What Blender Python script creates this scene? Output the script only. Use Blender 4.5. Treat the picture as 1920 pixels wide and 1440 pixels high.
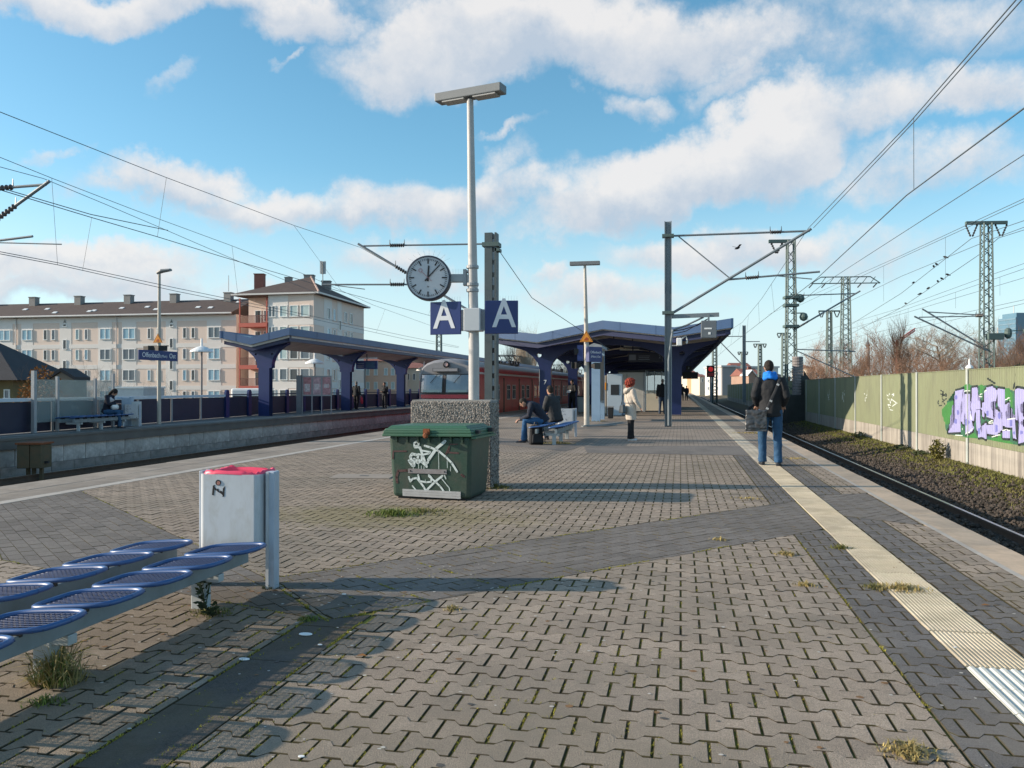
import bpy, bmesh, math, random
import numpy as np
from mathutils import Vector, Matrix, Quaternion
R = math.radians
rng = random.Random(7)
for o_ in list(bpy.data.objects): bpy.data.objects.remove(o_)
SC = bpy.context.scene
COL = SC.collection

# ------------------------------------------------------------------ camera
YAW, PIT, CAMH, FPX = R(11.523), R(0.259), 1.35, 1550.0
cam = bpy.data.cameras.new('camera'); cam.sensor_width = 36; cam.lens = FPX/1920*36
cam.clip_start = 0.05; cam.clip_end = 4000
camo = bpy.data.objects.new('camera', cam); COL.objects.link(camo)
camo.location = (0, 0, CAMH); camo.rotation_euler = (R(90)+PIT, 0, YAW)
SC.camera = camo
SC.view_settings.view_transform = 'Standard'; SC.view_settings.look = 'None'
SC.view_settings.gamma = 1; SC.view_settings.use_curve_mapping = False
SC.view_settings.exposure = 0.86

# ------------------------------------------------------------------ sun
SUN_EL = R(18.5)
sdir = Vector((1, 0.2, 0)).normalized()*math.cos(SUN_EL) + Vector((0, 0, -math.sin(SUN_EL)))
sun = bpy.data.lights.new('sun', 'SUN'); sun.energy = 3.9; sun.angle = R(0.5); sun.color = (1, .85, .67)
suno = bpy.data.objects.new('sun', sun); COL.objects.link(suno)
suno.rotation_euler = sdir.to_track_quat('-Z', 'Y').to_euler()

# ------------------------------------------------------------------ world: sky and clouds by direction
W = bpy.data.worlds.new('World'); SC.world = W; W.use_nodes = True
SKY_STRENGTH = 0.115
def build_world():
    nt = W.node_tree; N = nt.nodes; L = nt.links; N.clear()
    out = N.new('ShaderNodeOutputWorld'); bg = N.new('ShaderNodeBackground'); bg.inputs[1].default_value = SKY_STRENGTH
    L.new(bg.outputs[0], out.inputs[0])
    sky = N.new('ShaderNodeTexSky'); sky.sky_type = 'NISHITA'; sky.sun_disc = False
    sky.sun_elevation = SUN_EL; sky.sun_rotation = math.atan2(-1, -0.2)
    sky.air_density = 1.0; sky.dust_density = 0.7; sky.ozone_density = 2.6; sky.altitude = 100
    def m(op, a, b=None, c=None, clamp=False):
        n = N.new('ShaderNodeMath'); n.operation = op; n.use_clamp = clamp
        for i, v in enumerate((a, b, c)):
            if v is None: continue
            if isinstance(v, (int, float)): n.inputs[i].default_value = v
            else: L.new(v, n.inputs[i])
        return n.outputs[0]
    tc = N.new('ShaderNodeTexCoord')
    rot = N.new('ShaderNodeVectorRotate'); rot.rotation_type = 'Z_AXIS'; rot.inputs['Angle'].default_value = -YAW
    L.new(tc.outputs['Generated'], rot.inputs['Vector'])
    sep = N.new('ShaderNodeSeparateXYZ'); L.new(rot.outputs[0], sep.inputs[0])
    X, Y, Z = sep.outputs
    Ys = m('MAXIMUM', Y, 0.02)
    px = m('DIVIDE', X, Ys); pz = m('DIVIDE', Z, Ys)
    # cloud-layer coordinates for the texture, valid in every direction
    zz = m('MAXIMUM', m('ADD', Z, 0.10), 0.06)
    cx = m('DIVIDE', X, zz); cy = m('DIVIDE', Y, zz)
    cmb = N.new('ShaderNodeCombineXYZ'); L.new(cx, cmb.inputs[0]); L.new(cy, cmb.inputs[1])
    def noise(vec, scale, det, rough, dist=0.0):
        n = N.new('ShaderNodeTexNoise'); n.inputs['Scale'].default_value = scale; n.inputs['Detail'].default_value = det
        n.inputs['Roughness'].default_value = rough; n.inputs['Distortion'].default_value = dist
        L.new(vec, n.inputs['Vector']); return n
    pc = N.new('ShaderNodeCombineXYZ'); L.new(px, pc.inputs[0]); L.new(pz, pc.inputs[1])
    w1 = noise(rot.outputs[0], 5.5, 7, .6)
    ws = N.new('ShaderNodeSeparateColor'); L.new(w1.outputs['Color'], ws.inputs[0])
    wx = m('MULTIPLY', m('SUBTRACT', ws.outputs[0], .5), .30); wz = m('MULTIPLY', m('SUBTRACT', ws.outputs[1], .5), .20)
    qx = m('ADD', px, wx); qz = m('ADD', pz, wz)
    fine = noise(rot.outputs[0], 13, 9, .66)
    fn = m('SUBTRACT', fine.outputs['Fac'], .5)
    dens = None; shade = None
    blobs = [  # direction of the cloud (as tangent offsets from the heading), half sizes, tilt, density
        (220, 5, 420, 40, 0, 1.05), (560, 40, 110, 55, .1, 1.1), (880, 85, 240, 85, -.15, 1.25), (1180, 50, 420, 85, .08, 1.15),
        (1700, 30, 300, 60, 0, .55), (1360, 275, 360, 80, -.30, 1.25), (1120, 380, 200, 60, -.25, .9), (1420, 140, 150, 28, -.28, .75),
        (1830, 150, 130, 60, 0, .95), (1760, 310, 220, 60, 0, .75), (330, 345, 160, 42, .1, 1.05), (480, 395, 230, 40, .15, .85),
        (760, 395, 260, 50, -.1, .95), (900, 345, 70, 50, -.6, .6), (100, 490, 330, 42, .05, 1.0), (120, 540, 420, 32, 0, .9), (760, 515, 160, 40, 0, .7),
        (1000, 520, 60, 24, 0, .7), (1140, 560, 170, 40, 0, .75), (1400, 455, 230, 45, -.1, .9), (1660, 470, 220, 45, 0, .6),
        (300, 165, 45, 20, -.3, .45), (545, 128, 30, 12, -.5, .5), (1165, 180, 60, 30, 0, .7), (950, 250, 70, 14, -.2, .55), (75, 300, 30, 20, -.4, .5)]
    for (u, v, rx, ry, tilt, s) in blobs:
        a0 = (u-960)/FPX; b0 = (727-v)/FPX
        dx = m('SUBTRACT', qx, a0); dz = m('SUBTRACT', qz, b0)
        dz2 = m('ADD', dz, m('MULTIPLY', dx, tilt))
        ex = m('MULTIPLY', dx, FPX/rx/1.35); ez = m('MULTIPLY', dz2, FPX/ry/1.35)
        r2 = m('ADD', m('MULTIPLY', ex, ex), m('MULTIPLY', ez, ez))
        e = m('MULTIPLY', m('MAXIMUM', m('SUBTRACT', 1.0, r2), 0), s)
        g = m('MULTIPLY', e, ez)
        dens = e if dens is None else m('MAXIMUM', dens, e)
        shade = g if shade is None else m('ADD', shade, g)
    fr_ = N.new('ShaderNodeMapRange'); fr_.interpolation_type = 'SMOOTHSTEP'; L.new(Y, fr_.inputs[0]); fr_.inputs[1].default_value = .42; fr_.inputs[2].default_value = .74; front = fr_.outputs[0]
    # everywhere else: the same broken cumulus from noise alone
    n2 = noise(cmb.outputs[0], .55, 8, .55)
    rest = m('MULTIPLY', m('MAXIMUM', m('SUBTRACT', n2.outputs['Fac'], .5), 0), 5.0)
    mixd = N.new('ShaderNodeMix'); mixd.data_type = 'FLOAT'
    L.new(front, mixd.inputs[0]); L.new(rest, mixd.inputs[2]); L.new(dens, mixd.inputs[3])
    d = m('ADD', mixd.outputs[0], m('MULTIPLY', fn, m('MINIMUM', m('ADD', m('MULTIPLY', mixd.outputs[0], 2.2), .25), 1.5)))
    mr = N.new('ShaderNodeMapRange'); mr.interpolation_type = 'SMOOTHSTEP'
    L.new(d, mr.inputs[0]); mr.inputs[1].default_value = .07; mr.inputs[2].default_value = .92
    # thin bright veil near the horizon
    hz = N.new('ShaderNodeMapRange'); L.new(Z, hz.inputs[0]); hz.inputs[1].default_value = .0; hz.inputs[2].default_value = .26
    hz.inputs[3].default_value = .85; hz.inputs[4].default_value = 0.0; hz.interpolation_type = 'SMOOTHSTEP'
    fac = m('MULTIPLY', mr.outputs[0], .93)
    # cloud shade: lit tops, greyer bases and denser cores
    sh = m('ADD', m('MULTIPLY', shade, .52), m('MULTIPLY', fn, .9))
    lit = N.new('ShaderNodeMapRange'); L.new(sh, lit.inputs[0]); lit.inputs[1].default_value = -.30; lit.inputs[2].default_value = .22
    ramp = N.new('ShaderNodeMix'); ramp.data_type = 'RGBA'
    L.new(lit.outputs[0], ramp.inputs[0])
    k = 1/SKY_STRENGTH
    ramp.inputs[6].default_value = (.295*k, .34*k, .40*k, 1); ramp.inputs[7].default_value = (.49*k, .48*k, .475*k, 1)
    mix = N.new('ShaderNodeMix'); mix.data_type = 'RGBA'
    hsv = N.new('ShaderNodeHueSaturation'); hsv.inputs['Saturation'].default_value = 1.15; hsv.inputs['Hue'].default_value = .480
    hsv.inputs['Value'].default_value = 1.0
    L.new(sky.outputs[0], hsv.inputs['Color'])
    veil = N.new('ShaderNodeMix'); veil.data_type = 'RGBA'; L.new(hz.outputs[0], veil.inputs[0]); L.new(hsv.outputs[0], veil.inputs[6]); veil.inputs[7].default_value = (.41*k, .52*k, .555*k, 1)
    L.new(fac, mix.inputs[0]); L.new(veil.outputs[2], mix.inputs[6]); L.new(ramp.outputs[2], mix.inputs[7])
    L.new(mix.outputs[2], bg.inputs[0])
build_world()

# ------------------------------------------------------------------ helpers
def px_ray(u, v):
    x = (u-960)/FPX; z = (720-v)/FPX
    y2 = math.cos(PIT)-z*math.sin(PIT); z2 = math.sin(PIT)+z*math.cos(PIT)
    return Vector((x*math.cos(YAW)-y2*math.sin(YAW), x*math.sin(YAW)+y2*math.cos(YAW), z2))
def on_ground(u, v, z=0.0):
    d = px_ray(u, v); return Vector((0, 0, CAMH))+d*((z-CAMH)/d.z)
def on_y(u, v, y):
    d = px_ray(u, v); return Vector((0, 0, CAMH))+d*(y/d.y)
def on_x(u, v, x):
    d = px_ray(u, v); return Vector((0, 0, CAMH))+d*(x/d.x)
def to_px(X, Y, Z):
    Z = Z-CAMH
    x = X*math.cos(YAW)+Y*math.sin(YAW); y = -X*math.sin(YAW)+Y*math.cos(YAW)
    y2 = y*math.cos(PIT)+Z*math.sin(PIT); z2 = -y*math.sin(PIT)+Z*math.cos(PIT)
    if y2 < .05: return (9e9, 9e9)
    return 960+FPX*x/y2, 720-FPX*z2/y2

def node_mat(name):
    m = bpy.data.materials.new(name); m.use_nodes = True
    nt = m.node_tree; b = nt.nodes['Principled BSDF']
    return m, nt.nodes, nt.links, b
def M(name, col, rough=.6, var=.12, scale=5., metal=0., bump=0., bscale=40., spec=.4, dirt=None, dirt_amt=.5, dirt_scale=2., island=0., emit=None, coord='Object', stretch=None, dirt2=None, grain=None):
    """painted / mineral / cloth surface: base colour broken up by two noises, optional dirt colour and fine relief"""
    m, N, L, b = node_mat(name)
    tc = N.new('ShaderNodeTexCoord')
    vec = N.new('ShaderNodeNewGeometry').outputs['Position'] if coord == 'World' else tc.outputs[coord]
    if stretch:
        mp = N.new('ShaderNodeMapping'); mp.inputs['Scale'].default_value = stretch; L.new(vec, mp.inputs[0]); vec = mp.outputs[0]
    n1 = N.new('ShaderNodeTexNoise'); n1.inputs['Scale'].default_value = scale; n1.inputs['Detail'].default_value = 6; n1.inputs['Roughness'].default_value = .65
    L.new(vec, n1.inputs['Vector'])
    mr = N.new('ShaderNodeMapRange'); L.new(n1.outputs['Fac'], mr.inputs[0]); mr.inputs[1].default_value = .25; mr.inputs[2].default_value = .75
    mr.inputs[3].default_value = 1-var; mr.inputs[4].default_value = 1+var
    val = mr.outputs[0]
    if island:
        g = N.new('ShaderNodeNewGeometry'); oi = N.new('ShaderNodeObjectInfo')
        ad = N.new('ShaderNodeMath'); ad.operation = 'ADD'; L.new(g.outputs['Random Per Island'], ad.inputs[0]); L.new(oi.outputs['Random'], ad.inputs[1])
        fr = N.new('ShaderNodeMath'); fr.operation = 'FRACT'; L.new(ad.outputs[0], fr.inputs[0])
        m2 = N.new('ShaderNodeMapRange'); L.new(fr.outputs[0], m2.inputs[0]); m2.inputs[3].default_value = 1-island; m2.inputs[4].default_value = 1+island
        mu = N.new('ShaderNodeMath'); mu.operation = 'MULTIPLY'; L.new(val, mu.inputs[0]); L.new(m2.outputs[0], mu.inputs[1]); val = mu.outputs[0]
    if grain:      # (amount, scale): fine speckle of the aggregate
        n5 = N.new('ShaderNodeTexNoise'); n5.inputs['Scale'].default_value = grain[1]; n5.inputs['Detail'].default_value = 3; L.new(vec, n5.inputs['Vector'])
        m5 = N.new('ShaderNodeMapRange'); L.new(n5.outputs['Fac'], m5.inputs[0]); m5.inputs[1].default_value = .3; m5.inputs[2].default_value = .7; m5.inputs[3].default_value = 1-grain[0]; m5.inputs[4].default_value = 1+grain[0]
        mu = N.new('ShaderNodeMath'); mu.operation = 'MULTIPLY'; L.new(val, mu.inputs[0]); L.new(m5.outputs[0], mu.inputs[1]); val = mu.outputs[0]
    vm = N.new('ShaderNodeVectorMath'); vm.operation = 'SCALE'; vm.inputs[0].default_value = col[:3]; L.new(val, vm.inputs['Scale'])
    cout = vm.outputs[0]
    if dirt is not None:
        n2 = N.new('ShaderNodeTexNoise'); n2.inputs['Scale'].default_value = dirt_scale; n2.inputs['Detail'].default_value = 8; n2.inputs['Roughness'].default_value = .7
        L.new(vec, n2.inputs['Vector'])
        m3 = N.new('ShaderNodeMapRange'); L.new(n2.outputs['Fac'], m3.inputs[0]); m3.inputs[1].default_value = .45; m3.inputs[2].default_value = .72; m3.inputs[4].default_value = dirt_amt
        mx = N.new('ShaderNodeMix'); mx.data_type = 'RGBA'; L.new(m3.outputs[0], mx.inputs[0]); L.new(cout, mx.inputs[6]); mx.inputs[7].default_value = (*dirt[:3], 1); cout = mx.outputs[2]
    if dirt2:      # (colour, amount, scale): a second, broader layer of stains
        n2 = N.new('ShaderNodeTexNoise'); n2.inputs['Scale'].default_value = dirt2[2]; n2.inputs['Detail'].default_value = 9; n2.inputs['Roughness'].default_value = .62; n2.inputs['Distortion'].default_value = .6
        L.new(vec, n2.inputs['Vector'])
        m3 = N.new('ShaderNodeMapRange'); L.new(n2.outputs['Fac'], m3.inputs[0]); m3.inputs[1].default_value = .48; m3.inputs[2].default_value = .66; m3.inputs[4].default_value = dirt2[1]
        mx = N.new('ShaderNodeMix'); mx.data_type = 'RGBA'; L.new(m3.outputs[0], mx.inputs[0]); L.new(cout, mx.inputs[6]); mx.inputs[7].default_value = (*dirt2[0], 1); cout = mx.outputs[2]
    L.new(cout, b.inputs['Base Color'])
    b.inputs['Roughness'].default_value = rough; b.inputs['Metallic'].default_value = metal; b.inputs['Specular IOR Level'].default_value = spec
    if bump:
        n4 = N.new('ShaderNodeTexNoise'); n4.inputs['Scale'].default_value = bscale; n4.inputs['Detail'].default_value = 5; L.new(vec, n4.inputs['Vector'])
        bp = N.new('ShaderNodeBump'); bp.inputs['Strength'].default_value = bump; bp.inputs['Distance'].default_value = .01
        L.new(n4.outputs['Fac'], bp.inputs['Height']); L.new(bp.outputs[0], b.inputs['Normal'])
    if emit:
        b.inputs['Emission Color'].default_value = (*emit[:3], 1); b.inputs['Emission Strength'].default_value = emit[3]
    return m
def glass_mat(name, col=(.6, .7, .72), rough=.03, alpha=.25, spec=.6):
    m, N, L, b = node_mat(name)
    b.inputs['Base Color'].default_value = (*col, 1); b.inputs['Roughness'].default_value = rough
    b.inputs['Alpha'].default_value = alpha; b.inputs['Specular IOR Level'].default_value = spec
    return m

def stain(m, centre, rad, col, amt, scale=3.):
    """a patch of dirt or moss lying on a paved surface, ragged by noise"""
    nt = m.node_tree; N = nt.nodes; L = nt.links; b = N['Principled BSDF']; src = b.inputs['Base Color'].links[0].from_socket
    g = N.new('ShaderNodeNewGeometry'); mp = N.new('ShaderNodeMapping'); mp.inputs['Location'].default_value = (-centre[0]/rad[0], -centre[1]/rad[1], 0); mp.inputs['Scale'].default_value = (1/rad[0], 1/rad[1], 0)
    L.new(g.outputs['Position'], mp.inputs[0]); ln = N.new('ShaderNodeVectorMath'); ln.operation = 'LENGTH'; L.new(mp.outputs[0], ln.inputs[0])
    n = N.new('ShaderNodeTexNoise'); n.inputs['Scale'].default_value = scale; n.inputs['Detail'].default_value = 9; n.inputs['Roughness'].default_value = .7; L.new(g.outputs['Position'], n.inputs['Vector'])
    a = N.new('ShaderNodeMath'); a.operation = 'MULTIPLY_ADD'; L.new(n.outputs['Fac'], a.inputs[0]); a.inputs[1].default_value = -1.8; L.new(ln.outputs['Value'], a.inputs[2])
    r = N.new('ShaderNodeMapRange'); L.new(a.outputs[0], r.inputs[0]); r.inputs[1].default_value = -.35; r.inputs[2].default_value = .12; r.inputs[3].default_value = amt; r.inputs[4].default_value = 0
    mx = N.new('ShaderNodeMix'); mx.data_type = 'RGBA'; L.new(r.outputs[0], mx.inputs[0]); L.new(src, mx.inputs[6]); mx.inputs[7].default_value = (*col, 1); L.new(mx.outputs[2], b.inputs['Base Color'])

class MB:
    def __init__(s): s.v = []; s.f = []; s.mi = []; s.cur = 0
    def add(s, vs, fs):
        o = len(s.v); s.v.extend([tuple(p) for p in vs])
        for f in fs: s.f.append([i+o for i in f]); s.mi.append(s.cur)
        return s
    def box(s, x0, y0, z0, x1, y1, z1):
        if x0 > x1: x0, x1 = x1, x0
        if y0 > y1: y0, y1 = y1, y0
        if z0 > z1: z0, z1 = z1, z0
        return s.add([(x0,y0,z0),(x1,y0,z0),(x1,y1,z0),(x0,y1,z0),(x0,y0,z1),(x1,y0,z1),(x1,y1,z1),(x0,y1,z1)],
              [(0,3,2,1),(4,5,6,7),(0,1,5,4),(1,2,6,5),(2,3,7,6),(3,0,4,7)])
    def obox(s, c, size, rot=None):
        h = Vector(size)*.5; Mx = rot if rot is not None else Matrix.Identity(3); c = Vector(c)
        vs = [c+Mx@Vector((sx*h.x, sy*h.y, sz*h.z)) for sz in (-1,1) for sx, sy in ((-1,-1),(1,-1),(1,1),(-1,1))]
        return s.add(vs, [(0,3,2,1),(4,5,6,7),(0,1,5,4),(1,2,6,5),(2,3,7,6),(3,0,4,7)])
    def bar(s, p0, p1, w, h, up=(0,0,1)):
        p0 = Vector(p0); p1 = Vector(p1); d = p1-p0; ln = d.length; y = d.normalized(); u = Vector(up)
        x = y.cross(u)
        if x.length < 1e-4: x = y.cross(Vector((1,0,0)))
        x.normalize(); z = x.cross(y)
        return s.obox((p0+p1)/2, (w, ln, h), Matrix((x, y, z)).transposed())
    def tube(s, pts, r, n=10, caps=True, sy=1.0, up=None):
        pts = [Vector(p) for p in pts]; k = len(pts)
        rs = r if isinstance(r, (list, tuple)) else [r]*k
        ring = []; prev = Vector(up) if up else None
        for i, p in enumerate(pts):
            t = (pts[min(i+1, k-1)]-pts[max(i-1, 0)])
            if t.length < 1e-9: t = Vector((0,0,1))
            t.normalize()
            a = prev if prev is not None else (Vector((1,0,0)) if abs(t.x) < .9 else Vector((0,1,0)))
            a = a-t*a.dot(t)
            if a.length < 1e-5: a = t.orthogonal()
            a.normalize(); prev = a; b = t.cross(a)
            rr = rs[i]; ra, rb = (rr if isinstance(rr, (tuple, list)) else (rr, rr*sy))
            ring.append([p+a*math.cos(2*math.pi*j/n)*ra+b*math.sin(2*math.pi*j/n)*rb for j in range(n)])
        vs = [q for g in ring for q in g]; fs = []
        for i in range(k-1):
            for j in range(n):
                fs.append((i*n+j, i*n+(j+1) % n, (i+1)*n+(j+1) % n, (i+1)*n+j))
        if caps: fs.append(tuple(reversed(range(n)))); fs.append(tuple((k-1)*n+j for j in range(n)))
        return s.add(vs, fs)
    def prism(s, poly, ext):
        e = Vector(ext); n = len(poly); P = [Vector(p) for p in poly]
        nn = Vector((0,0,0))
        for i in range(n): nn += P[i].cross(P[(i+1) % n])
        if nn.dot(e) < 0: P.reverse()
        vs = P+[p+e for p in P]
        fs = [tuple(reversed(range(n))), tuple(range(n, 2*n))]+[(i, (i+1) % n, n+(i+1) % n, n+i) for i in range(n)]
        return s.add(vs, fs)
    def lathe(s, prof, n=16, c=(0,0,0), axis='Z'):
        vs = []; fs = []; c = Vector(c); k = len(prof)
        for (r, h) in prof:
            for j in range(n):
                a = 2*math.pi*j/n; p = (r*math.cos(a), r*math.sin(a), h)
                if axis == 'Y': p = (p[0], -h, p[1])
                if axis == 'X': p = (h, p[0], p[1])
                vs.append(c+Vector(p))
        for i in range(k-1):
            for j in range(n): fs.append((i*n+j, i*n+(j+1) % n, (i+1)*n+(j+1) % n, (i+1)*n+j))
        fs.append(tuple(reversed(range(n)))); fs.append(tuple((k-1)*n+j for j in range(n)))
        return s.add(vs, fs)
    def ell(s, c, r, n=12, m=8, rot=None):
        c = Vector(c); Mx = rot if rot is not None else Matrix.Identity(3); vs = []; fs = []
        rx, ry, rz = r if isinstance(r, (tuple, list)) else (r, r, r)
        vs.append(c+Mx@Vector((0,0,-rz)))
        for i in range(1, m):
            t = -math.pi/2+math.pi*i/m
            for j in range(n):
                a = 2*math.pi*j/n; vs.append(c+Mx@Vector((rx*math.cos(t)*math.cos(a), ry*math.cos(t)*math.sin(a), rz*math.sin(t))))
        vs.append(c+Mx@Vector((0,0,rz))); top = len(vs)-1
        for j in range(n): fs.append((0, 1+(j+1) % n, 1+j)); fs.append((top, 1+(m-2)*n+j, 1+(m-2)*n+(j+1) % n))
        for i in range(m-2):
            for j in range(n): fs.append((1+i*n+j, 1+i*n+(j+1) % n, 1+(i+1)*n+(j+1) % n, 1+(i+1)*n+j))
        return s.add(vs, fs)
    def quad(s, a, b, c, d): return s.add([a, b, c, d], [(0,1,2,3)])
    def poly(s, pts): return s.add(pts, [tuple(range(len(pts)))])
    def mesh(s, name, smooth=False):
        me = bpy.data.meshes.new(name); me.from_pydata(s.v, [], s.f)
        if smooth: me.polygons.foreach_set('use_smooth', [True]*len(me.polygons))
        if any(s.mi): me.polygons.foreach_set('material_index', s.mi)
        me.update(); return me
    def build(s, name, mat, parent=None, smooth=False, loc=None, bevel=0, seg=2, auto=None, kind=None):
        me = s.mesh(name, smooth); o = link(name, me, mat, parent, loc)
        if bevel: bev(o, bevel, seg)
        if auto is not None: smooth_angle(me, auto)
        if kind: o['kind'] = kind
        return o
def link(name, data, mat=None, parent=None, loc=None):
    o = bpy.data.objects.new(name, data); COL.objects.link(o)
    if mat is not None:
        for mm in (mat if isinstance(mat, (list, tuple)) else [mat]): data.materials.append(mm)
    if parent is not None: o.parent = parent
    if loc is not None: o.location = loc
    return o
def wnorm(o):
    m = o.modifiers.new('normals', 'WEIGHTED_NORMAL'); m.keep_sharp = True; m.weight = 100; return o
def bev(o, w, seg=2, ang=35):
    b = o.modifiers.new('bevel', 'BEVEL'); b.width = w; b.segments = seg; b.limit_method = 'ANGLE'; b.angle_limit = R(ang); return o
def smooth_angle(me, deg=35):
    me.polygons.foreach_set('use_smooth', [True]*len(me.polygons))
    try: me.set_sharp_from_angle(angle=R(deg))
    except Exception: pass
def tag(o, label, cat, group=None):
    o['label'] = label; o['category'] = cat
    if group: o['group'] = group
    return o
def empty(name, label, cat, loc=(0,0,0), rz=0., group=None):
    o = bpy.data.objects.new(name, None); COL.objects.link(o); o.empty_display_size = .2
    o.location = loc; o.rotation_euler = (0, 0, rz)
    return tag(o, label, cat, group)
def struct(o): o['kind'] = 'structure'; return o
KIDS = {}
def copy_tree(o, label=None, loc=None, rz=None, group=None, parent=None):
    c = o.copy(); COL.objects.link(c)
    if parent is not None: c.parent = parent
    if loc is not None: c.location = loc
    if rz is not None: c.rotation_euler = (0, 0, rz)
    if label: c['label'] = label
    if group: c['group'] = group
    for ch in list(o.children): copy_tree(ch, parent=c)
    return c
def text(name, body, size, mat, parent, loc, rot=(R(90), 0, 0), ext=.002, align='CENTER', sx=1.0, bold=0.0):
    cu = bpy.data.curves.new(name, 'FONT'); cu.body = body; cu.size = size; cu.extrude = ext; cu.align_x = align; cu.align_y = 'CENTER'; cu.offset = bold
    o = solid_curve(name, cu, mat, parent, loc, rot); o.scale = (sx, 1, 1); return o
def solid_curve(name, cu, mat, parent, loc, rot):
    t = bpy.data.objects.new('tmp', cu); me = bpy.data.meshes.new_from_object(t); bpy.data.objects.remove(t); bpy.data.curves.remove(cu)
    me.name = name; me.materials.clear()
    o = link(name, me, mat, parent, loc); o.rotation_euler = rot; return o
# ------------------------------------------------------------------ materials of the setting
m_paver = M('paver_beige', (.322,.266,.215), .85, .16, 38, bump=.6, bscale=180, island=.14, dirt=(.20,.175,.15), dirt_amt=.6, dirt_scale=2.6, spec=.12, coord='World', dirt2=((.185,.165,.135), .6, .55), grain=(.34, 170))
m_paver_d = M('paver_dark', (.145,.138,.135), .85, .2, 38, bump=.6, bscale=180, island=.18, spec=.12, coord='World', dirt2=((.22,.195,.165), .5, .9), grain=(.36, 170), dirt=(.17,.155,.14), dirt_amt=.4, dirt_scale=2)
m_band = M('paver_grey', (.175,.160,.148), .85, .22, 34, bump=.5, bscale=180, island=.13, spec=.12, coord='World', dirt2=((.12,.11,.10), .6, .7), grain=(.34, 170), dirt=(.23,.21,.19), dirt_amt=.45, dirt_scale=1.2)
m_stem = M('slab_dark', (.085,.078,.074), .85, .25, 30, bump=.5, bscale=160, island=.1, spec=.12, coord='World', dirt2=((.16,.145,.13), .6, 1.6), grain=(.35, 150), dirt=(.13,.12,.11), dirt_amt=.5)
m_conc = M('concrete', (.33,.32,.30), .85, .16, 4, bump=.35, bscale=60, dirt=(.17,.16,.14), dirt_amt=.6, dirt_scale=1.5)
m_kerb = M('kerb_concrete', (.52,.405,.30), .8, .12, 14, spec=.12, coord='World', dirt2=((.25,.215,.18), .6, .9), bump=.35, bscale=150, island=.06, dirt=(.27,.24,.2), dirt_amt=.5, dirt_scale=1.2)
m_tact = M('tactile_cream', (.52,.455,.345), .75, .14, 12, spec=.12, coord='World', dirt2=((.30,.26,.19), .7, 1.7), grain=(.2,150), bump=.25, bscale=140, island=.10, dirt=(.42,.35,.23), dirt_amt=.5, dirt_scale=1.5)
m_tactw = M('tactile_white', (.62,.62,.56), .7, .10, 12, bump=.2, bscale=140, island=.04, dirt=(.4,.4,.37), dirt_amt=.45)
m_tactf = M('tactile_worn', (.50,.44,.35), .75, .12, 8, spec=.12, coord='World', dirt2=((.28,.24,.19), .6, 1.2), bump=.2, bscale=120, island=.16, dirt=(.30,.26,.2), dirt_amt=.6, dirt_scale=1.5)
m_line = M('white_line', (.42,.385,.345), .75, .2, 8, dirt=(.30,.265,.23), dirt_amt=.8, dirt_scale=1.2)
m_rail = M('rail_steel', (.55,.55,.55), .28, .1, 4, metal=.9)
m_railr = M('rail_rust', (.10,.065,.045), .8, .25, 8, bump=.2)
m_sleeper = M('sleeper', (.10,.09,.08), .9, .2, 5)
m_ball = M('ballast_bed', (.05,.042,.036), .95, .3, 12, bump=1.0, bscale=28)
m_stone = M('ballast_stone', (.068,.055,.046), .9, .2, 6, island=.45)
m_soil = M('verge_soil', (.075,.058,.038), .95, .3, 2, bump=.8, bscale=20, dirt=(.095,.095,.035), dirt_amt=.8, dirt_scale=.8)
m_land = M('land', (.115,.10,.065), .95, .3, .3, dirt=(.09,.10,.04), dirt_amt=.8, dirt_scale=.1)

for m_ in (m_paver, m_band, m_stem):
    stain(m_, (-2.75, 4.3), (1.5, 1.0), (.13,.10,.065), .42); stain(m_, (-2.6, 2.9), (1.1, .8), (.16,.13,.08), .38)
stain(m_paver, (-3.0, 8.3), (1.7, .9), (.22,.19,.09), .6); stain(m_paver, (-.6, 2.6), (1.8, 1.1), (.20,.175,.135), .45, 1.5); stain(m_paver, (-5.4, 7.0), (1.5, 1.2), (.25,.2,.16), .4, 1.5)
def joint_material():
    m, N, L, b = node_mat('joint_moss')
    tc = N.new('ShaderNodeTexCoord')
    n = N.new('ShaderNodeTexNoise'); n.inputs['Scale'].default_value = .9; n.inputs['Detail'].default_value = 8; n.inputs['Roughness'].default_value = .7; L.new(tc.outputs['Object'], n.inputs[0])
    r = N.new('ShaderNodeValToRGB'); L.new(n.outputs[0], r.inputs[0])
    e = r.color_ramp.elements; e[0].position = .36; e[0].color = (.05,.042,.03,1); e[1].position = .58; e[1].color = (.28,.255,.03,1)
    x = e.new(.47); x.color = (.12,.105,.03,1)
    n2 = N.new('ShaderNodeTexNoise'); n2.inputs['Scale'].default_value = 60; n2.inputs['Detail'].default_value = 4; L.new(tc.outputs['Object'], n2.inputs[0])
    mr = N.new('ShaderNodeMapRange'); L.new(n2.outputs[0], mr.inputs[0]); mr.inputs[3].default_value = .4; mr.inputs[4].default_value = 1.5
    vm = N.new('ShaderNodeVectorMath'); vm.operation = 'SCALE'; L.new(r.outputs[0], vm.inputs[0]); L.new(mr.outputs[0], vm.inputs['Scale'])
    L.new(vm.outputs[0], b.inputs['Base Color']); b.inputs['Roughness'].default_value = .95
    bp = N.new('ShaderNodeBump'); bp.inputs['Strength'].default_value = 1; bp.inputs['Distance'].default_value = .01; L.new(n2.outputs[0], bp.inputs['Height']); L.new(bp.outputs[0], b.inputs['Normal'])
    return m
m_joint = joint_material()

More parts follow.
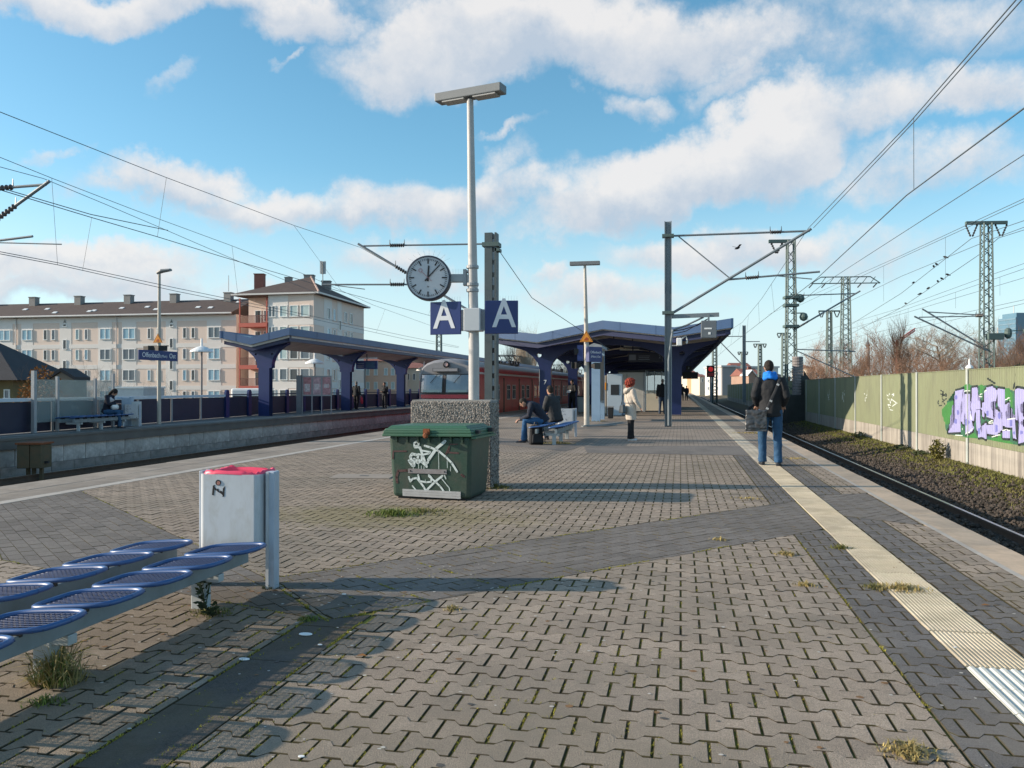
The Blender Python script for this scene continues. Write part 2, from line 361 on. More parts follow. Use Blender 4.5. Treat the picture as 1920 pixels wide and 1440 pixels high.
PITX, PITY = .208, .1405
m_side = M('paver_side', (.075,.062,.045), .95, .3, 40, coord='World', spec=.1, dirt=(.11,.10,.03), dirt_amt=.6, dirt_scale=1.2)
def far_paving_material():
    m, N, L, b = node_mat('far_paving')
    tc = N.new('ShaderNodeTexCoord')
    br = N.new('ShaderNodeTexBrick'); L.new(tc.outputs['Object'], br.inputs['Vector'])
    br.inputs['Scale'].default_value = 1; br.inputs['Brick Width'].default_value = PITX; br.inputs['Row Height'].default_value = PITY
    br.inputs['Mortar Size'].default_value = .010; br.offset = .5
    br.inputs['Color1'].default_value = (.325,.272,.226,1); br.inputs['Color2'].default_value = (.288,.242,.203,1); br.inputs['Mortar'].default_value = (.12,.105,.085,1)
    n = N.new('ShaderNodeTexNoise'); n.inputs['Scale'].default_value = .7; n.inputs['Detail'].default_value = 8; n.inputs['Roughness'].default_value = .7; L.new(tc.outputs['Object'], n.inputs[0])
    mr = N.new('ShaderNodeMapRange'); L.new(n.outputs[0], mr.inputs[0]); mr.inputs[1].default_value = .3; mr.inputs[2].default_value = .7; mr.inputs[3].default_value = .72; mr.inputs[4].default_value = 1.12
    vm = N.new('ShaderNodeVectorMath'); vm.operation = 'SCALE'; L.new(br.outputs[0], vm.inputs[0]); L.new(mr.outputs[0], vm.inputs['Scale'])
    L.new(vm.outputs[0], b.inputs['Base Color']); b.inputs['Roughness'].default_value = .9; b.inputs['Specular IOR Level'].default_value = .12
    bp = N.new('ShaderNodeBump'); bp.inputs['Strength'].default_value = .7; bp.inputs['Distance'].default_value = .01; bp.invert = True; L.new(br.outputs['Fac'], bp.inputs['Height']); L.new(bp.outputs[0], b.inputs['Normal'])
    return m
m_far = far_paving_material()

# ------------------------------------------------------------------ terrain
def terrain():
    prof = [(-1600,-6.5),(-60,-6.5),(-27,-6.2),(-22.2,-.9),(-17.62,-1.35),(-9.3,-1.35),(-9.0,-1.05),(2.6,-1.08),(5.45,-1.04),(6.0,-.95),(7.45,-.70),(8.6,-.62),(60,-.6),(1600,-.6)]
    ys = [-60,0,10,20,30,45,60,90,140,250,600,2600]
    b = MB(); n = len(prof)
    vs = [(x, y, z) for y in ys for (x, z) in prof]; fs = []; 
    for i in range(len(ys)-1):
        for j in range(n-1): fs.append((i*n+j, i*n+j+1, (i+1)*n+j+1, (i+1)*n+j))
    b.add(vs, fs)
    struct(b.build('ground', m_land))
terrain()

# ------------------------------------------------------------------ track beds
def rails(xs, z, y0, y1, name):
    root = empty(name[0], name[1], name[2], (0,0,0)); root['kind'] = 'structure'
    for x in xs:
        b = MB(); s = .036
        prof = [(-.075,-.172),(.075,-.172),(.075,-.158),(.012,-.135),(.012,-.05),(.036,-.038),(.036,-.004),(.028,0),(-.028,0),(-.036,-.004),(-.036,-.038),(-.012,-.05),(-.012,-.135),(-.075,-.158)]
        b.prism([(x+px, y0, z+pz) for px, pz in prof], (0, y1-y0, 0))
        r = b.build('rail', m_railr, root)
        c = MB(); c.box(x-.027, y0, z, x+.027, y1, z+.002); c.build('rail_head', m_rail, r)
    return root
rr = rails([3.56, 4.995], -.86, -8, 240, ('railway_track', 'single track with one bright rail beside the right platform edge', 'track'))
rl = rails([-11.55, -10.115], -.93, -8, 300, ('railway_track', 'track in front of and under the red train', 'track'))
rl2 = rails([-16.7, -15.265], -.93, -8, 300, ('railway_track', 'track along the concrete block wall of the left platform', 'track'))
del rr['category'], rl['category'], rl2['category'], rr['label'], rl['label'], rl2['label']
b = MB()
b.add([(2.62,-8,-1.0),(5.35,-8,-1.0),(6.05,-8,-.93),(2.62,240,-1.0),(5.35,240,-1.0),(6.05,240,-.93)], [(0,1,4,3),(1,2,5,4)])
struct(b.build('ballast_bed', m_ball, loc=(0,0,.004)))
b = MB(); b.add([(-17.6,-8,-1.12),(-9.2,-8,-1.12),(-9.2,300,-1.12),(-17.6,300,-1.12)], [(0,1,2,3)])
struct(b.build('ballast_bed', m_ball))
sl = MB()
for i in range(70): sl.box(3.0, 6+i*.62, -1.2, 5.55, 6.25+i*.62, -1.012)
sl.build('sleepers', m_sleeper, rr)['kind'] = 'stuff'

def stones():
    b = MB(); r = random.Random(3)
    for i in range(15000):
        t = r.random()**1.9; y = 6.5+t*52
        x = 4.2+r.random()*2.35 if r.random() < .8 else 5.1+r.random()*2.0
        if abs(x-4.995) < .1: continue
        zb = -1.0 if x < 5.35 else -1.0+.07*(x-5.35)/.7+(.10*max(0, x-6.05))
        s = r.uniform(.02,.045)
        b.ell((x, y, zb+s*.35+r.random()*.03), (s*r.uniform(.8,1.4), s*r.uniform(.8,1.3), s*r.uniform(.6,1)), 5, 3, Matrix.Rotation(r.random()*6,3,'Z')@Matrix.Rotation(r.random(),3,'X'))
    o = b.build('ballast_stones', m_stone); o['kind'] = 'stuff'
    tag(o, 'dark loose ballast stones along the right track', 'ballast'); del o['category']; 
stones()
b = MB()
b.add([(5.9,-8,-.965),(7.5,-8,-.69),(8.6,-8,-.61),(5.9,240,-.965),(7.5,240,-.69),(8.6,240,-.61)], [(0,1,4,3),(1,2,5,4)])
struct(b.build('grass_verge', m_soil, loc=(0,0,.012)))
m_grass = M('grass', (.14,.145,.035), .8, .3, 8, island=.4, coord='World', dirt=(.17,.135,.06), dirt_amt=.8, dirt_scale=.9)
m_grassg = M('grass_green', (.13,.17,.03), .8, .3, 8, island=.3)
m_grassd = M('grass_dry', (.33,.26,.10), .85, .3, 8, island=.3)
def blades(b, x, y, z, h, w, lean, r):
    a = r.random()*6.283; d = Vector((math.cos(a), math.sin(a), 0)); s = Vector((-d.y, d.x, 0))*w
    p = Vector((x, y, z)); m1 = p+d*lean*h*.35+Vector((0,0,h*.62)); t = p+d*lean*h+Vector((0,0,h*(1-.35*lean)))
    b.add([p-s, p+s, m1+s*.7, m1-s*.7, t], [(0,1,2,3),(3,2,4)])
def verge():
    b = MB(); r = random.Random(5)
    for i in range(42000):
        t = r.random()**1.7; y = 12+t*60
        x = 5.95+ (r.random()**.8)*1.5
        if r.random() > (x-5.95)/.75: continue
        z = -.965+.275*(x-5.9)/1.6
        blades(b, x, y, z, r.uniform(.03,.11), .0045+.00025*y, r.uniform(.2,1.1), r)
    o = b.build('verge_grass', m_grass); o['kind'] = 'stuff'
verge()

# ------------------------------------------------------------------ the island platform
XL, XR = -9.1, 2.70
b = MB(); b.box(XL+.02, -8, -1.2, 2.62, 210, -.016)
plat = struct(b.build('platform', m_conc))
b = MB()
YN = 17.0
b.quad((-8.6, 1.0, -.0085), (2.36, 1.0, -.0085), (2.36, YN+.3, -.0085), (-8.6, YN+.3, -.0085))
b.build('joint_bed', m_joint, plat)['kind'] = 'structure'

def clip(poly, a, n):      # keep the side where (p-a).n <= 0
    out = []; k = len(poly)
    for i in range(k):
        p, q = poly[i], poly[(i+1) % k]
        dp = (p[0]-a[0])*n[0]+(p[1]-a[1])*n[1]; dq = (q[0]-a[0])*n[0]+(q[1]-a[1])*n[1]
        if dp <= 0: out.append(p)
        if (dp < 0 < dq) or (dq < 0 < dp):
            t = dp/(dp-dq); out.append((p[0]+(q[0]-p[0])*t, p[1]+(q[1]-p[1])*t))
    return out
def area(p): return .5*abs(sum(p[i][0]*p[(i+1) % len(p)][1]-p[(i+1) % len(p)][0]*p[i][1] for i in range(len(p))))
HX, A_, G_ = PITX/2-.0044, .0205, .0040
bone = [(HX,.0), (HX, PITY/2+A_-G_), (.066, PITY/2+A_-G_), (.036, PITY/2-A_-G_), (-.036, PITY/2-A_-G_), (-.066, PITY/2+A_-G_), (-HX, PITY/2+A_-G_)]
bone = bone[1:]+[(-x, -y) for x, y in bone[1:]]
def solid(b, poly, z, ch=.003, h=.02):   # paving stone: chamfered top, sides down into the bed
    k = len(poly); cx = sum(p[0] for p in poly)/k; cy = sum(p[1] for p in poly)/k
    ins = []
    for x, y in poly:
        dx, dy = cx-x, cy-y; ins.append((x+math.copysign(min(ch, abs(dx)), dx), y+math.copysign(min(ch, abs(dy)), dy)))
    vs = [(x, y, z-h) for x, y in poly]+[(x, y, z-ch*.55) for x, y in poly]+[(x, y, z) for x, y in ins]
    fs = [tuple(range(2*k, 3*k))]
    for i in range(k):
        j = (i+1) % k; fs.append((i, j, k+j, k+i)); fs.append((k+i, k+j, 2*k+j, 2*k+i))
    b.cur = 0; b.add(vs, fs[:1]); o = len(b.v)-3*k
    b.f += [[i+o for i in f] for f in fs[1:]]; b.mi += [1]*(len(fs)-1)
def ccw(p):
    s = sum(p[i][0]*p[(i+1) % len(p)][1]-p[(i+1) % len(p)][0]*p[i][1] for i in range(len(p)))
    return p if s > 0 else p[::-1]
bone = ccw(bone)
BANDS = [ccw([(-2.85,5.42),(1.34,10.35),(1.34,8.35),(-2.0,4.52)]),
         ccw([(-7.72,9.5),(-2.90,5.42),(-2.02,4.49),(-5.2,5.55),(-7.72,7.9)]),
         ccw([(1.68,9.25),(2.33,8.75),(2.33,11.3),(1.68,10.95)]),
         ccw([(-2.13,1.2),(-1.80,1.2),(-1.80,4.66),(-2.13,4.46)])]
def in_band(poly, B):
    """(state, edge): -1 outside, 1 wholly inside, 0 crossing"""
    cx = sum(p[0] for p in poly)/len(poly); cy = sum(p[1] for p in poly)/len(poly)
    best = -9e9; be = None; worst = None
    for i in range(len(B)):
        a = B[i]; c = B[(i+1) % len(B)]; ex, ey = c[0]-a[0], c[1]-a[1]; l = math.hypot(ex, ey); n = (ey/l, -ex/l)
        ds = [(p[0]-a[0])*n[0]+(p[1]-a[1])*n[1] for p in poly]
        dc = (cx-a[0])*n[0]+(cy-a[1])*n[1]
        if min(ds) >= 0: return -1, None
        if dc > best: best = dc; be = (a, n)
        worst = max(worst, max(ds)) if worst is not None else max(ds)
    return (1, None) if worst <= .002 else (0, be)
def visible(x, y):
    u, v = to_px(x, y, 0); return -230 < u < 2150 and v < 1640
def lay(x0, x1, y0, y1, jx=0., single=None):
    """stones of one field; full stones may be handed to `single`"""
    b = MB(); r = random.Random(int(x0*100)+11); full = []
    for row in range(int((y1-y0)/PITY)):
        y = y0+PITY*(row+.5); k0 = int((x0)/PITX)-2
        off = (row % 2)*PITX/2+jx
        for i in range(int((x1-x0)/PITX)+5):
            x = (k0+i)*PITX+off
            if x < x0-.11 or x > x1+.11 or not visible(x, y): continue
            poly = [(x+p[0], y+p[1]) for p in bone]; cut = False
            if x-.11 < x0: poly = clip(poly, (x0, 0), (-1, 0)); cut = True
            if poly and x+.11 > x1: poly = clip(poly, (x1, 0), (1, 0)); cut = True
            if len(poly) < 3: continue
            drop = False
            for B in BANDS:
                st, ed = in_band(poly, B)
                if st == 1: drop = True; break
                if st == 0:
                    a, n = ed; poly = clip(poly, (a[0]+n[0]*.004, a[1]+n[1]*.004), (-n[0], -n[1])); cut = True
                    if len(poly) < 3: drop = True; break
            if drop or area(poly) < .0006: continue
            z = r.uniform(-.002,.0016)
            if single is not None and not cut: full.append((y, x, z)); continue
            solid(b, poly, z)
    return b, full
bb, full = lay(-7.72, 1.014, 1.4, YN, single=True)
full.sort(key=lambda f: math.hypot(f[0], f[1]))
inview = [f for f in full if 0 < to_px(f[1], f[0], 0)[0] < 1920 and to_px(f[1], f[0], 0)[1] < 1450]
chosen = set(inview[:300])
pm = MB(); solid(pm, bone, 0.); pme = pm.mesh('paver'); pme.materials.append(m_paver); pme.materials.append(m_side)
r_ = random.Random(2)
for f in full:
    if f in chosen:
        o = bpy.data.objects.new('paver', pme); COL.objects.link(o); o.parent = plat
        o.location = (f[1], f[0], f[2]+.0003); o.rotation_euler = (r_.uniform(-.008,.008), r_.uniform(-.008,.008), r_.uniform(-.006,.006))
    else:
        solid(bb, [(f[1]+p[0], f[0]+p[1]) for p in bone], f[2])
bb.build('paving', [m_paver, m_side], plat)['kind'] = 'stuff'
def joint_moss():
    """tiny moss and grass growing out of the joints, thick at the lower left and thinning away"""
    b = MB(); r = random.Random(17)
    for i in range(30000):
        y = 1.9+11*r.random()**1.7; row = int((y-1.4)/PITY); x = r.uniform(-5.5, .95)
        dens = math.exp(-((x+2.0)/1.3)**2-((y-3.6)/1.9)**2)+.40*math.exp(-((x+.3)/1.0)**2-((y-3.2)/1.6)**2)+.35*math.exp(-((x+2.6)/1.2)**2-((y-7.9)/1.2)**2)+.06
        if r.random() > dens*(.5+math.sin(x*5.1+y*2.3)*math.sin(y*4.7-x*1.9)*.9): continue
        yc = 1.4+PITY*(row+.5); off = (row % 2)*PITX/2
        xj = (round((x-off)/PITX-.5)+.5)*PITX+off
        if r.random() < .75: px, py = xj+r.uniform(-.004,.004), yc+r.uniform(-.06,.06)
        else: px, py = x, yc+PITY/2+r.uniform(-.014,.014)
        for k in range(3): blades(b, px+r.uniform(-.006,.006), py+r.uniform(-.006,.006), -.008, r.uniform(.008,.019), .0022, r.uniform(.3,1.2), r)
    for P, Q, n in (((-2.85,5.40),(.2,9.0),420), ((-2.0,4.50),(.4,7.28),500), ((-2.13,1.6),(-2.13,4.45),260), ((-1.80,1.6),(-1.80,4.66),420), ((-2.9,5.40),(-2.0,4.48),260), ((-5.2,5.55),(-2.1,4.5),260), ((-7.6,9.4),(-2.9,5.44),260), ((1.02,2.5),(1.02,8.0),160), ((-2.5,5.75),(-1.5,4.98),160), ((-2.1,6.2),(-1.1,5.4),140), ((-1.6,6.8),(-.6,5.95),110)):
        for i in range(n):
            t = r.random()
            if math.sin(t*23+P[0]*7)+math.sin(t*57)*.6 < -.25: continue
            for k in range(4): blades(b, P[0]+(Q[0]-P[0])*t+r.uniform(-.009,.009), P[1]+(Q[1]-P[1])*t+r.uniform(-.009,.009), -.006, r.uniform(.008,.020), .0022, r.uniform(.4,1.3), r)
    b.build('joint_moss', M('moss', (.27,.245,.03), .85, .3, 6, island=.4), plat)['kind'] = 'stuff'
joint_moss()
def flecks(name, mat, n, seed, s0, s1, pts):
    b = MB(); r = random.Random(seed)
    for i in range(n):
        cx, cy, sx, sy = r.choice(pts); x, y = r.gauss(cx, sx), r.gauss(cy, sy)
        if not (-7.6 < x < 2.3 and 1.8 < y < 15): continue
        s = r.uniform(s0, s1); k = 7; a0 = r.random()*6
        b.poly([(x+s*(.7+.5*r.random())*math.cos(a0+2*math.pi*j/k), y+s*(.6+.4*r.random())*math.sin(a0+2*math.pi*j/k), .0022+.0006*r.random()) for j in range(k)])
    b.build(name, mat, plat)['kind'] = 'stuff'
flecks('pale_flecks', M('fleck_pale', (.50,.48,.44), .8, .2, 30), 230, 5, .004, .011, [(-2.2,5.2,.55,.45),(-1.2,5.9,.9,.6),(-2.4,3.8,.5,.8),(-1.0,3.6,1.4,1.0),(.6,5,.9,2)])
flecks('gum_spots', M('gum_dark', (.085,.08,.075), .8, .2, 30), 170, 6, .007, .018, [(-.6,4.2,1.5,1.3),(-1.5,7.5,2,1.6),(.8,6,.8,2.2),(-4.5,8,1.6,1.6)])
flecks('dead_leaves', M('leaf_litter', (.20,.11,.05), .85, .3, 30), 60, 7, .010, .020, [(-2.3,4.9,.5,.4),(1.2,6,.3,2),(-3.0,4.4,.6,.7),(-.5,3.4,1.2,.8)])
d1, _ = lay(1.026, 1.344, 1.4, YN, .05); d1.build('dark_paving', [m_paver_d, m_side], plat)['kind'] = 'stuff'
d2, _ = lay(1.686, 2.0, 1.4, YN, .03); d2.build('dark_paving', [m_paver_d, m_side], plat)['kind'] = 'stuff'
d3, _ = lay(2.012, 2.352, 1.4, YN, .07); d3.build('paving', [m_paver, m_side], plat)['kind'] = 'stuff'
def lay_band(B, ang, w, h, mat, name):
    b = MB(); r = random.Random(4); ca, sa = math.cos(ang), math.sin(ang); c = BANDS[B][0]
    cx = sum(p[0] for p in BANDS[B])/len(BANDS[B]); cy = sum(p[1] for p in BANDS[B])/len(BANDS[B])
    for i in range(-110, 110):
        for j in range(-110, 110):
            px, py = (j+.5*(i % 2))*w, i*h
            if abs(px) > 5 or abs(py) > 5: continue
            q = [(px-w/2+.002, py-h/2+.002), (px+w/2-.002, py-h/2+.002), (px+w/2-.002, py+h/2-.002), (px-w/2+.002, py+h/2-.002)]
            q = [(cx+x*ca-y*sa, cy+x*sa+y*ca) for x, y in q]
            P = BANDS[B]
            for e in range(len(P)):
                a = P[e]; d = P[(e+1) % len(P)]; ex, ey = d[0]-a[0], d[1]-a[1]; l = math.hypot(ex, ey)
                q = clip(q, (a[0]-ey/l*.004, a[1]+ex/l*.004), (ey/l, -ex/l))
                if len(q) < 3: break
            if len(q) < 3 or area(q) < .0008: continue
            if not visible(*q[0]): continue
            solid(b, q, r.uniform(-.002,.001), .003)
    b.build(name, [mat, m_side], plat)['kind'] = 'stuff'
lay_band(0, R(50), .21, .105, m_band, 'grey_paving')
lay_band(1, R(-41), .21, .105, m_band, 'grey_paving')
lay_band(2, R(50), .21, .105, m_band, 'grey_paving')
lay_band(3, R(90), .6, .35, m_stem, 'dark_slabs')
# farther paving: the relief falls below a pixel, the sheet takes over
b = MB(); b.quad((-7.72, YN+.02, -.001), (1.34, YN+.02, -.001), (1.34, 205, -.001), (-7.72, 205, -.001)); b.quad((1.686, YN+.02, -.001), (2.352, YN+.02, -.001), (2.352, 205, -.001), (1.686, 205, -.001))
b.build('far_paving', m_far, plat)['kind'] = 'structure'
b = MB()
for q in ([(-2.2,19.1),(1.34,19.9),(1.34,17.1),(-1.9,17.1)], [(-2.2,19.3),(-7.7,24.5),(-7.7,22.7),(-2.4,17.4)], [(-3,33),(1.34,35.5),(1.34,33.8),(-3,31.5)]):
    b.add([(x, y, .003) for x, y in q], [(0,1,2,3)])
b.build('grey_paving', m_band, plat)['kind'] = 'structure'
# tactile strip
def tact_mesh(nr, hr, name, mat, x0=1.352, x1=1.678, L=.2925):
    b = MB(); w = x1-x0; prof = [(x0, -.03)]
    p = w/nr
    for i in range(nr):
        a = x0+i*p; prof += [(a+.12*p, 0), (a+.27*p, hr), (a+.63*p, hr), (a+.78*p, 0)]
    prof += [(x1, 0), (x1, -.03)]; prof.insert(1, (x0, 0))
    b.prism([(x, 0, z) for x, z in prof], (0, L, 0)); me = b.mesh(name); me.materials.append(mat); return me
t_cream = tact_mesh(15, .0035, 'tactile_tile', m_tact); t_white = tact_mesh(7, .006, 'tactile_tile', m_tactw); t_worn = tact_mesh(3, .002, 'tactile_tile', m_tactf)
y = 2.57; i = 0
while y < 60:
    me = t_white if y < 4.3 else t_cream if y < 15.4 else t_worn
    o = bpy.data.objects.new('tactile_tile', me); COL.objects.link(o); o.parent = plat; o.location = (0, y, rng.uniform(0,.0025)); o.rotation_euler = (0, 0, rng.uniform(-.004,.004))
    y += .30
b = MB(); b.box(1.352, 60, -.03, 1.678, 205, .002); b.build('tactile_strip', m_tactf, plat)
# kerb slabs, right and left
def slabs(x0, x1, y0, n, L, mat):
    bmh = MB(); bmh.box(x0, 0, -.10, x1, L-.014, .0015); me = bmh.mesh('kerb_slab'); me.materials.append(mat)
    for i in range(n):
        o = bpy.data.objects.new('kerb_slab', me); COL.objects.link(o); o.parent = plat
        o.location = (rng.uniform(-.004,.004), y0+i*L, rng.uniform(-.002,.002)); bev(o, .006, 1)
    e = MB(); e.box(x0, y0+n*L, -.10, x1, 205, .0015); e.build('kerb_slab', mat, plat)
slabs(2.362, 2.70, 1.7, 62, .985, m_kerb)
m_slabl = M('edge_slab', (.30,.262,.225), .85, .15, 6, spec=.12, coord='World', dirt2=((.17,.15,.13), .6, .8), bump=.3, bscale=90, island=.1, dirt=(.17,.155,.13), dirt_amt=.6)
slabs(-9.1, -8.45, 5.5, 48, .985, m_slabl)
slabs(-8.44, -7.93, 5.0, 48, .985, m_slabl)
b = MB(); b.quad((2.335,1,-.009),(2.385,1,-.009),(2.385,205,-.009),(2.335,205,-.009)); b.build('white_edge_line', m_line, plat, loc=(0.012,0,.0125))
b = MB(); b.box(-7.92, 4.5, -.03, -7.73, 205, .001); b.build('white_line', m_line, plat)

# ------------------------------------------------------------------ the left platform
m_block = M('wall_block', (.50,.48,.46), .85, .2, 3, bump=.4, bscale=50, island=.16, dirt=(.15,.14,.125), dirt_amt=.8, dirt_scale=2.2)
m_block_shade = M('wall_block_shaded', (.28,.265,.25), .9, .2, 3, bump=.4, bscale=50, island=.16, dirt=(.10,.09,.08), dirt_amt=.8, dirt_scale=2)  # lower row: darker copy of the block, its shade put into the colour
m_cap = M('wall_cap', (.15,.14,.13), .9, .2, 4, bump=.3, dirt=(.07,.065,.06), dirt_amt=.6)
m_asph = M('platform_asphalt', (.17,.16,.155), .9, .15, 5, bump=.3, bscale=120, dirt=(.11,.105,.10), dirt_amt=.6, dirt_scale=.8)
b = MB(); b.box(-24, -4, -1.4, -17.75, 260, 0)
pl2 = struct(b.build('platform', m_asph))
b = MB(); b.box(-18.2, -4, -.30, -17.5, 260, -.06); b.box(-18.2,-4,-.06,-17.47,260,.006); b.build('wall_cap', m_cap, pl2)
b = MB(); b.box(-18.35, -4, 0, -18.22, 260, .005); b.build('white_line', m_line, pl2)
for row, (z0, z1, mat) in enumerate(((-.78,-.305,m_block), (-1.26,-.785,m_block_shade))):
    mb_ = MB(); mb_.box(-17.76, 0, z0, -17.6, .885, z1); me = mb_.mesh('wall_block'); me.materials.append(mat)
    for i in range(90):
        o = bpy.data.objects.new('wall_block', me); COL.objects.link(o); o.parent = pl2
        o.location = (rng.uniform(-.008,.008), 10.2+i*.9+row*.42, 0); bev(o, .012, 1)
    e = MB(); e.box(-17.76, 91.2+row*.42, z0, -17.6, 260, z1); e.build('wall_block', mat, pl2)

# ------------------------------------------------------------------ noise barrier on the right, with graffiti
m_olive = M('barrier_olive', (.222,.248,.150), .55, .08, 1.5, spec=.4, dirt=(.18,.19,.12), dirt_amt=.45, dirt_scale=.6, dirt2=((.15,.155,.11), .5, 1.8), stretch=(1,1,.35), coord='World')
m_post = M('barrier_post', (.42,.46,.44), .55, .08, 3, dirt=(.3,.32,.3), dirt_amt=.4)
m_base = M('barrier_base', (.36,.335,.295), .85, .18, 1.2, coord='World', dirt2=((.15,.135,.12), .7, 2.2), bump=.5, bscale=9, stretch=(1,3.5,.25), dirt=(.19,.175,.16), dirt_amt=.85, dirt_scale=1.1)
XW, ZT, ZB = 7.5, 1.84, -.10
barrier = empty('noise_barrier', 'long olive green corrugated noise barrier with pale posts on a concrete base', 'noise barrier', (XW, 0, 0))
PC, DC = .15, .03
BR = [(0,0),(.055,0),(.075,1),(.13,1)]     # one corrugation: (offset along the wall, 0 = proud / 1 = recessed)
def corr(y):
    t = (y % PC)
    if t < .055: return 0.
    if t < .075: return (t-.055)/.02*DC
    if t < .13: return DC
    return DC-(t-.13)/.02*DC
def panel_mesh(L):
    b = MB(); pts = []
    k = 0
    while k*PC < L:
        for o_, s_ in ((0,0),(.055,0),(.075,DC),(.13,DC)):
            if k*PC+o_ <= L: pts.append((k*PC+o_, s_))
        k += 1
    if pts[-1][0] < L: pts.append((L, corr(L)))
    vs = []; fs = []; n = len(pts)
    for y_, s_ in pts: vs += [(s_, y_, ZB), (s_, y_, ZT-.02), (s_+.05, y_, ZB), (s_+.05, y_, ZT-.02)]
    for i in range(n-1):
        a = i*4; c = a+4
        fs += [(a, a+1, c+1, c), (a+2, c+2, c+3, a+3), (a+1, a+3, c+3, c+1), (a, c, c+2, a+2)]
    b.add(vs, fs)
    b.box(-.012, 0, ZT-.02, .09, L, ZT)
    return b
ST = 4.80; Y0W = 9.6
pme = panel_mesh(ST-.14).mesh('barrier_panel'); pme.materials.append(m_olive)
bpm = MB(); bpm.box(.0, 0, -.85, .12, ST-.14, ZB-.004); bpm = bpm.mesh('base_panel'); bpm.materials.append(m_base)
pom = MB(); pom.box(-.035, -.07, -.85, -.015, .07, ZT+.01); pom.box(-.015,-.008,-.85,.14,.008,ZT+.01); pom.box(.14,-.07,-.85,.155,.07,ZT+.01)
pom = pom.mesh('barrier_post'); pom.materials.append(m_post)
NW = 27
for i in range(NW):
    y = Y0W+i*ST
    for me, dy, dx in ((pme, .07, 0), (bpm, .07, 0), (pom, 0, 0)):
        o = bpy.data.objects.new(me.name, me); COL.objects.link(o); o.parent = barrier; o.location = (dx, y+dy, 0)
def wall_paint(name, polys, mat, off, parent=barrier, y_ref=None):
    """flat spray paint that follows the corrugation; polys are (y, z) outlines on the wall"""
    bm = bmesh.new()
    for p in polys:
        vs = [bm.verts.new((0, y, z)) for y, z in p]
        try: bm.faces.new(vs)
        except ValueError: pass
    bmesh.ops.triangulate(bm, faces=bm.faces[:])
    ys = [v.co.y for v in bm.verts]; lo, hi = min(ys), max(ys)
    # corrugation breakpoints in wall coordinates, panel by panel
    cuts = []
    for i in range(NW):
        p0 = Y0W+i*ST+.07
        k = 0
        while k*PC < ST-.14:
            for o_ in (0,.055,.075,.13):
                c = p0+k*PC+o_
                if lo < c < hi: cuts.append(c)
            k += 1
    for c in cuts:
        bmesh.ops.bisect_plane(bm, geom=bm.verts[:]+bm.edges[:]+bm.faces[:], dist=1e-5, plane_co=(0, c, 0), plane_no=(0,1,0))
    for v in bm.verts:
        t = (v.co.y-Y0W) % ST
        if t < .07 or t > ST-.07: d = -.036 if v.co.z > -9 else 0
        else: d = corr(t-.07)
        v.co.x = d-off
        if v.co.z < ZB and not (t < .07 or t > ST-.07): v.co.x = -off
    me = bpy.data.meshes.new(name); bm.to_mesh(me); bm.free()
    o = link(name, me, mat, parent); return o
def gz(x, y):   # crop pixel of the graffiti to (y, z) on the wall
    p = on_x(1660+x/6, 660+y/6, XW); return (p.y, p.z)
def ribbon(pts, w, closed=False):
    """polyline to quads + joints in 2D"""
    out = []; n = len(pts)
    for i in range(n if closed else n-1):
        a = Vector(pts[i]); c = Vector(pts[(i+1) % n]); d = c-a
        if d.length < 1e-6: continue
        ww = w if not isinstance(w, (list, tuple)) else w[i]
        s = Vector((-d.y, d.x)).normalized()*ww/2
        out.append([tuple(a-s), tuple(c-s), tuple(c+s), tuple(a+s)])
    for i in range(n):
        a = Vector(pts[i]); ww = w if not isinstance(w, (list, tuple)) else w[min(i, len(w)-1)]
        out.append([tuple(a+Vector((math.cos(k*math.pi/4), math.sin(k*math.pi/4)))*ww/2) for k in range(8)])
    return out
m_gl = M('spray_lavender', (.34,.335,.58), .6, .1, 2); m_gk = M('spray_black', (.022,.035,.035), .6, .2, 3); m_gd = M('spray_dark_green', (.035,.13,.075), .6, .2, 2)
m_gg = M('spray_green', (.045,.20,.05), .6, .15, 2); m_gb = M('spray_blue', (.16,.17,.45), .6, .1, 3); m_gw = M('spray_white', (.70,.76,.73), .6, .08, 3)
LET = [[(785,440),(880,418),(850,640),(840,900),(703,907),(703,880),(785,775)], [(878,418),(888,590),(895,690),(880,815),(846,770),(845,640)],
       [(893,475),(950,470),(955,660),(990,850),(985,885),(908,937),(903,860),(915,700),(891,690)],
       [(970,405),(1030,395),(1040,545),(1070,550),(1075,640),(1012,650),(1000,780),(975,770),(958,650),(953,560),(966,555)],
       [(1015,655),(1062,648),(1070,850),(1140,790),(1135,982),(1090,955),(1046,962),(1028,860)],
       [(1085,580),(1110,560),(1117,745),(1090,720),(1077,640)],
       [(1110,470),(1140,400),(1200,385),(1255,430),(1250,550),(1190,560),(1185,590),(1240,640),(1300,690),(1315,780),(1308,880),(1250,935),(1148,920),(1140,822),(1215,815),(1225,760),(1140,730),(1108,640)],
       [(1265,410),(1340,420),(1335,600),(1390,570),(1390,650),(1355,680),(1360,760),(1460,745),(1475,980),(1440,970),(1430,850),(1370,850),(1325,830),(1318,700),(1268,600)],
       [(1320,890),(1390,880),(1395,970),(1315,965)],
       [(1455,440),(1480,405),(1700,450),(1700,530),(1512,598),(1512,650),(1700,660),(1700,740),(1545,760),(1515,800),(1700,830),(1700,975),(1500,1030),(1505,800),(1468,760)]]
P2 = lambda L_: [[gz(*p) for p in q] for q in L_]
gbg = wall_paint('graffiti', P2([[(690,560),(765,540),(785,430),(900,372),(1080,380),(1200,368),(1380,412),(1440,440),(1700,430),(1700,1075),(1480,1045),(1150,985),(930,962),(690,920),(665,800)]]), m_gd, .002)
gbg['label'] = 'large lavender lettering outlined in black on sprayed green'
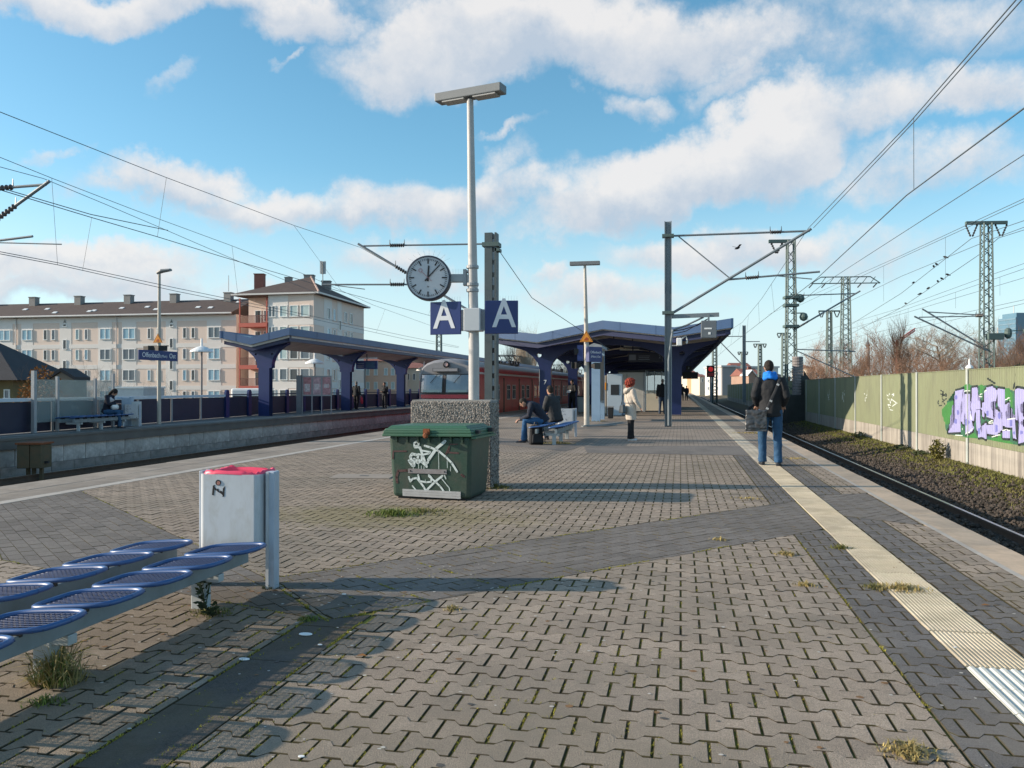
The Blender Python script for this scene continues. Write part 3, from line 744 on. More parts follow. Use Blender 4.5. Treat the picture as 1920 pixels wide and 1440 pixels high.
for q in [[(628,655),(700,570),(760,550),(765,690),(750,765),(700,815),(676,815),(650,750)], [(888,372),(945,360),(955,430),(895,430)], [(1050,378),(1090,362),(1110,400),(1075,480)], [(1345,412),(1385,405),(1425,470),(1420,640),(1400,560),(1350,520)], [(880,955),(1000,905),(1040,965),(940,965)], [(1150,985),(1300,935),(1450,1040),(1300,1015)]]:
    wall_paint('green_patch', P2([q]), m_gg, .0035, gbg)
outl = []
for q in LET: outl += ribbon([gz(*p) for p in q], .115, True)
outl += P2(LET)
wall_paint('outline', outl, m_gk, .005, gbg)
for q in LET: wall_paint('letter', P2([q]), m_gl, .0065, gbg)
for (x, y, a, c) in ((818,680,17,28),(790,780,16,30),(930,790,14,40),(955,680,10,25),(1285,715,16,42),(1245,860,16,45),(1055,890,14,35),(1410,800,18,38),(800,510,14,26),(1150,690,14,30),(1525,905,14,24),(1450,910,8,20)):
    wall_paint('spot', [[gz(x+a*math.cos(k*math.pi/5), y+c*math.sin(k*math.pi/5)) for k in range(10)]], m_gb, .008, gbg)
for s in ([(1080,470),(1055,500),(1090,505)], [(1350,540),(1390,515),(1410,555)], [(1160,800),(1190,770),(1215,780),(1200,800),(1165,800)], [(905,940),(985,860)], [(860,860),(865,940),(790,935)], [(1315,885),(1360,872),(1400,885)], [(890,440),(945,436)], [(1200,955),(1290,930)], [(785,445),(783,600)], [(960,660),(965,760)], [(1140,400),(1110,470)], [(1465,745),(1365,758)]):
    wall_paint('highlight', ribbon([gz(*p) for p in s], .022), m_gw, .0095, gbg)
wall_paint('white_tag', ribbon([gz(*p) for p in [(20,480),(35,540),(45,470),(60,600),(75,480),(95,470),(80,540),(128,575),(80,610)]], .03)+ribbon([gz(*p) for p in [(60,600),(30,590),(55,650),(80,655)]], .025), m_gw, .0095)
kk = []
for s in ([(600,520),(590,570),(600,605),(630,600)], [(620,430),(650,450),(630,500),(680,470),(690,520),(640,560),(630,600)], [(650,420),(640,520),(670,600)], [(615,470),(690,500)]):
    kk += ribbon([gz(*p) for p in s], .035)
wall_paint('black_tag', kk, m_gk, .0045)
wall_paint('spray_stroke', ribbon([gz(*p) for p in [(1150,300),(1180,320),(1225,350)]], .05), m_gk, .0045); wall_paint('spray_stroke', ribbon([gz(*p) for p in [(1460,250),(1450,330),(1440,410)]], .035), m_gk, .0045)
for i, yy in enumerate((36.6, 41.5, 45.4)):
    rr_ = random.Random(i); pts = [(yy-.28*k/6*1.5+rr_.uniform(-.1,.1), .95+rr_.uniform(-.32,.32)) for k in range(9)]
    wall_paint('white_tag', ribbon(pts, .028), m_gw, .004)
# white cap on the post by the graffiti
# ------------------------------------------------------------------ canopies
m_blue = M('canopy_blue', (.036,.090,.20), .45, .10, 2, spec=.5, dirt=(.06,.085,.16), dirt_amt=.4, dirt_scale=.8)
m_navy = M('canopy_navy', (.012,.020,.075), .45, .12, 2, spec=.45, dirt=(.02,.022,.06), dirt_amt=.5)
m_col = M('column_blue', (.012,.027,.118), .4, .08, 2, spec=.5, dirt=(.03,.03,.12), dirt_amt=.4)
m_soff = M('soffit', (.62,.59,.55), .8, .08, 1.5, dirt=(.2,.19,.17), dirt_amt=.5, dirt_scale=.4)
m_roof = M('roof_sheet', (.40,.43,.45), .6, .1, 1)
m_white = M('white_paint', (.78,.80,.80), .45, .05, 3, dirt=(.55,.56,.55), dirt_amt=.35)
m_dark = M('dark_metal', (.022,.024,.028), .5, .15, 5)
m_black = M('black_plastic', (.012,.012,.014), .5, .1, 5)
m_grey = M('grey_metal', (.30,.32,.34), .5, .1, 4, metal=.1)
def curve_plate(name, outlines, thick, mat, parent, loc, rot=(R(90),0,0)):
    cu = bpy.data.curves.new(name, 'CURVE'); cu.dimensions = '2D'; cu.fill_mode = 'BOTH'; cu.extrude = thick/2
    for pl in outlines:
        s = cu.splines.new('POLY'); s.points.add(len(pl)-1); s.use_cyclic_u = True
        for p, q in zip(s.points, pl): p.co = (q[0], q[1], 0, 1)
    return solid_curve(name, cu, mat, parent, loc, rot)
def circ(cx, cz, r, n=20): return [(cx+r*math.cos(2*math.pi*i/n), cz+r*math.sin(2*math.pi*i/n)) for i in range(n)]

def canopy(root, prof, front, LEN, frames, frame_outline, holes, rafters, drop=.36):
    """prof: (x, z_top) across; front(x): where the roof begins along local y"""
    # roof slab
    def slab(dz0, dz1, x_in=0, y_in=0.):
        b = MB(); vs = []; fs = []
        for yy in (0, 1):
            for (x, z) in prof:
                y = (front(x)+y_in) if yy == 0 else LEN
                vs += [(x, y, z+dz0), (x, y, z+dz1)]
        n = len(prof); k = 2*n
        for i in range(n-1):
            a = 2*i
            fs += [(a, a+2, k+a+2, k+a), (a+1, k+a+1, k+a+3, a+3), (a, a+1, a+3, a+2), (k+a, k+a+2, k+a+3, k+a+1)]
        fs += [(0, k, k+1, 1), (2*n-2, 2*n-1, k+2*n-1, k+2*n-2)]
        return b.add(vs, fs)
    slab(-.10, -.03, y_in=.12).build('roof', m_roof, root)
    slab(-.40, -.105, y_in=.14).build('soffit', m_soff, root)
    # front fascia: an upper pale band, set proud, and the dark beam below
    fb = MB(); db = MB()
    for (x0, z0), (x1, z1) in zip(prof[:-1], prof[1:]):
        for b, t0, t1, oy, th in ((fb, -drop, .04, 0, .11), (db, -drop-.27, -drop+.0, .22, .2)):
            y0, y1 = front(x0)+oy, front(x1)+oy
            b.add([(x0,y0,z0+t0),(x1,y1,z1+t0),(x1,y1+th,z1+t0),(x0,y0+th,z0+t0),(x0,y0,z0+t1),(x1,y1,z1+t1),(x1,y1+th,z1+t1),(x0,y0+th,z0+t1)],
                  [(0,3,2,1),(4,5,6,7),(0,1,5,4),(1,2,6,5),(2,3,7,6),(3,0,4,7)])
    fb.build('fascia', m_blue, root); db.build('fascia_beam', m_navy, root)
    for (x, z), sg in ((prof[0], -1), (prof[-1], 1)):
        b = MB(); b.box(x, front(x)-.02, z-drop, x+sg*.10, LEN, z+.045); b.build('side_fascia', m_blue, root)
        b = MB(); b.box(x-sg*.22, front(x)+.22, z-drop-.26, x-sg*.02, LEN, z-drop-.003); b.build('edge_beam', m_navy, root)
    sm = MB(); sm.box(-.004,-.006,-drop,.004,.006,.046); sme = sm.mesh('seam'); sme.materials.append(m_navy)
    for (x, z), sg in ((prof[0], -1), (prof[-1], 1)):
        for k in range(1, 28):
            o = bpy.data.objects.new('seam', sme); COL.objects.link(o); o.parent = root; o.location = (x+sg*.1005, front(x)+3*k, z+.001)
    for (x0, z0), (x1, z1) in zip(prof[:-1], prof[1:]):
        n = max(1, int(abs(x1-x0)/1.5))
        for k in range(n):
            t = (k+.5)/n; x = x0+(x1-x0)*t; o = bpy.data.objects.new('seam', sme); COL.objects.link(o); o.parent = root; o.location = (x, front(x)-.001, z0+(z1-z0)*t+.001)
    for y in frames:
        curve_plate('frame', [frame_outline]+holes, .34, m_col, root, (0, y, 0))
    if rafters:
        rb = MB()
        for (x0, z0), (x1, z1) in zip(prof[:-1], prof[1:]): rb.bar((x0+.02, 0, z0-.5), (x1-.02, 0, z1-.5), .22, .2)
        rme = rb.mesh('rafter'); rme.materials.append(m_navy)
        for y in rafters:
            o = bpy.data.objects.new('rafter', rme); COL.objects.link(o); o.parent = root; o.location = (0, y, 0)
c1 = empty('platform_canopy', 'large blue butterfly roof standing on the middle platform beside the red train', 'canopy', (-3.52, 38.2, 0), R(.35))
P_ = [(-5.55,4.20),(-3.25,3.90),(0,4.42),(3.25,3.98),(5.62,4.27)]
half = [(3.3,3.46),(5.4,3.74),(5.4,3.64),(4.85,3.47),(4.3,3.24),(3.92,2.95),(3.70,2.65),(3.60,2.4),(3.58,0),(3.02,0),(3.0,2.4),(2.90,2.65),(2.65,2.95),(2.2,3.22),(1.6,3.40),(.7,3.51)]
outl_ = [(0,3.88)]+half+[(0,3.53)]+[(-x, z) for x, z in reversed(half)]
outl_ = [(x, z-.004) for x, z in outl_]
fr1 = [4.1+11.6*i for i in range(10)]
canopy(c1, P_, lambda x: -.33*x, 118, fr1, outl_, [circ(-3.62,3.05,.13), circ(3.62,3.05,.13)], [4.1+11.6*i+k*2.9 for i in range(10) for k in (1,2,3)])
# a white strip and the track number on the first left column
b = MB(); b.box(-3.60, 3.88, 1.15, -3.585, 4.3, 2.3); b.build('edge_strip', m_white, c1)
text('number', '7', .34, m_white, c1, (-3.3, 3.92, 1.62))
c2 = empty('platform_canopy', 'narrow blue canopy on single columns over the left platform', 'canopy', (-19.45, 35.4, 0), R(.25))
P2_ = [(-1.72,3.98),(-.25,3.66),(1.62,4.08)]
fo = [(-.25,3.22),(1.2,3.52),(1.2,3.42),(1.0,3.33),(.70,3.10),(.48,2.78),(.40,2.5),(.40,2.3),(.28,2.28),(.28,0),(-.28,0),(-.28,2.28),(-.36,2.3),(-.36,2.55),(-.5,2.80),(-.8,3.08),(-1.2,3.26),(-1.6,3.38),(-1.6,3.48)]
canopy(c2, P2_, lambda x: 0., 92, [1.0+9.9*i for i in range(9)], fo, [circ(-.42,2.95,.05,10), circ(.42,2.95,.05,10)], [], drop=.30)

# ------------------------------------------------------------------ the red train
m_red = M('train_red', (.40,.034,.040), .4, .14, 1.5, spec=.5, dirt=(.13,.03,.03), dirt_amt=.5, dirt_scale=1.2)
m_cab = M('train_grey', (.23,.225,.235), .5, .08, 2, dirt=(.09,.09,.10), dirt_amt=.4)
m_troof = M('train_roof', (.33,.34,.35), .6, .12, 2, dirt=(.15,.15,.15), dirt_amt=.5)
m_brown = M('train_gap', (.055,.035,.03), .6, .2, 3)
m_win = M('train_glass', (.035,.04,.045), .06, .1, 2, spec=.8)
m_fwin = M('cab_glass', (.20,.25,.29), .05, .25, 1.2, spec=.8)
m_alu = M('window_frame_alu', (.42,.40,.40), .4, .1, 3)
train = empty('train', 'dark red suburban train with a grey cab waiting at the middle platform', 'train', (-10.83, 37.2, -.93))
def train_body(L, cab):
    # cross-section half (x, z above rail), sides upright with a curved roof
    sec = [(1.30,.55),(1.40,.75),(1.43,1.2),(1.43,2.6),(1.40,3.05),(1.30,3.28),(1.10,3.46),(.75,3.60),(.35,3.66),(0,3.67)]
    ring = sec+[(-x, z) for x, z in reversed(sec[:-1])]
    b = MB(); vs = []; n = len(ring)
    ys = [0, .06, .18, .38, .7, 1.1, L] if cab else [0, L]
    for y in ys:
        for x, z in ring:
            s = 1.0; dz = 0; yy = y
            if cab and y < 1.1:
                t = 1-y/1.1; s = 1-.10*t**3
                yy = y + max(0, z-1.9)**2*.16*t + (abs(x)/1.43)**3*.28*t
                if z > 2.9: dz = -.16*t*t*(z-2.9)/.7
            vs.append((x*s, yy, z+dz))
    fs = []; mi = []
    for i in range(len(ys)-1):
        for j in range(n):
            k = (j+1) % n; fs.append((i*n+j, (i+1)*n+j, (i+1)*n+k, i*n+k))
            roof = ring[j][1] > 3.2 and ring[k][1] > 3.2
            front = cab and ys[i] < .7
            z = (ring[j][1]+ring[k][1])/2
            mi.append(2 if roof and not front else (1 if front and z > 1.95 else 0))
    fs.append(tuple(range(n))); mi.append(1); fs.append(tuple((len(ys)-1)*n+j for j in reversed(range(n)))); mi.append(0)
    b.add(vs, fs); b.mi = mi; return b
def car(y0, L, cab=False):
    body = train_body(L, cab).build('body', [m_red, m_cab, m_troof], train, loc=(0, y0, 0)); smooth_angle(body.data, 28)
    for sx in (1, -1):
        X = 1.432*sx
        b = MB(); b.box(X-.012*sx, .9 if cab else .1, 2.93, X+.012*sx, L-.1, 3.03); b.build('rain_strip', m_alu, body)
        if sx < 0: continue
        y = 2.2 if cab else 1.2; k = 0
        while y < L-1.6:
            b = MB(); b.box(X-.02, y, .62, X+.006, y+.34, 2.82); b.build('door_gap', m_brown, body)
            for dy, w in ((.95, .85), (2.45, .95)):
                if y+dy+w > L-.4: continue
                f = MB(); x0, x1 = X-.015, X+.014; a, c, z0, z1 = y+dy, y+dy+w, 1.62, 2.45
                for q in ((a,z0,c,z0+.05),(a,z1-.05,c,z1),(a,z0+.05,a+.05,z1-.05),(c-.05,z0+.05,c,z1-.05),(a+.05,(z0+z1)/2+.12,c-.05,(z0+z1)/2+.16),((a+c)/2-.02,z0+.05,(a+c)/2+.02,z1-.05)):
                    f.box(x0, q[0], q[1], x1, q[2], q[3])
                fo_ = f.build('window', m_alu, body)
                g = MB(); g.box(X-.02, a+.03, z0+.03, X+.004, c-.03, z1-.03); g.build('pane', m_win, fo_)
            y += 4.35; k += 1
        b = MB(); b.box(X-.03, .9 if cab else .1, .56, X+.008, L-.1, .95); b.build('skirt', m_cab, body)
    for yb in (3.2, L-3.4):
        bg = MB(); bg.box(-1.1, yb-1.5, .35, 1.1, yb+1.5, .62)
        bo = bg.build('bogie', m_dark, train, loc=(0, y0, 0))
        for yy in (yb-1.05, yb+1.05):
            w_ = MB()
            for sx in (-.75, .75): w_.lathe([(.1,-.07),(.42,-.07),(.45,-.02),(.42,.07),(.1,.07)], 20, (sx, yy, .43), 'X')
            w_.tube([(-.75, yy, .43), (.75, yy, .43)], .08, 8); w_.build('wheel', m_railr, bo)
    return body
front_car = car(0, 22.6, True); car(23.2, 20.2); car(44.0, 22.6); car(67.3, 22.6); car(90.5, 20)
def cab_front():
    # two windscreens, lamp, destination box, stripe, wipers
    def yf(z, x): return max(0, z-1.9)**2*.16+(abs(x)/1.43)**3*.28
    def patch(b, x0, x1, z0, z1, off, nx=8, nz=5, rnd=.08):
        vs = []; fs = []
        for j in range(nz+1):
            for i in range(nx+1):
                x = x0+(x1-x0)*i/nx; z = z0+(z1-z0)*j/nz
                vs.append((x, yf(z, x/.9)-off, z))
        for j in range(nz):
            for i in range(nx): a = j*(nx+1)+i; fs.append((a, a+1, a+nx+2, a+nx+1))
        b.add(vs, fs)
    for x0, x1 in ((-1.17,-.10), (.10,1.17)):
        f = MB(); patch(f, x0-.045, x1+.045, 2.02, 2.93, .012); fo_ = f.build('windscreen', m_black, front_car)
        g = MB(); patch(g, x0, x1, 2.065, 2.885, .02); g.build('pane', m_fwin, fo_)
        s = MB(); patch(s, x0+.1, x1-.1, 2.07, 2.17, .026); s.build('sill', M('cab_sill', (.30,.40,.38), .6, .1, 3), fo_)
        w_ = MB(); xs = x0+.85 if x0 < 0 else x1-.35
        w_.tube([(xs, yf(2.9,xs)-.06, 2.93), (xs-.35, yf(2.5,xs-.3)-.06, 2.5)], .012, 6); w_.build('wiper', m_black, fo_)
    st = MB(); patch(st, -1.2, 1.2, 1.78, 1.96, .012, 12, 2); st.build('stripe', M('train_stripe_red', (.42,.06,.07), .4, .1, 2), front_car)
    d = MB(); d.box(-.62, yf(3.1,0)-.03, 3.04, .62, yf(3.2,0)+.2, 3.20); dd = d.build('destination_box', M('box_frame', (.10,.10,.11), .5), front_car)
    e = MB(); e.box(-.58, yf(3.1,0)-.034, 3.06, .58, yf(3.1,0)-.02, 3.18); e.build('destination_screen', M('box_glass', (.28,.27,.28), .3, .15, 6), dd)
    l = MB(); l.lathe([(.15,-.0),(.16,.10),(.13,.13),(.12,.09)], 18, (0, yf(3.38,0)+.12, 3.38), 'Y'); lo = l.build('headlight', m_dark, front_car)
    l = MB(); l.lathe([(.10,.0),(.09,.105)], 16, (0, yf(3.38,0)+.12, 3.38), 'Y'); l.build('lamp_glass', M('lamp_glass', (.55,.35,.32), .2, .1, 8), lo)
    for sx in (-.9, .9):
        l = MB(); l.lathe([(.13,0),(.13,.06),(.10,.075)], 16, (sx, .25, 1.35), 'Y'); l.build('headlight', m_fwin, front_car)
    c = MB(); c.tube([(0,.1,.95),(0,-.35,.95)], .09, 10); c.box(-.2,-.5,.75,.2,-.3,1.15); c.build('coupler', m_dark, front_car)
cab_front()
for yy in (13.5, 15.2, 36, 57):       # roof gear and pantograph
    b = MB(); b.box(-.5, yy-.6, 3.66, .5, yy+.6, 3.80)
    for sx in (-.45, .45):
        b.tube([(sx, yy-.5, 3.8), (sx*.7, yy+.75, 4.05), (sx*.6, yy-.3, 4.28)], .03, 6)
        b.lathe([(.07,0),(.10,.05),(.07,.1),(.10,.15),(.07,.2)], 8, (sx, yy-.5, 3.78))
        b.lathe([(.07,0),(.10,.05),(.07,.1),(.10,.15),(.07,.2)], 8, (sx, yy+.5, 3.78))
    b.tube([(-.9, yy-.3, 4.24), (-.6, yy-.3, 4.31), (.6, yy-.3, 4.31), (.9, yy-.3, 4.24)], .03, 6)
    b.build('pantograph', m_dark, train)

# ------------------------------------------------------------------ buildings
def cam_xy(u, d):     # world x, y of an upright line at picture column u, d metres ahead of the camera
    x = (u-960)/FPX*d
    return Vector((x*math.cos(YAW)-d*math.sin(YAW), x*math.sin(YAW)+d*math.cos(YAW), 0))
class Facade:
    def __init__(s, u0, d0, u1, d1):
        s.A = cam_xy(u0, d0); s.B = cam_xy(u1, d1); s.e = (s.B-s.A); s.L = s.e.length; s.e.normalize(); s.n = Vector((s.e.y, -s.e.x, 0))
        if s.n.dot(-s.A) < 0: s.n = -s.n
    def st(s, u, v):
        d = px_ray(u, v); # intersect the plane
        t = s.A.dot(s.n)/d.dot(s.n); p = Vector((0,0,CAMH))+d*t
        return (p-s.A).dot(s.e), p.z
    def P(s, a, o, z): return s.A+s.e*a+s.n*o+Vector((0,0,z))
    def slab(s, b, a0, a1, z0, z1, o0, o1):
        b.add([s.P(a0,o0,z0),s.P(a1,o0,z0),s.P(a1,o1,z0),s.P(a0,o1,z0),s.P(a0,o0,z1),s.P(a1,o0,z1),s.P(a1,o1,z1),s.P(a0,o1,z1)],
              [(0,1,2,3),(4,7,6,5),(0,4,5,1),(1,5,6,2),(2,6,7,3),(3,7,4,0)]); return b
m_wf = M('window_white', (.72,.74,.74), .5, .05, 2)
m_wg = [M('window_glass', (.10,.13,.16), .05, .2, .5, spec=.8), M('window_blue', (.25,.42,.52), .1, .15, .5, spec=.7), M('window_pale', (.40,.50,.50), .3, .1, .6), M('window_dark', (.05,.055,.06), .08, .2, .5, spec=.8)]
def window(fc, a0, a1, z0, z1, parent, split=1, g=None, o=0., r=rng, wf=None):
    f = MB(); t = .075
    fc.slab(f, a0-.05, a1+.05, z0-.09, z0, o-.05, o+.12)
    fc.slab(f, a0, a1, z1-t, z1, o-.05, o+.08)
    for k in range(split+1):
        a = a0+(a1-a0)*k/split; w = t if 0 < k < split else t*.5
        c0 = max(a0, a-w*.7); c1 = min(a1, a+w*.7)
        if k == 0: c0, c1 = a0, a0+t
        if k == split: c0, c1 = a1-t, a1
        fc.slab(f, c0, c1, z0, z1-t, o-.05, o+.08)
    fo_ = f.build('window', wf or m_wf, parent)
    p = MB()
    for k in range(split):
        a = a0+(a1-a0)*k/split; fc.slab(p, a+.02, a+(a1-a0)/split-.02, z0+.005, z1-.02, o-.06, o+.02)
    p.build('pane', m_wg[g if g is not None else r.choice((0,1,2,3))], fo_)
    return fo_
m_pink = M('render_pink', (.70,.575,.50), .85, .05, .3, dirt=(.62,.50,.44), dirt_amt=.4, dirt_scale=.25)
m_pale = M('render_pale', (.70,.665,.635), .85, .05, .3, dirt=(.62,.59,.57), dirt_amt=.4, dirt_scale=.25)
m_tile = M('roof_tile', (.085,.062,.055), .85, .18, 1.5, bump=.5, bscale=8, dirt=(.05,.04,.037), dirt_amt=.5)
m_chim = M('chimney_grey', (.26,.25,.24), .9, .12, 1, dirt=(.16,.15,.14), dirt_amt=.5)
m_brickc = M('chimney_brick', (.24,.10,.08), .9, .15, 3)
m_gut = M('gutter_pale', (.55,.54,.53), .5, .06, 1)
def long_block():
    fc = Facade(-160, 117, 447, 107.5)
    root = empty('apartment_block', 'long four storey pale pink apartment block with brown roof and chimneys behind the left platform', 'building', fc.A)
    root.location = (0,0,0)
    ztop = fc.st(300, 592)[1]; S = lambda u: fc.st(u, 640)[0]
    b = MB(); fc.slab(b, 0, fc.L-.3, -6.5, ztop, -11, 0); b.build('wall', m_pink, root)
    for u0, u1 in ((-70,-30),(-4,24),(40,62),(112,134),(184,210),(229,256),(311,332),(388,415)):
        q = MB(); fc.slab(q, S(u0), S(u1), -6.3, ztop-.01, -.1, .03); q.build('render_strip', m_pale, root)
    for v in (648, 687.5, 727):
        z = fc.st(300, v)[1]
        q = MB(); fc.slab(q, .02, fc.L-.32, z-.28, z+.28, -.1, .045); q.build('render_band', m_pale, root)
    q = MB(); fc.slab(q, .02, fc.L-.32, ztop-.75, ztop-.05, -.1, .04); q.build('render_band', m_pale, root)
    rows = [fc.st(300, v)[1] for v in (634, 673, 712.5, 752, 791)]
    r = random.Random(9)
    for zi, z in enumerate(rows):
        for u0, u1 in ((-70,-48),(-3,20),(42,61),(188,208),(231,254),(391,413)):
            window(fc, S(u0), S(u1), z, z+1.38, root, 2, r.choice((0,1,1,2)), .05 if True else 0, r)
        for u0, u1 in ((-110,-103),(82,89),(97,104),(142,149),(159,165),(277,283),(294,300),(343,350),(359,366)):
            window(fc, S(u0), S(u1), z, z+1.35, root, 1, r.choice((0,1,2,3)), .0, r)
    for v in (652, 692, 731):
        z = fc.st(322, v)[1]
        for u in (122, 322): window(fc, S(u-3.5), S(u+3.5), z, z+1.25, root, 1, 3, .035)
    for u in (122, 322):
        z = fc.st(u, 612)[1]; window(fc, S(u-3.5), S(u+3.5), z, z+.35, root, 1, 3, .035)
        q = MB(); a = S(u); q.prism([fc.P(a-.2,.05,z+.5), fc.P(a+.2,.05,z+.5), fc.P(a,.05,z+.95)], fc.n*.04); q.build('gable_window', m_wg[3], root)
    # roof, gutter, downpipes
    zr = fc.st(300, 563)[1]+.55
    q = MB(); q.prism([fc.P(-1,.7,ztop+.02), fc.P(-1,-11.6,ztop+.02), fc.P(-1,-11.6,ztop+.22), fc.P(-1,-5.5,zr), fc.P(-1,.7,ztop+.22)], fc.e*(fc.L+.4)); roof = q.build('roof', m_tile, root)
    q = MB(); q.tube([fc.P(-1,.78,ztop+.12), fc.P(fc.L-.6,.78,ztop+.12)], .13, 8); q.build('gutter', m_gut, root)
    for u in (31, 219):
        q = MB(); q.tube([fc.P(S(u),.12,ztop), fc.P(S(u),.12,-6)], .07, 6); q.build('downpipe', m_gut, root)
    for u in (-80, 15, 103, 199, 288, 393):
        a = S(u); q = MB(); fc.slab(q, a-.5, a+.5, zr-1.9, zr+.75, -5.2, -4.3); fc.slab(q, a-.57, a+.57, zr+.75, zr+.86, -5.27, -4.23); q.build('chimney', m_chim, roof)
    q = MB(); q.tube([fc.P(S(393),-4.7,zr+1), fc.P(S(393),-4.7,zr+3.2)], .05, 6); q.build('antenna', m_gut, roof)
    for u, k in ((22,.5),(64,.5),(165,.3),(209,.45),(255,.5),(357,.4),(418,.75),(97,.2),(159,.25),(282,.3),(383,.35)):
        a = S(u); z = ztop+.22+(zr-ztop-.22)*k; o_ = .7-6.2*k
        q = MB(); q.bar(fc.P(a-.3,o_,z+.04), fc.P(a+.3,o_,z+.04), .5, .12, (fc.n*.55+Vector((0,0,1)))); q.build('skylight', m_wf, roof)
    return fc, ztop
fcL, zL = long_block()
def corner_block():
    f1 = Facade(448, 104.5, 588, 102); f2 = Facade(588, 102, 682, 120)
    root = empty('apartment_block', 'taller corner apartment block with red balconies behind the left canopy', 'building', (0,0,0))
    zt = f1.st(560, 552)[1]; S = lambda u: f1.st(u, 600)[0]; S2 = lambda u: f2.st(u, 600)[0]
    C = f1.A-f1.n*0; 
    base = [f1.P(S(503),0,0), f1.B, f2.B, f2.B-f2.n*9.5, f1.A-f1.n*12, f1.P(0,-2.2,0), f1.P(S(503),-2.2,0)]
    b = MB(); b.prism([Vector((p.x,p.y,-6.5)) for p in base], (0,0,zt+6.5)); b.build('wall', m_pink, root)
    q = MB(); f1.slab(q, S(503), S(540), -6, zt-.02, -.1, .03); q.build('render_strip', m_pale, root)
    for v in (603, 643, 683, 722):
        z = f1.st(560, v)[1]
        q = MB(); f1.slab(q, S(540)+.005, f1.L-.02, z-.4, z+.4, -.1, .035); q.build('render_band', m_pale, root)
        q = MB(); f2.slab(q, .02, f2.L-.02, z-.4, z+.4, -.1, .035); q.build('render_band', m_pale, root)
    q = MB(); f2.slab(q, S2(607), S2(622), -6, zt-.02, -.1, .045); q.build('render_strip', m_pale, root)
    q = MB(); f2.slab(q, S2(632), S2(640), -6, zt-.02, -.1, .05); q.build('render_strip', m_pale, root)
    r = random.Random(4)
    for v in (592.5, 632, 672, 711.5, 751):
        z = f1.st(560, v)[1]
        for u0, u1, g in ((504,517,0),(525,539,2),(544,559,2),(564,581,2)): window(f1, S(u0), S(u1), z, z+1.35, root, 2 if g == 0 else 1, g if v < 640 else r.choice((0,3,2)), .03, r)
        for u0, u1 in ((612,618),(624,628),(645,649),(655,660)): window(f2, S2(u0), S2(u1), z, z+1.4, root, 1, r.choice((0,1,3)), .03, r)
        z2 = z-1.2; window(f2, S2(634), S2(638), z2, z2+1.3, root, 1, r.choice((0,3)), .06, r)
    m_rb = M('balcony_red', (.42,.10,.075), .7, .08, 1); m_rail2 = M('balcony_rail', (.13,.05,.045), .7, .1, 1)
    for v in (613, 653, 692, 731):
        z = f1.st(480, v)[1]
        bal = MB(); f1.slab(bal, .1, S(503)-.05, z, z+.5, -2.15, .25); bo = bal.build('balcony', m_rb, root)
        q = MB()
        f1.slab(q, .12, S(503)-.08, z+1.38, z+1.45, .13, .2)
        for k in range(26): a = .15+(S(503)-.3)*k/25; f1.slab(q, a, a+.05, z+.5, z+1.38, .14, .19)
        q.build('railing', m_rail2, bo)
        window(f1, 1.0, 1.9, z+.55, z+2.3, bo, 1, 3, -2.1); window(f1, 2.25, 3.1, z+.9, z+2.3, bo, 1, 0, -2.1)
    for a in (.12, S(503)-.2):
        q = MB(); f1.slab(q, a, a+.14, -6, zt-.3, .05, .2); q.build('balcony_post', m_rb, root)
    # hipped roof
    zr = zt+3.05; cen = (f1.A*.35+f1.B*.65)-f1.n*6.2; cen2 = f2.B-f2.n*5+(-f2.e)*6
    ov = .7
    e0 = f1.P(-.7, ov, zt); e1 = f1.B+(f1.e+f1.n+f2.n)*.45+Vector((0,0,zt)); e2 = f2.P(f2.L+.7, ov, zt); e3 = f2.P(f2.L+.7,-10.2,zt); e4 = f1.P(-.7,-12.7,zt)
    t0 = Vector((cen.x,cen.y,zr)); t1 = Vector((cen2.x,cen2.y,zr))
    q = MB(); U = Vector((0,0,.2))
    vs = [e0,e1,e2,e3,e4]; q.add(vs+[p+U for p in vs]+[t0,t1], [(4,3,2,1,0)]+[(i,(i+1)%5,5+(i+1)%5,5+i) for i in range(5)]+[(5,6,10),(6,7,11,10),(7,8,11),(8,9,10,11),(9,5,10)])
    roof = q.build('roof', m_tile, root)
    q = MB()
    q.bar(e0+Vector((0,0,.12)), e1+Vector((0,0,.12)), .16, .2); q.bar(e1+Vector((0,0,.12)), e2+Vector((0,0,.12)), .16, .2); q.build('gutter', m_gut, root)
    q = MB(); q.tube([e1+U*1.2, t0+Vector((0,0,.03))], .12, 6); q.build('hip_tiles', M('hip_tile', (.34,.25,.22), .8), roof)
    for (u, v0, w, mm, dd) in ((487,515,1.25,m_brickc,111),(580,517,1.25,m_chim,110),(612,528,1.15,m_chim,113),(541,521,.9,m_chim,112)):
        p = cam_xy(u, dd); zt2 = CAMH+(727-v0)/FPX*dd
        q = MB(); q.obox((p.x,p.y,zt2-1.9), (w,w*.8,3.8), Matrix.Rotation(YAW,3,'Z')); q.obox((p.x,p.y,zt2+.05), (w*1.12,w*.95,.1), Matrix.Rotation(YAW,3,'Z')); q.build('chimney', mm, roof)
    p = cam_xy(605, 112); z0 = CAMH+(727-530)/FPX*112
    q = MB(); q.tube([(p.x,p.y,z0),(p.x,p.y,z0+2.9)], .07, 6)
    for k in range(3): a = k*2.1; q.box(p.x+.28*math.cos(a)-.12, p.y+.28*math.sin(a)-.12, z0+1.2, p.x+.28*math.cos(a)+.12, p.y+.28*math.sin(a)+.12, z0+2.9)
    q.build('phone_antenna', M('antenna_grey', (.35,.37,.38), .6), roof)
corner_block()
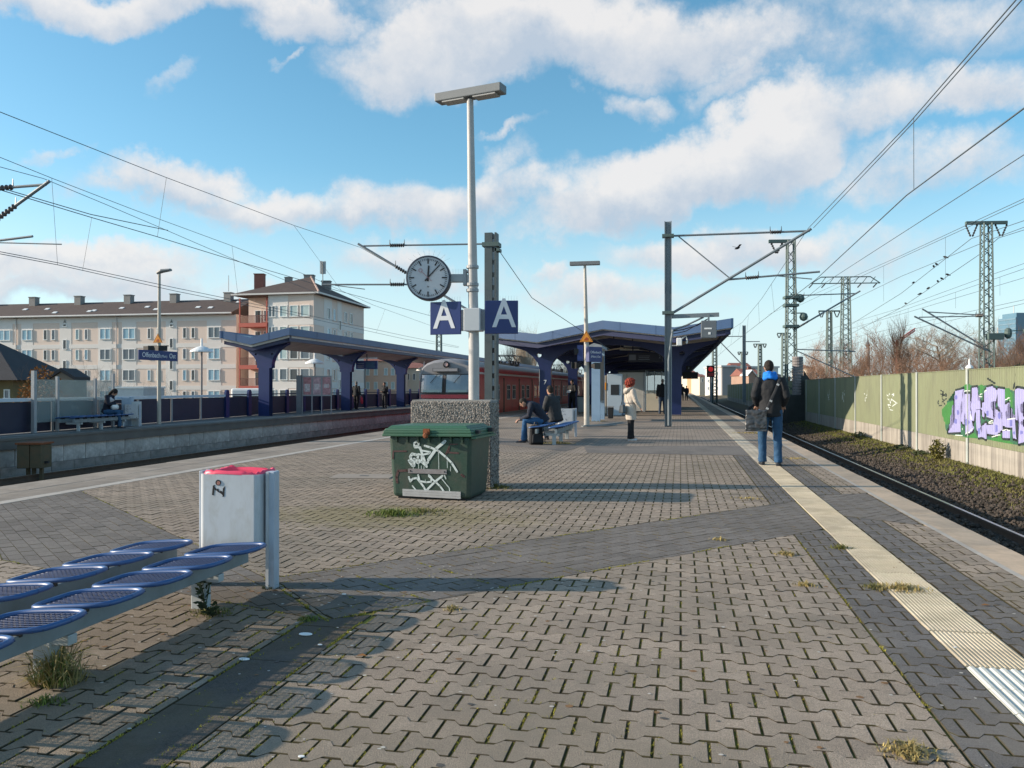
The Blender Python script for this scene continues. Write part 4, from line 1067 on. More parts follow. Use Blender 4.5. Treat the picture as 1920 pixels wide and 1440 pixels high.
def house(name, label, u0, u1, d, vb, ve, vr, depth, wall, roofm, kind='gable', wins=(), d1=None, group=None, cat='house', over=.3, chim=()):
    """simple far house: a facade toward the station, ridge parallel ('eave') or square ('gable') to it; windows as (u0,v0,u1,v1)"""
    fc = Facade(u0, d, u1, d1 or d); root = empty(name, label, cat, (0,0,0), 0, group)
    um = (u0+u1)/2; z0 = min(fc.st(um, vb)[1], -1.2); z1 = fc.st(um, ve)[1]; z2 = fc.st(um, vr)[1]
    b = MB(); fc.slab(b, 0, fc.L, z0, z1, -depth, 0)
    b.build('wall', wall, root)
    q = MB()
    if kind == 'gable':
        g = MB(); g.prism([fc.P(0,0,z1), fc.P(fc.L,0,z1), fc.P(fc.L/2,0,z2)], fc.n*-depth); g.build('gable_wall', wall, root)
        for sg in (0, 1):
            a0 = -over if sg == 0 else fc.L+over
            sl_ = (z2-z1)/(fc.L/2); zz = z1-sl_*over
            q.prism([fc.P(a0,over,zz+.02), fc.P(fc.L/2,over,z2+.02), fc.P(fc.L/2,over,z2+.24), fc.P(a0,over,zz+.24)], fc.n*-(depth+2*over))
    elif kind == 'eave':
        q.prism([fc.P(-over,over,z1+.01), fc.P(-over,-depth-over,z1+.01), fc.P(-over,-depth/2,z2)], fc.e*(fc.L+2*over))
    elif kind == 'hip':
        h = min(depth, fc.L)/2
        vs = [fc.P(-over,over,z1+.01), fc.P(fc.L+over,over,z1+.01), fc.P(fc.L+over,-depth-over,z1+.01), fc.P(-over,-depth-over,z1+.01), fc.P(h,-depth/2,z2), fc.P(fc.L-h,-depth/2,z2)]
        q.add(vs, [(3,2,1,0),(0,1,5,4),(1,2,5),(2,3,4,5),(3,0,4)])
    else: fc.slab(q, -over, fc.L+over, z1+.01, max(z2, z1+.3), -depth-over, over)
    ro = q.build('roof', roofm, root)
    for (a, v0, c, v1, g) in wins:
        s0, zz1 = fc.st(a, v0); s1, zz0 = fc.st(c, v1); window(fc, s0, s1, zz0, zz1, root, 2 if (s1-s0) > 1.1 else 1, g)
    for (u, v) in chim:
        a, zc = fc.st(u, v); k = MB(); fc.slab(k, a-.4, a+.4, zc-2.2, zc, -depth*.5, -depth*.5+.8); k.build('chimney', m_brickc, ro)
    return root
m_slate = M('roof_slate', (.035,.036,.042), .8, .2, 1, bump=.4, bscale=6); m_ochre = M('wall_ochre', (.17,.135,.07), .9, .25, .6, dirt=(.10,.085,.05), dirt_amt=.6)
m_brickw = M('wall_brown', (.19,.165,.14), .9, .2, 1, dirt=(.12,.11,.09), dirt_amt=.5); m_peach = M('wall_peach', (.60,.42,.32), .85, .06, .4); m_greyw = M('wall_grey', (.30,.30,.30), .9, .06, .4)
m_cream = M('wall_cream', (.55,.50,.42), .85, .06, .4); m_whitew = M('wall_white', (.60,.59,.57), .85, .05, .4); m_redt = M('roof_red', (.23,.095,.075), .85, .18, .6); m_tan = M('wall_tan', (.33,.22,.17), .9, .1, .5); m_orange = M('wall_orange', (.52,.29,.16), .85, .08, .5)
house('house', 'old house with a huge dark slate roof at the left edge behind the platform', -190, 24, 62, 800, 713, 632, 8, m_ochre, m_slate, 'hip', [(8,730,19,746,0)], over=.9)
house('shed', 'small brown gabled shed behind the left glass shelter', 93, 138, 52, 800, 711, 697, 1.6, m_brickw, m_slate, 'gable', over=.15)
house('house', 'peach coloured house with tall windows seen under the left canopy', 682, 745, 135, 800, 677, 655, 14, m_peach, m_redt, 'eave', [(u, v, u+7, v+13, 2) for u in (686,701,720,733) for v in (690,716,742)])
house('house', 'plain grey gable end next to the peach house', 660, 681, 133, 800, 680, 668, 12, m_greyw, m_slate, 'eave')
house('house', 'cream row house half hidden behind the train roof', 748, 800, 150, 800, 690, 676, 12, m_cream, m_redt, 'eave', [(u, 700, u+5, 712, 0) for u in (752,763,774,786)])
# the town past the end of the right platform
house('apartment_block', 'white flat roofed block with a grey side wall beyond the red signal', 1322, 1353, 225, 780, 690, 687, 16, m_whitew, m_gut, 'flat', [(u, v, u+3, v+6, 0) for u in (1327,1335,1344) for v in (697,711,725)], d1=215)
house('apartment_block', 'grey side wall block right of the white flat roofed block', 1354, 1379, 214, 780, 688, 685, 16, m_greyw, m_gut, 'flat')
house('apartment_block', 'grey stepped block with dark balcony bands behind the second steel mast', 1380, 1412, 240, 780, 692, 679, 14, m_greyw, m_redt, 'eave', [(1384, v, 1391, v+4, 3) for v in (692,699,706,713)]+[(1397, 700, 1401, 706, 0)], chim=((1404,676),))
house('house', 'tan house with a red roof and a pale gable beside the walking man', 1397, 1427, 190, 780, 704, 690, 12, m_tan, m_redt, 'eave', [(1402, 709, 1406, 716, 0)], chim=((1418,686),))
house('house', 'small house with a white pointed gable in front of the red roof', 1404, 1416, 186, 780, 702, 695, 6, m_tan, m_wf, 'gable')
house('house', 'low tan house with a red hip roof right of the walking man', 1448, 1482, 170, 780, 708, 698, 10, m_tan, m_slate, 'hip', [(1455, 711, 1459, 717, 3)])
house('house', 'cream house far down the line just left of the red signal', 1290, 1306, 290, 770, 700, 694, 12, m_cream, m_redt, 'eave', [(1293, 704, 1296, 709, 0), (1299, 704, 1302, 709, 0)])
house('house', 'orange house far down the line between cream houses', 1303, 1313, 270, 770, 704, 697, 12, m_orange, m_redt, 'eave', [(1306, 708, 1309, 713, 0)])
house('house', 'pale yellow house right behind the red signal post', 1312, 1323, 255, 770, 706, 701, 12, m_cream, m_redt, 'eave', [(1315, 710, 1318, 716, 0)])
house('house', 'small pale pink house farthest down the line under the canopy edge', 1281, 1291, 330, 770, 703, 698, 12, m_peach, m_redt, 'eave')
house('house', 'yellow house among the reddish bushes right of the lattice mast', 1514, 1528, 160, 780, 690, 683, 9, m_cream, m_slate, 'hip', [(1517, 692, 1521, 698, 0)])
# office tower and church spire
def tower():
    fc = Facade(1872, 620, 1905, 600); root = empty('office_tower', 'blue glass office tower rising behind the trees at the right edge', 'tower', (0,0,0))
    m_gl_ = M('tower_glass', (.10,.20,.28), .25, .1, .05, spec=.6); m_gl2 = M('tower_band', (.14,.23,.30), .4, .1, .05)
    b = MB(); z1 = fc.st(1885, 597)[1]; zz = fc.st(1885, 589)[1]
    fc.slab(b, 0, fc.L, -1, z1, -14, 0); fc.slab(b, 4, fc.L, z1, zz, -14, -.5); b.build('body', m_gl_, root)
    for k in range(16):
        q = MB(); z = -1+(z1+1)*(k+.5)/16; fc.slab(q, -.1, fc.L+.1, z, z+1.0, -.5, .25); q.build('floor_band', m_gl2, root)
    q = MB(); fc.slab(q, -3, -.2, -1, z1-6, -10, -1); q.build('stair_shaft', m_greyw, root)
    q = MB(); q.tube([fc.P(9,-6,zz), fc.P(9,-6,zz+6)], .3, 6); q.build('antenna', m_gut, root)
tower()
def spire():
    p = cam_xy(1627, 520); root = empty('church_spire', 'small onion domed church spire above the reddish bushes', 'church', (p.x, p.y, 0)); z = lambda v: CAMH+(727-v)/FPX*520
    b = MB(); b.lathe([(1.3,-1),(1.3,z(654))], 8); b.build('tower', m_greyw, root)
    b = MB(); b.lathe([(1.5,z(654)),(1.1,z(651)),(1.0,z(650)),(1.5,z(648)),(1.3,z(645)),(.6,z(641)),(.25,z(637)),(.1,z(628)),(.02,z(622))], 12); b.build('dome', M('copper_dark', (.10,.11,.12), .6), root)
spire()
# ------------------------------------------------------------------ masts and overhead lines
m_galv = M('galvanised', (.20,.23,.25), .5, .10, 3, metal=.25, dirt=(.13,.15,.16), dirt_amt=.4)
m_teal = M('mast_green', (.085,.13,.125), .6, .15, 2, dirt=(.06,.07,.065), dirt_amt=.4)
m_wire = M('wire', (.08,.10,.115), .5, .1, 1)
m_ins = M('insulator', (.06,.055,.055), .35, .1, 4)
def insulator(b, p0, p1, n=7, r=.065):
    p0 = Vector(p0); p1 = Vector(p1); pts = []; rs = []
    for i in range(2*n+1):
        pts.append(p0.lerp(p1, i/(2*n))); rs.append(r if i % 2 else r*.45)
    b.tube(pts, rs, 8)
def arm(root, p0, p1, r=.03, ins=None):
    b = MB(); b.tube([p0, p1], r, 8); o = b.build('arm_tube', m_galv, root)
    if ins:
        a = Vector(p0).lerp(Vector(p1), ins[0]); c = Vector(p0).lerp(Vector(p1), ins[1])
        q = MB(); insulator(q, a, c, 7, .075)
        for e in (a, c): q.tube([e, e+Vector((0,0,.2))], [.02,.008], 5)
        q.build('insulator', m_ins, root)
def catenary_mast(label, x, y, ztop, w=.26, loc=None, lat=False):
    root = empty('catenary_mast', label, 'catenary mast', (x, y, 0))
    b = MB(); t = .028
    if lat:      # two channels with battens between them
        b.box(-w/2,-w/2,0,w/2-.14,w/2,ztop); b.box(w/2-.06,-w/2,0,w/2,w/2,ztop)
        b.build('channel', M('channel_grey', (.085,.105,.11), .55, .12, 3, metal=.2), root)
        q = MB(); k = 0; z = .15
        while z < ztop-.2: q.box(w/2-.14,-w/2+.02,z,w/2-.06,-w/2+.05,z+.26); z += .42
        q.build('batten', m_galv, root)['kind'] = 'stuff'
    else:
        b.box(-w/2,-w/2,0,-w/2+t,w/2,ztop); b.box(w/2-t,-w/2,0,w/2,w/2,ztop); b.box(-w/2+t,-t/2,0,w/2-t,t/2,ztop)
        b.build('h_beam', m_galv, root)
    return root
mastR = catenary_mast('grey steel catenary mast before the canopy with its long arm over the right track', -.42, 29.2, 7.12, .24)
L0 = (0,0,0)
arm(mastR, (.12,0,6.62), (4.68,0,6.62), .035, (.72,.80)); arm(mastR, (.12,0,3.92), (4.72,-.05,6.68), .045, None)
arm(mastR, (.35,0,6.6), (2.05,0,5.12), .022); arm(mastR, (2.0,0,5.05), (5.0,0,5.24), .033, (.20,.34)); arm(mastR, (3.6,0,5.14), (4.75,0,5.0), .018)
for z in (6.62,3.95): b = MB(); b.box(-.2,-.16,z-.05,.2,.16,z+.05); b.build('clamp', m_teal, mastR)
b = MB(); b.bar((.1,0,3.82),(1.72,0,3.86),.10,.14); b.tube([(.1,0,3.32),(.6,0,3.5),(1.2,0,3.78)], .035, 6); b.build('bracket', m_galv, mastR)
b = MB(); b.tube([(.12,-.05,3.3),(.5,-.05,3.36),(1.0,-.05,3.5),(1.35,-.05,3.72)], .018, 6); b.tube([(.12,-.06,3.2),(.6,-.06,3.3),(1.3,-.06,3.7)], .015, 6); b.build('cable', m_black, mastR)
b = MB(); b.tube([(.02,-.19,.05),(.02,-.19,2.3),(.10,-.19,2.95),(.16,-.19,3.35)], .04, 8); b.tube([(.10,-.17,.4),(.10,-.17,2.9)], .025, 6); b.build('conduit', m_galv, mastR)
sp_ = empty('loudspeaker', 'grey boxed line speaker hanging from the mast bracket in front of the canopy edge', 'loudspeaker', (.95, 29.15, 3.05))
b = MB(); b.box(-.26,-.14,0,.26,.14,.60); b.build('case', M('grey_case', (.13,.15,.17), .5, .1, 3), sp_, bevel=.02)
b = MB(); b.box(-.03,-.03,.6,.03,.03,.82); b.build('hanger', m_galv, sp_)
b = MB(); b.box(-.15,-.148,.30,.1,-.142,.35); b.box(-.02,-.148,.12,.06,-.142,.2); b.build('marking', m_white, sp_)
mastL = catenary_mast('grey steel channel mast behind the concrete block and lamp post', -6.2, 27, 6.52, .40, lat=True)
arm(mastL, (-.2,0,6.18), (-4.55,0,6.26), .03, (.66,.78)); arm(mastL, (-.2,0,3.6), (-4.75,0,6.34), .04, (.58,.70)); arm(mastL, (-1.9,0,4.86), (-6.1,0,4.96), .03, (.28,.40)); arm(mastL, (-5.6,0,4.92), (-4.5,0,4.76), .015)
b = MB(); b.box(-.28,-.24,6.06,.28,.24,6.2); b.build('clamp', m_teal, mastL); b = MB(); b.box(.15,-.2,5.9,.3,.2,6.0); b.build('clamp', m_teal, mastL)
b = MB(); b.tube([(.28,0,5.9),(1.1,1.5,4.5),(3.4,6.5,2.9)], .012, 5); b.build('stay_wire', m_wire, mastL)
mastX = catenary_mast('mast on the left platform just outside the left edge, only its arm tips seen', -19.6, 17.2, 7.0, .26)
arm(mastX, (.1,0,6.15), (4.75,-.1,6.2), .035, (.62,.80)); arm(mastX, (.1,0,3.6), (4.85,-.1,6.28), .04, (.66,.80)); arm(mastX, (.1,0,4.7),(4.3,0,5.0),.03); arm(mastX, (3.0,0,4.9),(5.1,0,4.78),.015)
mastF = catenary_mast('plain grey mast far beyond the canopy edge near the white flat roofed block', 5.75, 79, 7.1, .30)
arm(mastF, (-.1,0,6.1), (-2.6,0,6.1), .04); arm(mastF, (-.1,0,3.4), (-2.7,0,6.2), .05); arm(mastF, (0,0,5.6), (1.4,0,5.6), .04)
def lattice(b, w0, w1, z0, z1, n, r, depth=1.0, r2=None):
    """four legs and zigzag lacing"""
    r2 = r2 or r*.55
    def c(i, z):
        w = w0+(w1-w0)*(z-z0)/(z1-z0); s = ((-1,-1),(1,-1),(1,1),(-1,1))[i % 4]; return Vector((s[0]*w/2, s[1]*w/2*depth, z))
    for i in range(4): b.tube([c(i,z0), c(i,z1)], r, 4)
    for k in range(n):
        za, zb = z0+(z1-z0)*k/n, z0+(z1-z0)*(k+1)/n
        for i in range(4):
            p, q = (c(i,za), c(i+1,zb)) if k % 2 == 0 else (c(i+1,za), c(i,zb))
            b.tube([p, q], r2, 3)
def lattice_mast(label, u, d, ztop, w0, w1, n, arm_w, loc=None, kind='V', group=None, z0=-1.0):
    p = Vector(loc) if loc else cam_xy(u, d)
    root = empty('lattice_mast', label, 'lattice mast', (p.x, p.y, z0), 0, group); H = ztop-z0
    root.rotation_euler = (0,0,YAW*.6)
    b = MB(); lattice(b, w0, w1, 0, H, n, .05*max(1, d/60), r2=.024*max(1, d/60)); b.build('tower', m_teal, root)
    t = .07*max(1, d/70)
    if kind == 'V':
        b = MB(); b.box(-arm_w/2,-.10,H-.05,arm_w/2,.10,H+.12); b.build('crossarm', m_teal, root)
        for s in (-1, 1):
            q = MB(); xx = s*arm_w*.36
            for k in (-1, 1): insulator(q, (xx+k*.32, 0, H-.05), (xx+k*.05, 0, H-.72), 5, t*.9)
            q.build('insulator', m_ins, root)
    elif kind == 'truss':
        b = MB(); a = arm_w/2
        b.bar((-a*.72,0,H),(a*.72,0,H),.12,.12); b.bar((-a,0,H-.8),(a,0,H-.8),.12,.12); b.bar((-a,0,H-.8),(-a*.72,0,H),.1,.1); b.bar((a,0,H-.8),(a*.72,0,H),.1,.1)
        for k in range(-3, 4): b.bar((k*a*.24,0,H-.8),((k+.6)*a*.24,0,H),.07,.07)
        b.build('crossarm', m_teal, root)
        for k in (-.97,-.6,.45,.9):
            q = MB(); insulator(q, (k*a,0,H-.85), (k*a-.45,0,H-1.35), 5, t); q.build('insulator', m_ins, root)
    return root
M1 = lattice_mast('tall lattice mast at the end of the olive barrier behind the walking man', 1487, 51.5, 10.55, .62, .42, 22, 0, loc=(6.75,54,0), kind='none')
Z1 = 1.0
b = MB(); b.box(-1.35,-.1,11.4,.1,.1,11.6); b.build('crossarm', m_teal, M1)
q = MB(); insulator(q, (-1.2,0,11.4), (-.9,0,10.75), 5, .08); insulator(q, (-.5,0,11.4), (-.85,0,10.75), 5, .08); q.build('insulator', m_ins, M1)
arm(M1, (.2,0,8.1), (4.0,0,8.2), .035, (.04,.16)); arm(M1, (.25,0,6.0), (4.2,0,8.35), .05, (.04,.20)); arm(M1, (.25,0,4.75),(3.9,0,4.6),.035); arm(M1, (.25,0,4.7),(4.0,.3,3.0),.03)
for dx, zz in ((.55,7.85),(.75,6.7)):
    q = MB(); q.lathe([(.06,.32),(.2,.25),(.27,.05),(.2,-.12),(.05,-.2)], 12, (dx,-.1,zz)); q.tube([(0,0,zz+.3),(dx,-.1,zz+.3)], .04, 6); q.build('tension_wheel', m_teal, M1)
for zz in (6.1,7.4,7.9): q = MB(); q.box(-.42,-.36,zz,.42,.36,zz+.16); q.build('collar', m_teal, M1)
for k in range(17):
    q = MB(); q.lathe([(.31,0),(.33,.03),(.33,.13),(.31,.155)], 16, (.33,-.30,1.4+.17*k)); q.build('tension_weight', M('weight_concrete', (.24,.22,.22), .8, .15, 4) if k == 0 else bpy.data.materials['weight_concrete'], M1)
q = MB(); q.box(-.5,-.75,0,.9,.35,1.9); q.box(.35,-.6,1.9,.85,.2,3.1); q.build('base_cabinet', M('cabinet_dark', (.04,.045,.045), .7, .2, 3), M1, bevel=.03)
q = MB(); q.prism([(.9,.36,3.4),(2.1,.36,1.6),(2.1,.36,0),(.9,.36,0)], (0,.12,0)); q.build('gusset', M('brick_dark', (.06,.05,.045), .9, .2, 3), M1)
M2 = lattice_mast('large lattice mast behind the graffiti end of the barrier with a wide crossarm', 1850, 46, 10.5, .62, .42, 30, 2.2)
arm(M2, (-.4,-.5,6.35),(-3.4,-.5,6.55),.03,(.0,.12)); arm(M2, (-.35,-.5,4.6),(-3.65,-.5,6.72),.045,(.02,.14)); arm(M2, (-.4,-1.2,6.25),(-4.1,-1.2,6.2),.03,(.1,.2)); arm(M2, (-.5,-1.2,4.35),(-4.35,-1.2,6.25),.045,(.06,.18))
q = MB(); q.box(-.15,-.6,5.0,.65,-.2,5.35); q.lathe([(.06,.3),(.16,.22),(.2,.0),(.16,-.2),(.05,-.3)], 12, (.95,-.4,5.35)); q.build('switch_gear', m_teal, M2)
q = MB(); q.lathe([(.05,.10),(.15,.07),(.18,-.05),(.14,-.12)], 12, (1.9,-.4,5.5)); q.tube([(.8,-.4,5.45),(2.0,-.4,5.55)], .03, 6); q.build('tension_wheel', m_teal, M2)
lattice_mast('slim lattice mast with small crossarm left of the wide truss tower', 1555, 99, 10.5, .62, .45, 22, 2.5)
lattice_mast('tall lattice tower with a wide trussed crossarm above the reddish bushes', 1586, 104, 15.3, 1.25, .75, 26, 8.4, kind='truss')
lattice_mast('distant lattice mast right above the tan house beyond the walking man', 1470, 138, 10.4, .7, .5, 18, 2.2)
lattice_mast('distant lattice mast above the red roofs left of the walking man', 1425, 168, 10.2, .7, .5, 16, 2.6)
lattice_mast('farther lattice mast above the grey stepped block', 1393, 210, 10.4, .8, .6, 16, 2.6)
lattice_mast('narrow lattice mast in front of the white flat roofed block', 1340, 120, 9.0, .6, .5, 22, 0, kind='none')
lattice_mast('green lattice mast partly behind the left A sign', 823, 75, 6.6, .5, .4, 18, 0, kind='none')
# red signal down the line
sg = empty('signal', 'railway signal showing red at the far end of the right track', 'signal', (3.2, 92, -1))
b = MB(); b.tube([(0,0,0),(0,0,3.6)], .10, 8); b.build('post', m_grey, sg)
b = MB(); b.box(-.42,-.15,3.5,.42,.15,4.75); b.build('head', m_black, sg, bevel=.04)
b = MB(); b.lathe([(.02,0),(.24,.02),(.26,.10)], 14, (0,-.14,4.35), 'Y'); b.build('lens', M('signal_red', (.5,.02,.02), .3, .05, 2, emit=(1,.03,.03,.15)), sg)
b = MB(); b.box(-.3,-.17,3.6,.3,-.15,3.95); b.build('plate', M('signal_plate', (.35,.03,.03), .5), sg)

# overhead lines: one thing per track, its wires and droppers the parts
def wire_path(b, pts, r): b.tube(pts, r, 5)
def px_wire(pts, X): return [on_x(u, v, X) for u, v in pts]
def extend(pts, a, c):
    d0 = (pts[0]-pts[1]).normalized(); d1 = (pts[-1]-pts[-2]).normalized()
    return ([pts[0]+d0*a] if a else [])+pts+([pts[-1]+d1*c] if c else [])
def overhead(label, mess, cont, drops, r=.012):
    root = empty('overhead_line', label, 'overhead line', (0,0,0))
    for nm, pts in (('messenger_wire', mess), ('contact_wire', cont)):
        for k, p in enumerate(pts):
            b = MB(); wire_path(b, p, r if nm[0] == 'c' else r*.85); b.build(nm, m_wire, root)
    for p, q in drops:
        b = MB(); wire_path(b, [p, q], r*.5); b.build('dropper', m_wire, root)
    return root
def at_y(pts, y):
    for p, q in zip(pts[:-1], pts[1:]):
        if min(p.y, q.y) <= y <= max(p.y, q.y): return p.lerp(q, (y-p.y)/(q.y-p.y) if q.y != p.y else 0)
    return pts[-1]
XT = 4.27
mr = [Vector((XT+.05, 2.0, 6.15)), on_x(1905, 0, XT), on_x(1700, 236, XT), Vector((4.22, 29.2, 6.72)), Vector((4.25, 46, 6.1)), Vector((4.4, 62, 6.1)), Vector((4.4, 79, 6.6)), Vector((4.3, 110, 6.0)), Vector((4.3, 150, 6.6))]
mr2 = [p+Vector((.16, 0, .0 if i > 2 else .10)) for i, p in enumerate(mr[:4])]
ct = [Vector((XT, 3, 4.8)), on_x(1920, 203, XT), on_x(1700, 366, XT), Vector((4.45, 29.2, 4.98)), Vector((4.1, 79, 4.95)), Vector((4.3, 150, 4.9))]
overhead('overhead line above the right track, hung from the mast in front of the canopy', [mr, mr2], [ct], [(at_y(mr, y), at_y(ct, y)) for y in (16.6, 33.5, 41, 48, 56, 64, 72, 90, 104)], .012)
X1 = -10.85
m1 = px_wire([(-60,184),(0,210),(312,333),(552,423),(676,464)], X1)
m1 = extend(m1, 6, 0)+[Vector((X1, 45, 5.3)), Vector((X1, 62, 5.3)), Vector((X1, 85, 6.1)), Vector((X1, 140, 5.6))]
c1_ = extend(px_wire([(0,356),(172,408),(295,444),(415,481),(622,542)], -11.3), 7, 0)+[Vector((-11.0, 60, 4.7)), Vector((-10.8, 140, 4.7))]
c1b = extend(px_wire([(0,352),(170,402),(315,432)], -11.3), 7, 0)
overhead('overhead line above the train track, meeting the arm left of the clock', [m1], [c1_, c1b], [(on_x(312,333,X1), on_x(295,444,-11.3)), (on_x(552,424,X1), on_x(640,545,-11.3)), (at_y(m1, 36), at_y(c1_, 36)), (at_y(m1, 45), at_y(c1_, 45)), (at_y(m1, 53), at_y(c1_, 53))], .0085)
X2 = -15.5
m2 = extend(px_wire([(0,295),(97,334),(250,393),(435,461),(580,518)], X2), 6, 0)+px_wire([(700,572),(840,622)], X2)
m2b = extend(px_wire([(0,313),(82,335),(200,384),(315,433),(440,487),(600,552)], X2), 6, 0)
c2_ = extend(px_wire([(0,476),(110,497),(330,546),(545,589),(760,636),(860,652)], -16.0), 7, 0)
c2b = extend(px_wire([(0,472),(110,493),(330,540),(545,584),(760,630),(860,650)], -16.0), 7, 0)
overhead('overhead line above the left platform track, crossing in front of the apartment blocks', [m2, m2b], [c2_, c2b], [(on_x(97,334,X2), on_x(108,497,-16)), (on_x(172,408,X2), on_x(155,506,-16)), (on_x(435,461,X2), on_x(448,570,-16)), (at_y(m2, 42), at_y(c2_, 42))], .0095)
for lab, pairs in (('pair of overhead wires beyond the barrier passing highest over the right edge', [([(1480,585),(1540,535),(1625,480),(1765,390),(1990,245)], 8.5)]),
    ('overhead wires beyond the barrier crossing left of the large lattice mast', [([(1440,590),(1690,479),(1806,425),(1886,388),(1990,340)], 12.5), ([(1500,572),(1690,483),(1806,430),(1920,378),(1990,345)], 12.8), ([(1500,610),(1690,518),(1850,452),(1990,400)], 13.2)]),
    ('overhead wires beyond the barrier low behind the large lattice mast', [([(1480,640),(1690,577),(1738,559),(1850,518),(1990,470)], 18), ([(1500,655),(1778,593),(1920,562),(1990,545)], 19), ([(1500,668),(1700,620),(1920,569),(1990,552)], 19.5), ([(1640,600),(1800,545),(1990,480)], 18.5), ([(1460,655),(1700,586),(1990,500)], 18.2)])):
    root = empty('overhead_line', lab, 'overhead line', (0,0,0))
    for pts, X in pairs:
        b = MB(); wire_path(b, px_wire(pts, X), .013); b.build('wire', m_wire, root)
    for pts, X in pairs[1:]:
        pp = px_wire(pts, X)
        for k in (.3,.6,.8):
            p = pp[0].lerp(pp[-1], k); p = at_y(list(reversed(pp)), p.y); b = MB(); wire_path(b, [p, p+Vector((0,0,-1.1))], .007); b.build('dropper', m_wire, root)
iA = cam_xy(1822, 46); iB = cam_xy(1873, 46)
feed = empty('overhead_line', 'feeder wires with perched birds running into the insulators of the large lattice mast', 'overhead line', (0,0,0))
fa = [Vector((iA.x, iA.y, CAMH+(727-447)/FPX*46)), ]+[cam_xy(u, d)+Vector((0,0,CAMH+(727-v)/FPX*d)) for u, v, d in ((1690,550,62),(1545,640,98))]
fb_ = [Vector((iB.x, iB.y, CAMH+(727-446)/FPX*46)), ]+[cam_xy(u, d)+Vector((0,0,CAMH+(727-v)/FPX*d)) for u, v, d in ((1837,477,48),(1690,577,66),(1568,640,98))]
fc_ = [fa[0], cam_xy(1960,36)+Vector((0,0,CAMH+(727-400)/FPX*36))]; fd_ = [fb_[0], cam_xy(1980,38)+Vector((0,0,CAMH+(727-412)/FPX*38))]
for f_ in (fa, fb_, fc_, fd_): b = MB(); wire_path(b, f_, .017); b.build('wire', m_wire, feed)
m_bird = M('bird_black', (.02,.02,.022), .7, .1, 8)
def bird(p, label, group=None, fly=False, rz=0):
    b = MB(); b.tube([(-.17,0,.02),(-.08,0,.05),(.02,0,.09),(.10,0,.12),(.15,0,.12)], [.012,.045,.065,.05,.012], 8)
    if fly: b.prism([(-.05,.03,.1),(.07,.03,.1),(.0,.32,.2),(-.1,.28,.2)], (0,0,.012)); b.prism([(-.05,-.03,.1),(.07,-.03,.1),(.0,-.32,.2),(-.1,-.28,.2)], (0,0,.012))
    else: b.tube([(.02,.02,0),(.02,.02,.06)], .006, 4); b.tube([(.02,-.02,0),(.02,-.02,.06)], .006, 4)
    o = b.build('bird', m_bird, None, True, p); o.rotation_euler = (0,0,rz); return tag(o, label, 'bird', group)
for path, ks, nm in ((fa, (.30,.42,.46,.78), 'upper'), (fb_[1:], (.33,.40,.45,.58,.70,.92), 'lower')):
    for i, k in enumerate(ks):
        p = path[0].lerp(path[1], k); bird(p+Vector((0,0,.01)), '%s black bird from the large lattice mast on the %s feeder wire' % (('first','second','third','fourth','fifth','sixth')[i], nm), 'birds on the wires', rz=k*9)
p = cam_xy(1383, 40); bird(p+Vector((0,0,CAMH+(727-468)/FPX*40)), 'black bird flying below the long catenary arm', fly=True, rz=.6)

# ------------------------------------------------------------------ lamp post with clock and section signs
m_pole = M('pole_grey', (.42,.42,.42), .5, .08, 4, dirt=(.26,.25,.24), dirt_amt=.45, dirt_scale=3)
m_lum = M('luminaire_grey', (.17,.185,.195), .5, .08, 3); m_lumu = M('luminaire_glass', (.34,.34,.33), .4, .1, 4)
m_sign = M('sign_blue', (.014,.032,.145), .4, .06, 3, spec=.5); m_let = M('sign_white', (.62,.65,.70), .5, .04, 3)
LX, LY = -2.77, 10.98
lp = empty('lamp_post', 'tall grey lamp post rising from the pebble dashed block, long flat lamp on top', 'lamp post', (LX, LY, 0))
b = MB(); b.tube([(.0,0,.4),(.0,0,1.9),(-.055,0,5.30)], [.073,.073,.045], 20); po = b.build('pole', m_pole, lp); smooth_angle(po.data, 40)
b = MB(); b.obox((-.06,0,5.385), (1.02,.20,.118)); lo = b.build('luminaire', m_lum, lp, bevel=.012); lo.rotation_euler = (0,0,R(-14))
b = MB(); b.box(-.46,-.085,5.305,-.12,.085,5.327); b.box(.02,-.085,5.305,.36,.085,5.327); b.build('lamp_cover', m_lumu, lo)
for z in (2.98,2.74,2.66):
    b = MB(); b.lathe([(.078,0),(.085,.005),(.085,.04),(.078,.045)], 18, (-.02,0,z)); b.build('clamp_band', m_grey, lp)
b = MB(); b.box(-.115,-.13,2.12,.115,.11,2.43); br = b.build('sign_bracket', M('bracket_white', (.50,.53,.56), .4, .05, 3), lp, bevel=.01)
b = MB(); b.box(-.21,-.02,2.13,-.116,.04,2.42); b.box(.116,-.02,2.13,.21,.04,2.42); b.build('side_plate', M('bracket_grey', (.40,.43,.46), .45, .05, 3), br)
def a_sign(label, x, y, rz):
    s = empty('section_sign', label, 'sign', (x, y, 2.305), rz)
    b = MB(); b.box(-.225,-.018,-.225,.225,.018,.225); b.build('panel', m_sign, s, bevel=.006)
    return s
sA = a_sign('blue sign with a white letter A left of the lamp post under the clock', -3.16, LY-.04, R(-6)); text('letter', 'A', .55, m_let, sA, (-.015,-.021,.03), sx=.84, bold=.006)
sB = a_sign('blue sign with a white letter A right of the lamp post', -2.375, LY-.04, R(10)); text('letter', 'A', .55, m_let, sB, (.035,-.021,.035), sx=.84, bold=.006)
bs_ = MB()
for i in range(12): bs_.tube([(-.21+.038*i,0,.225),(-.21+.038*i,0,.29)], .0012, 3)
for s in (sA, sB): bs_.build('bird_spikes', m_grey, s)['kind'] = 'stuff'
m_face = M('clock_face', (.50,.53,.57), .35, .03, 2); m_ck = M('clock_black', (.02,.02,.025), .5); m_cc = M('clock_case', (.035,.045,.07), .4, .1, 3)
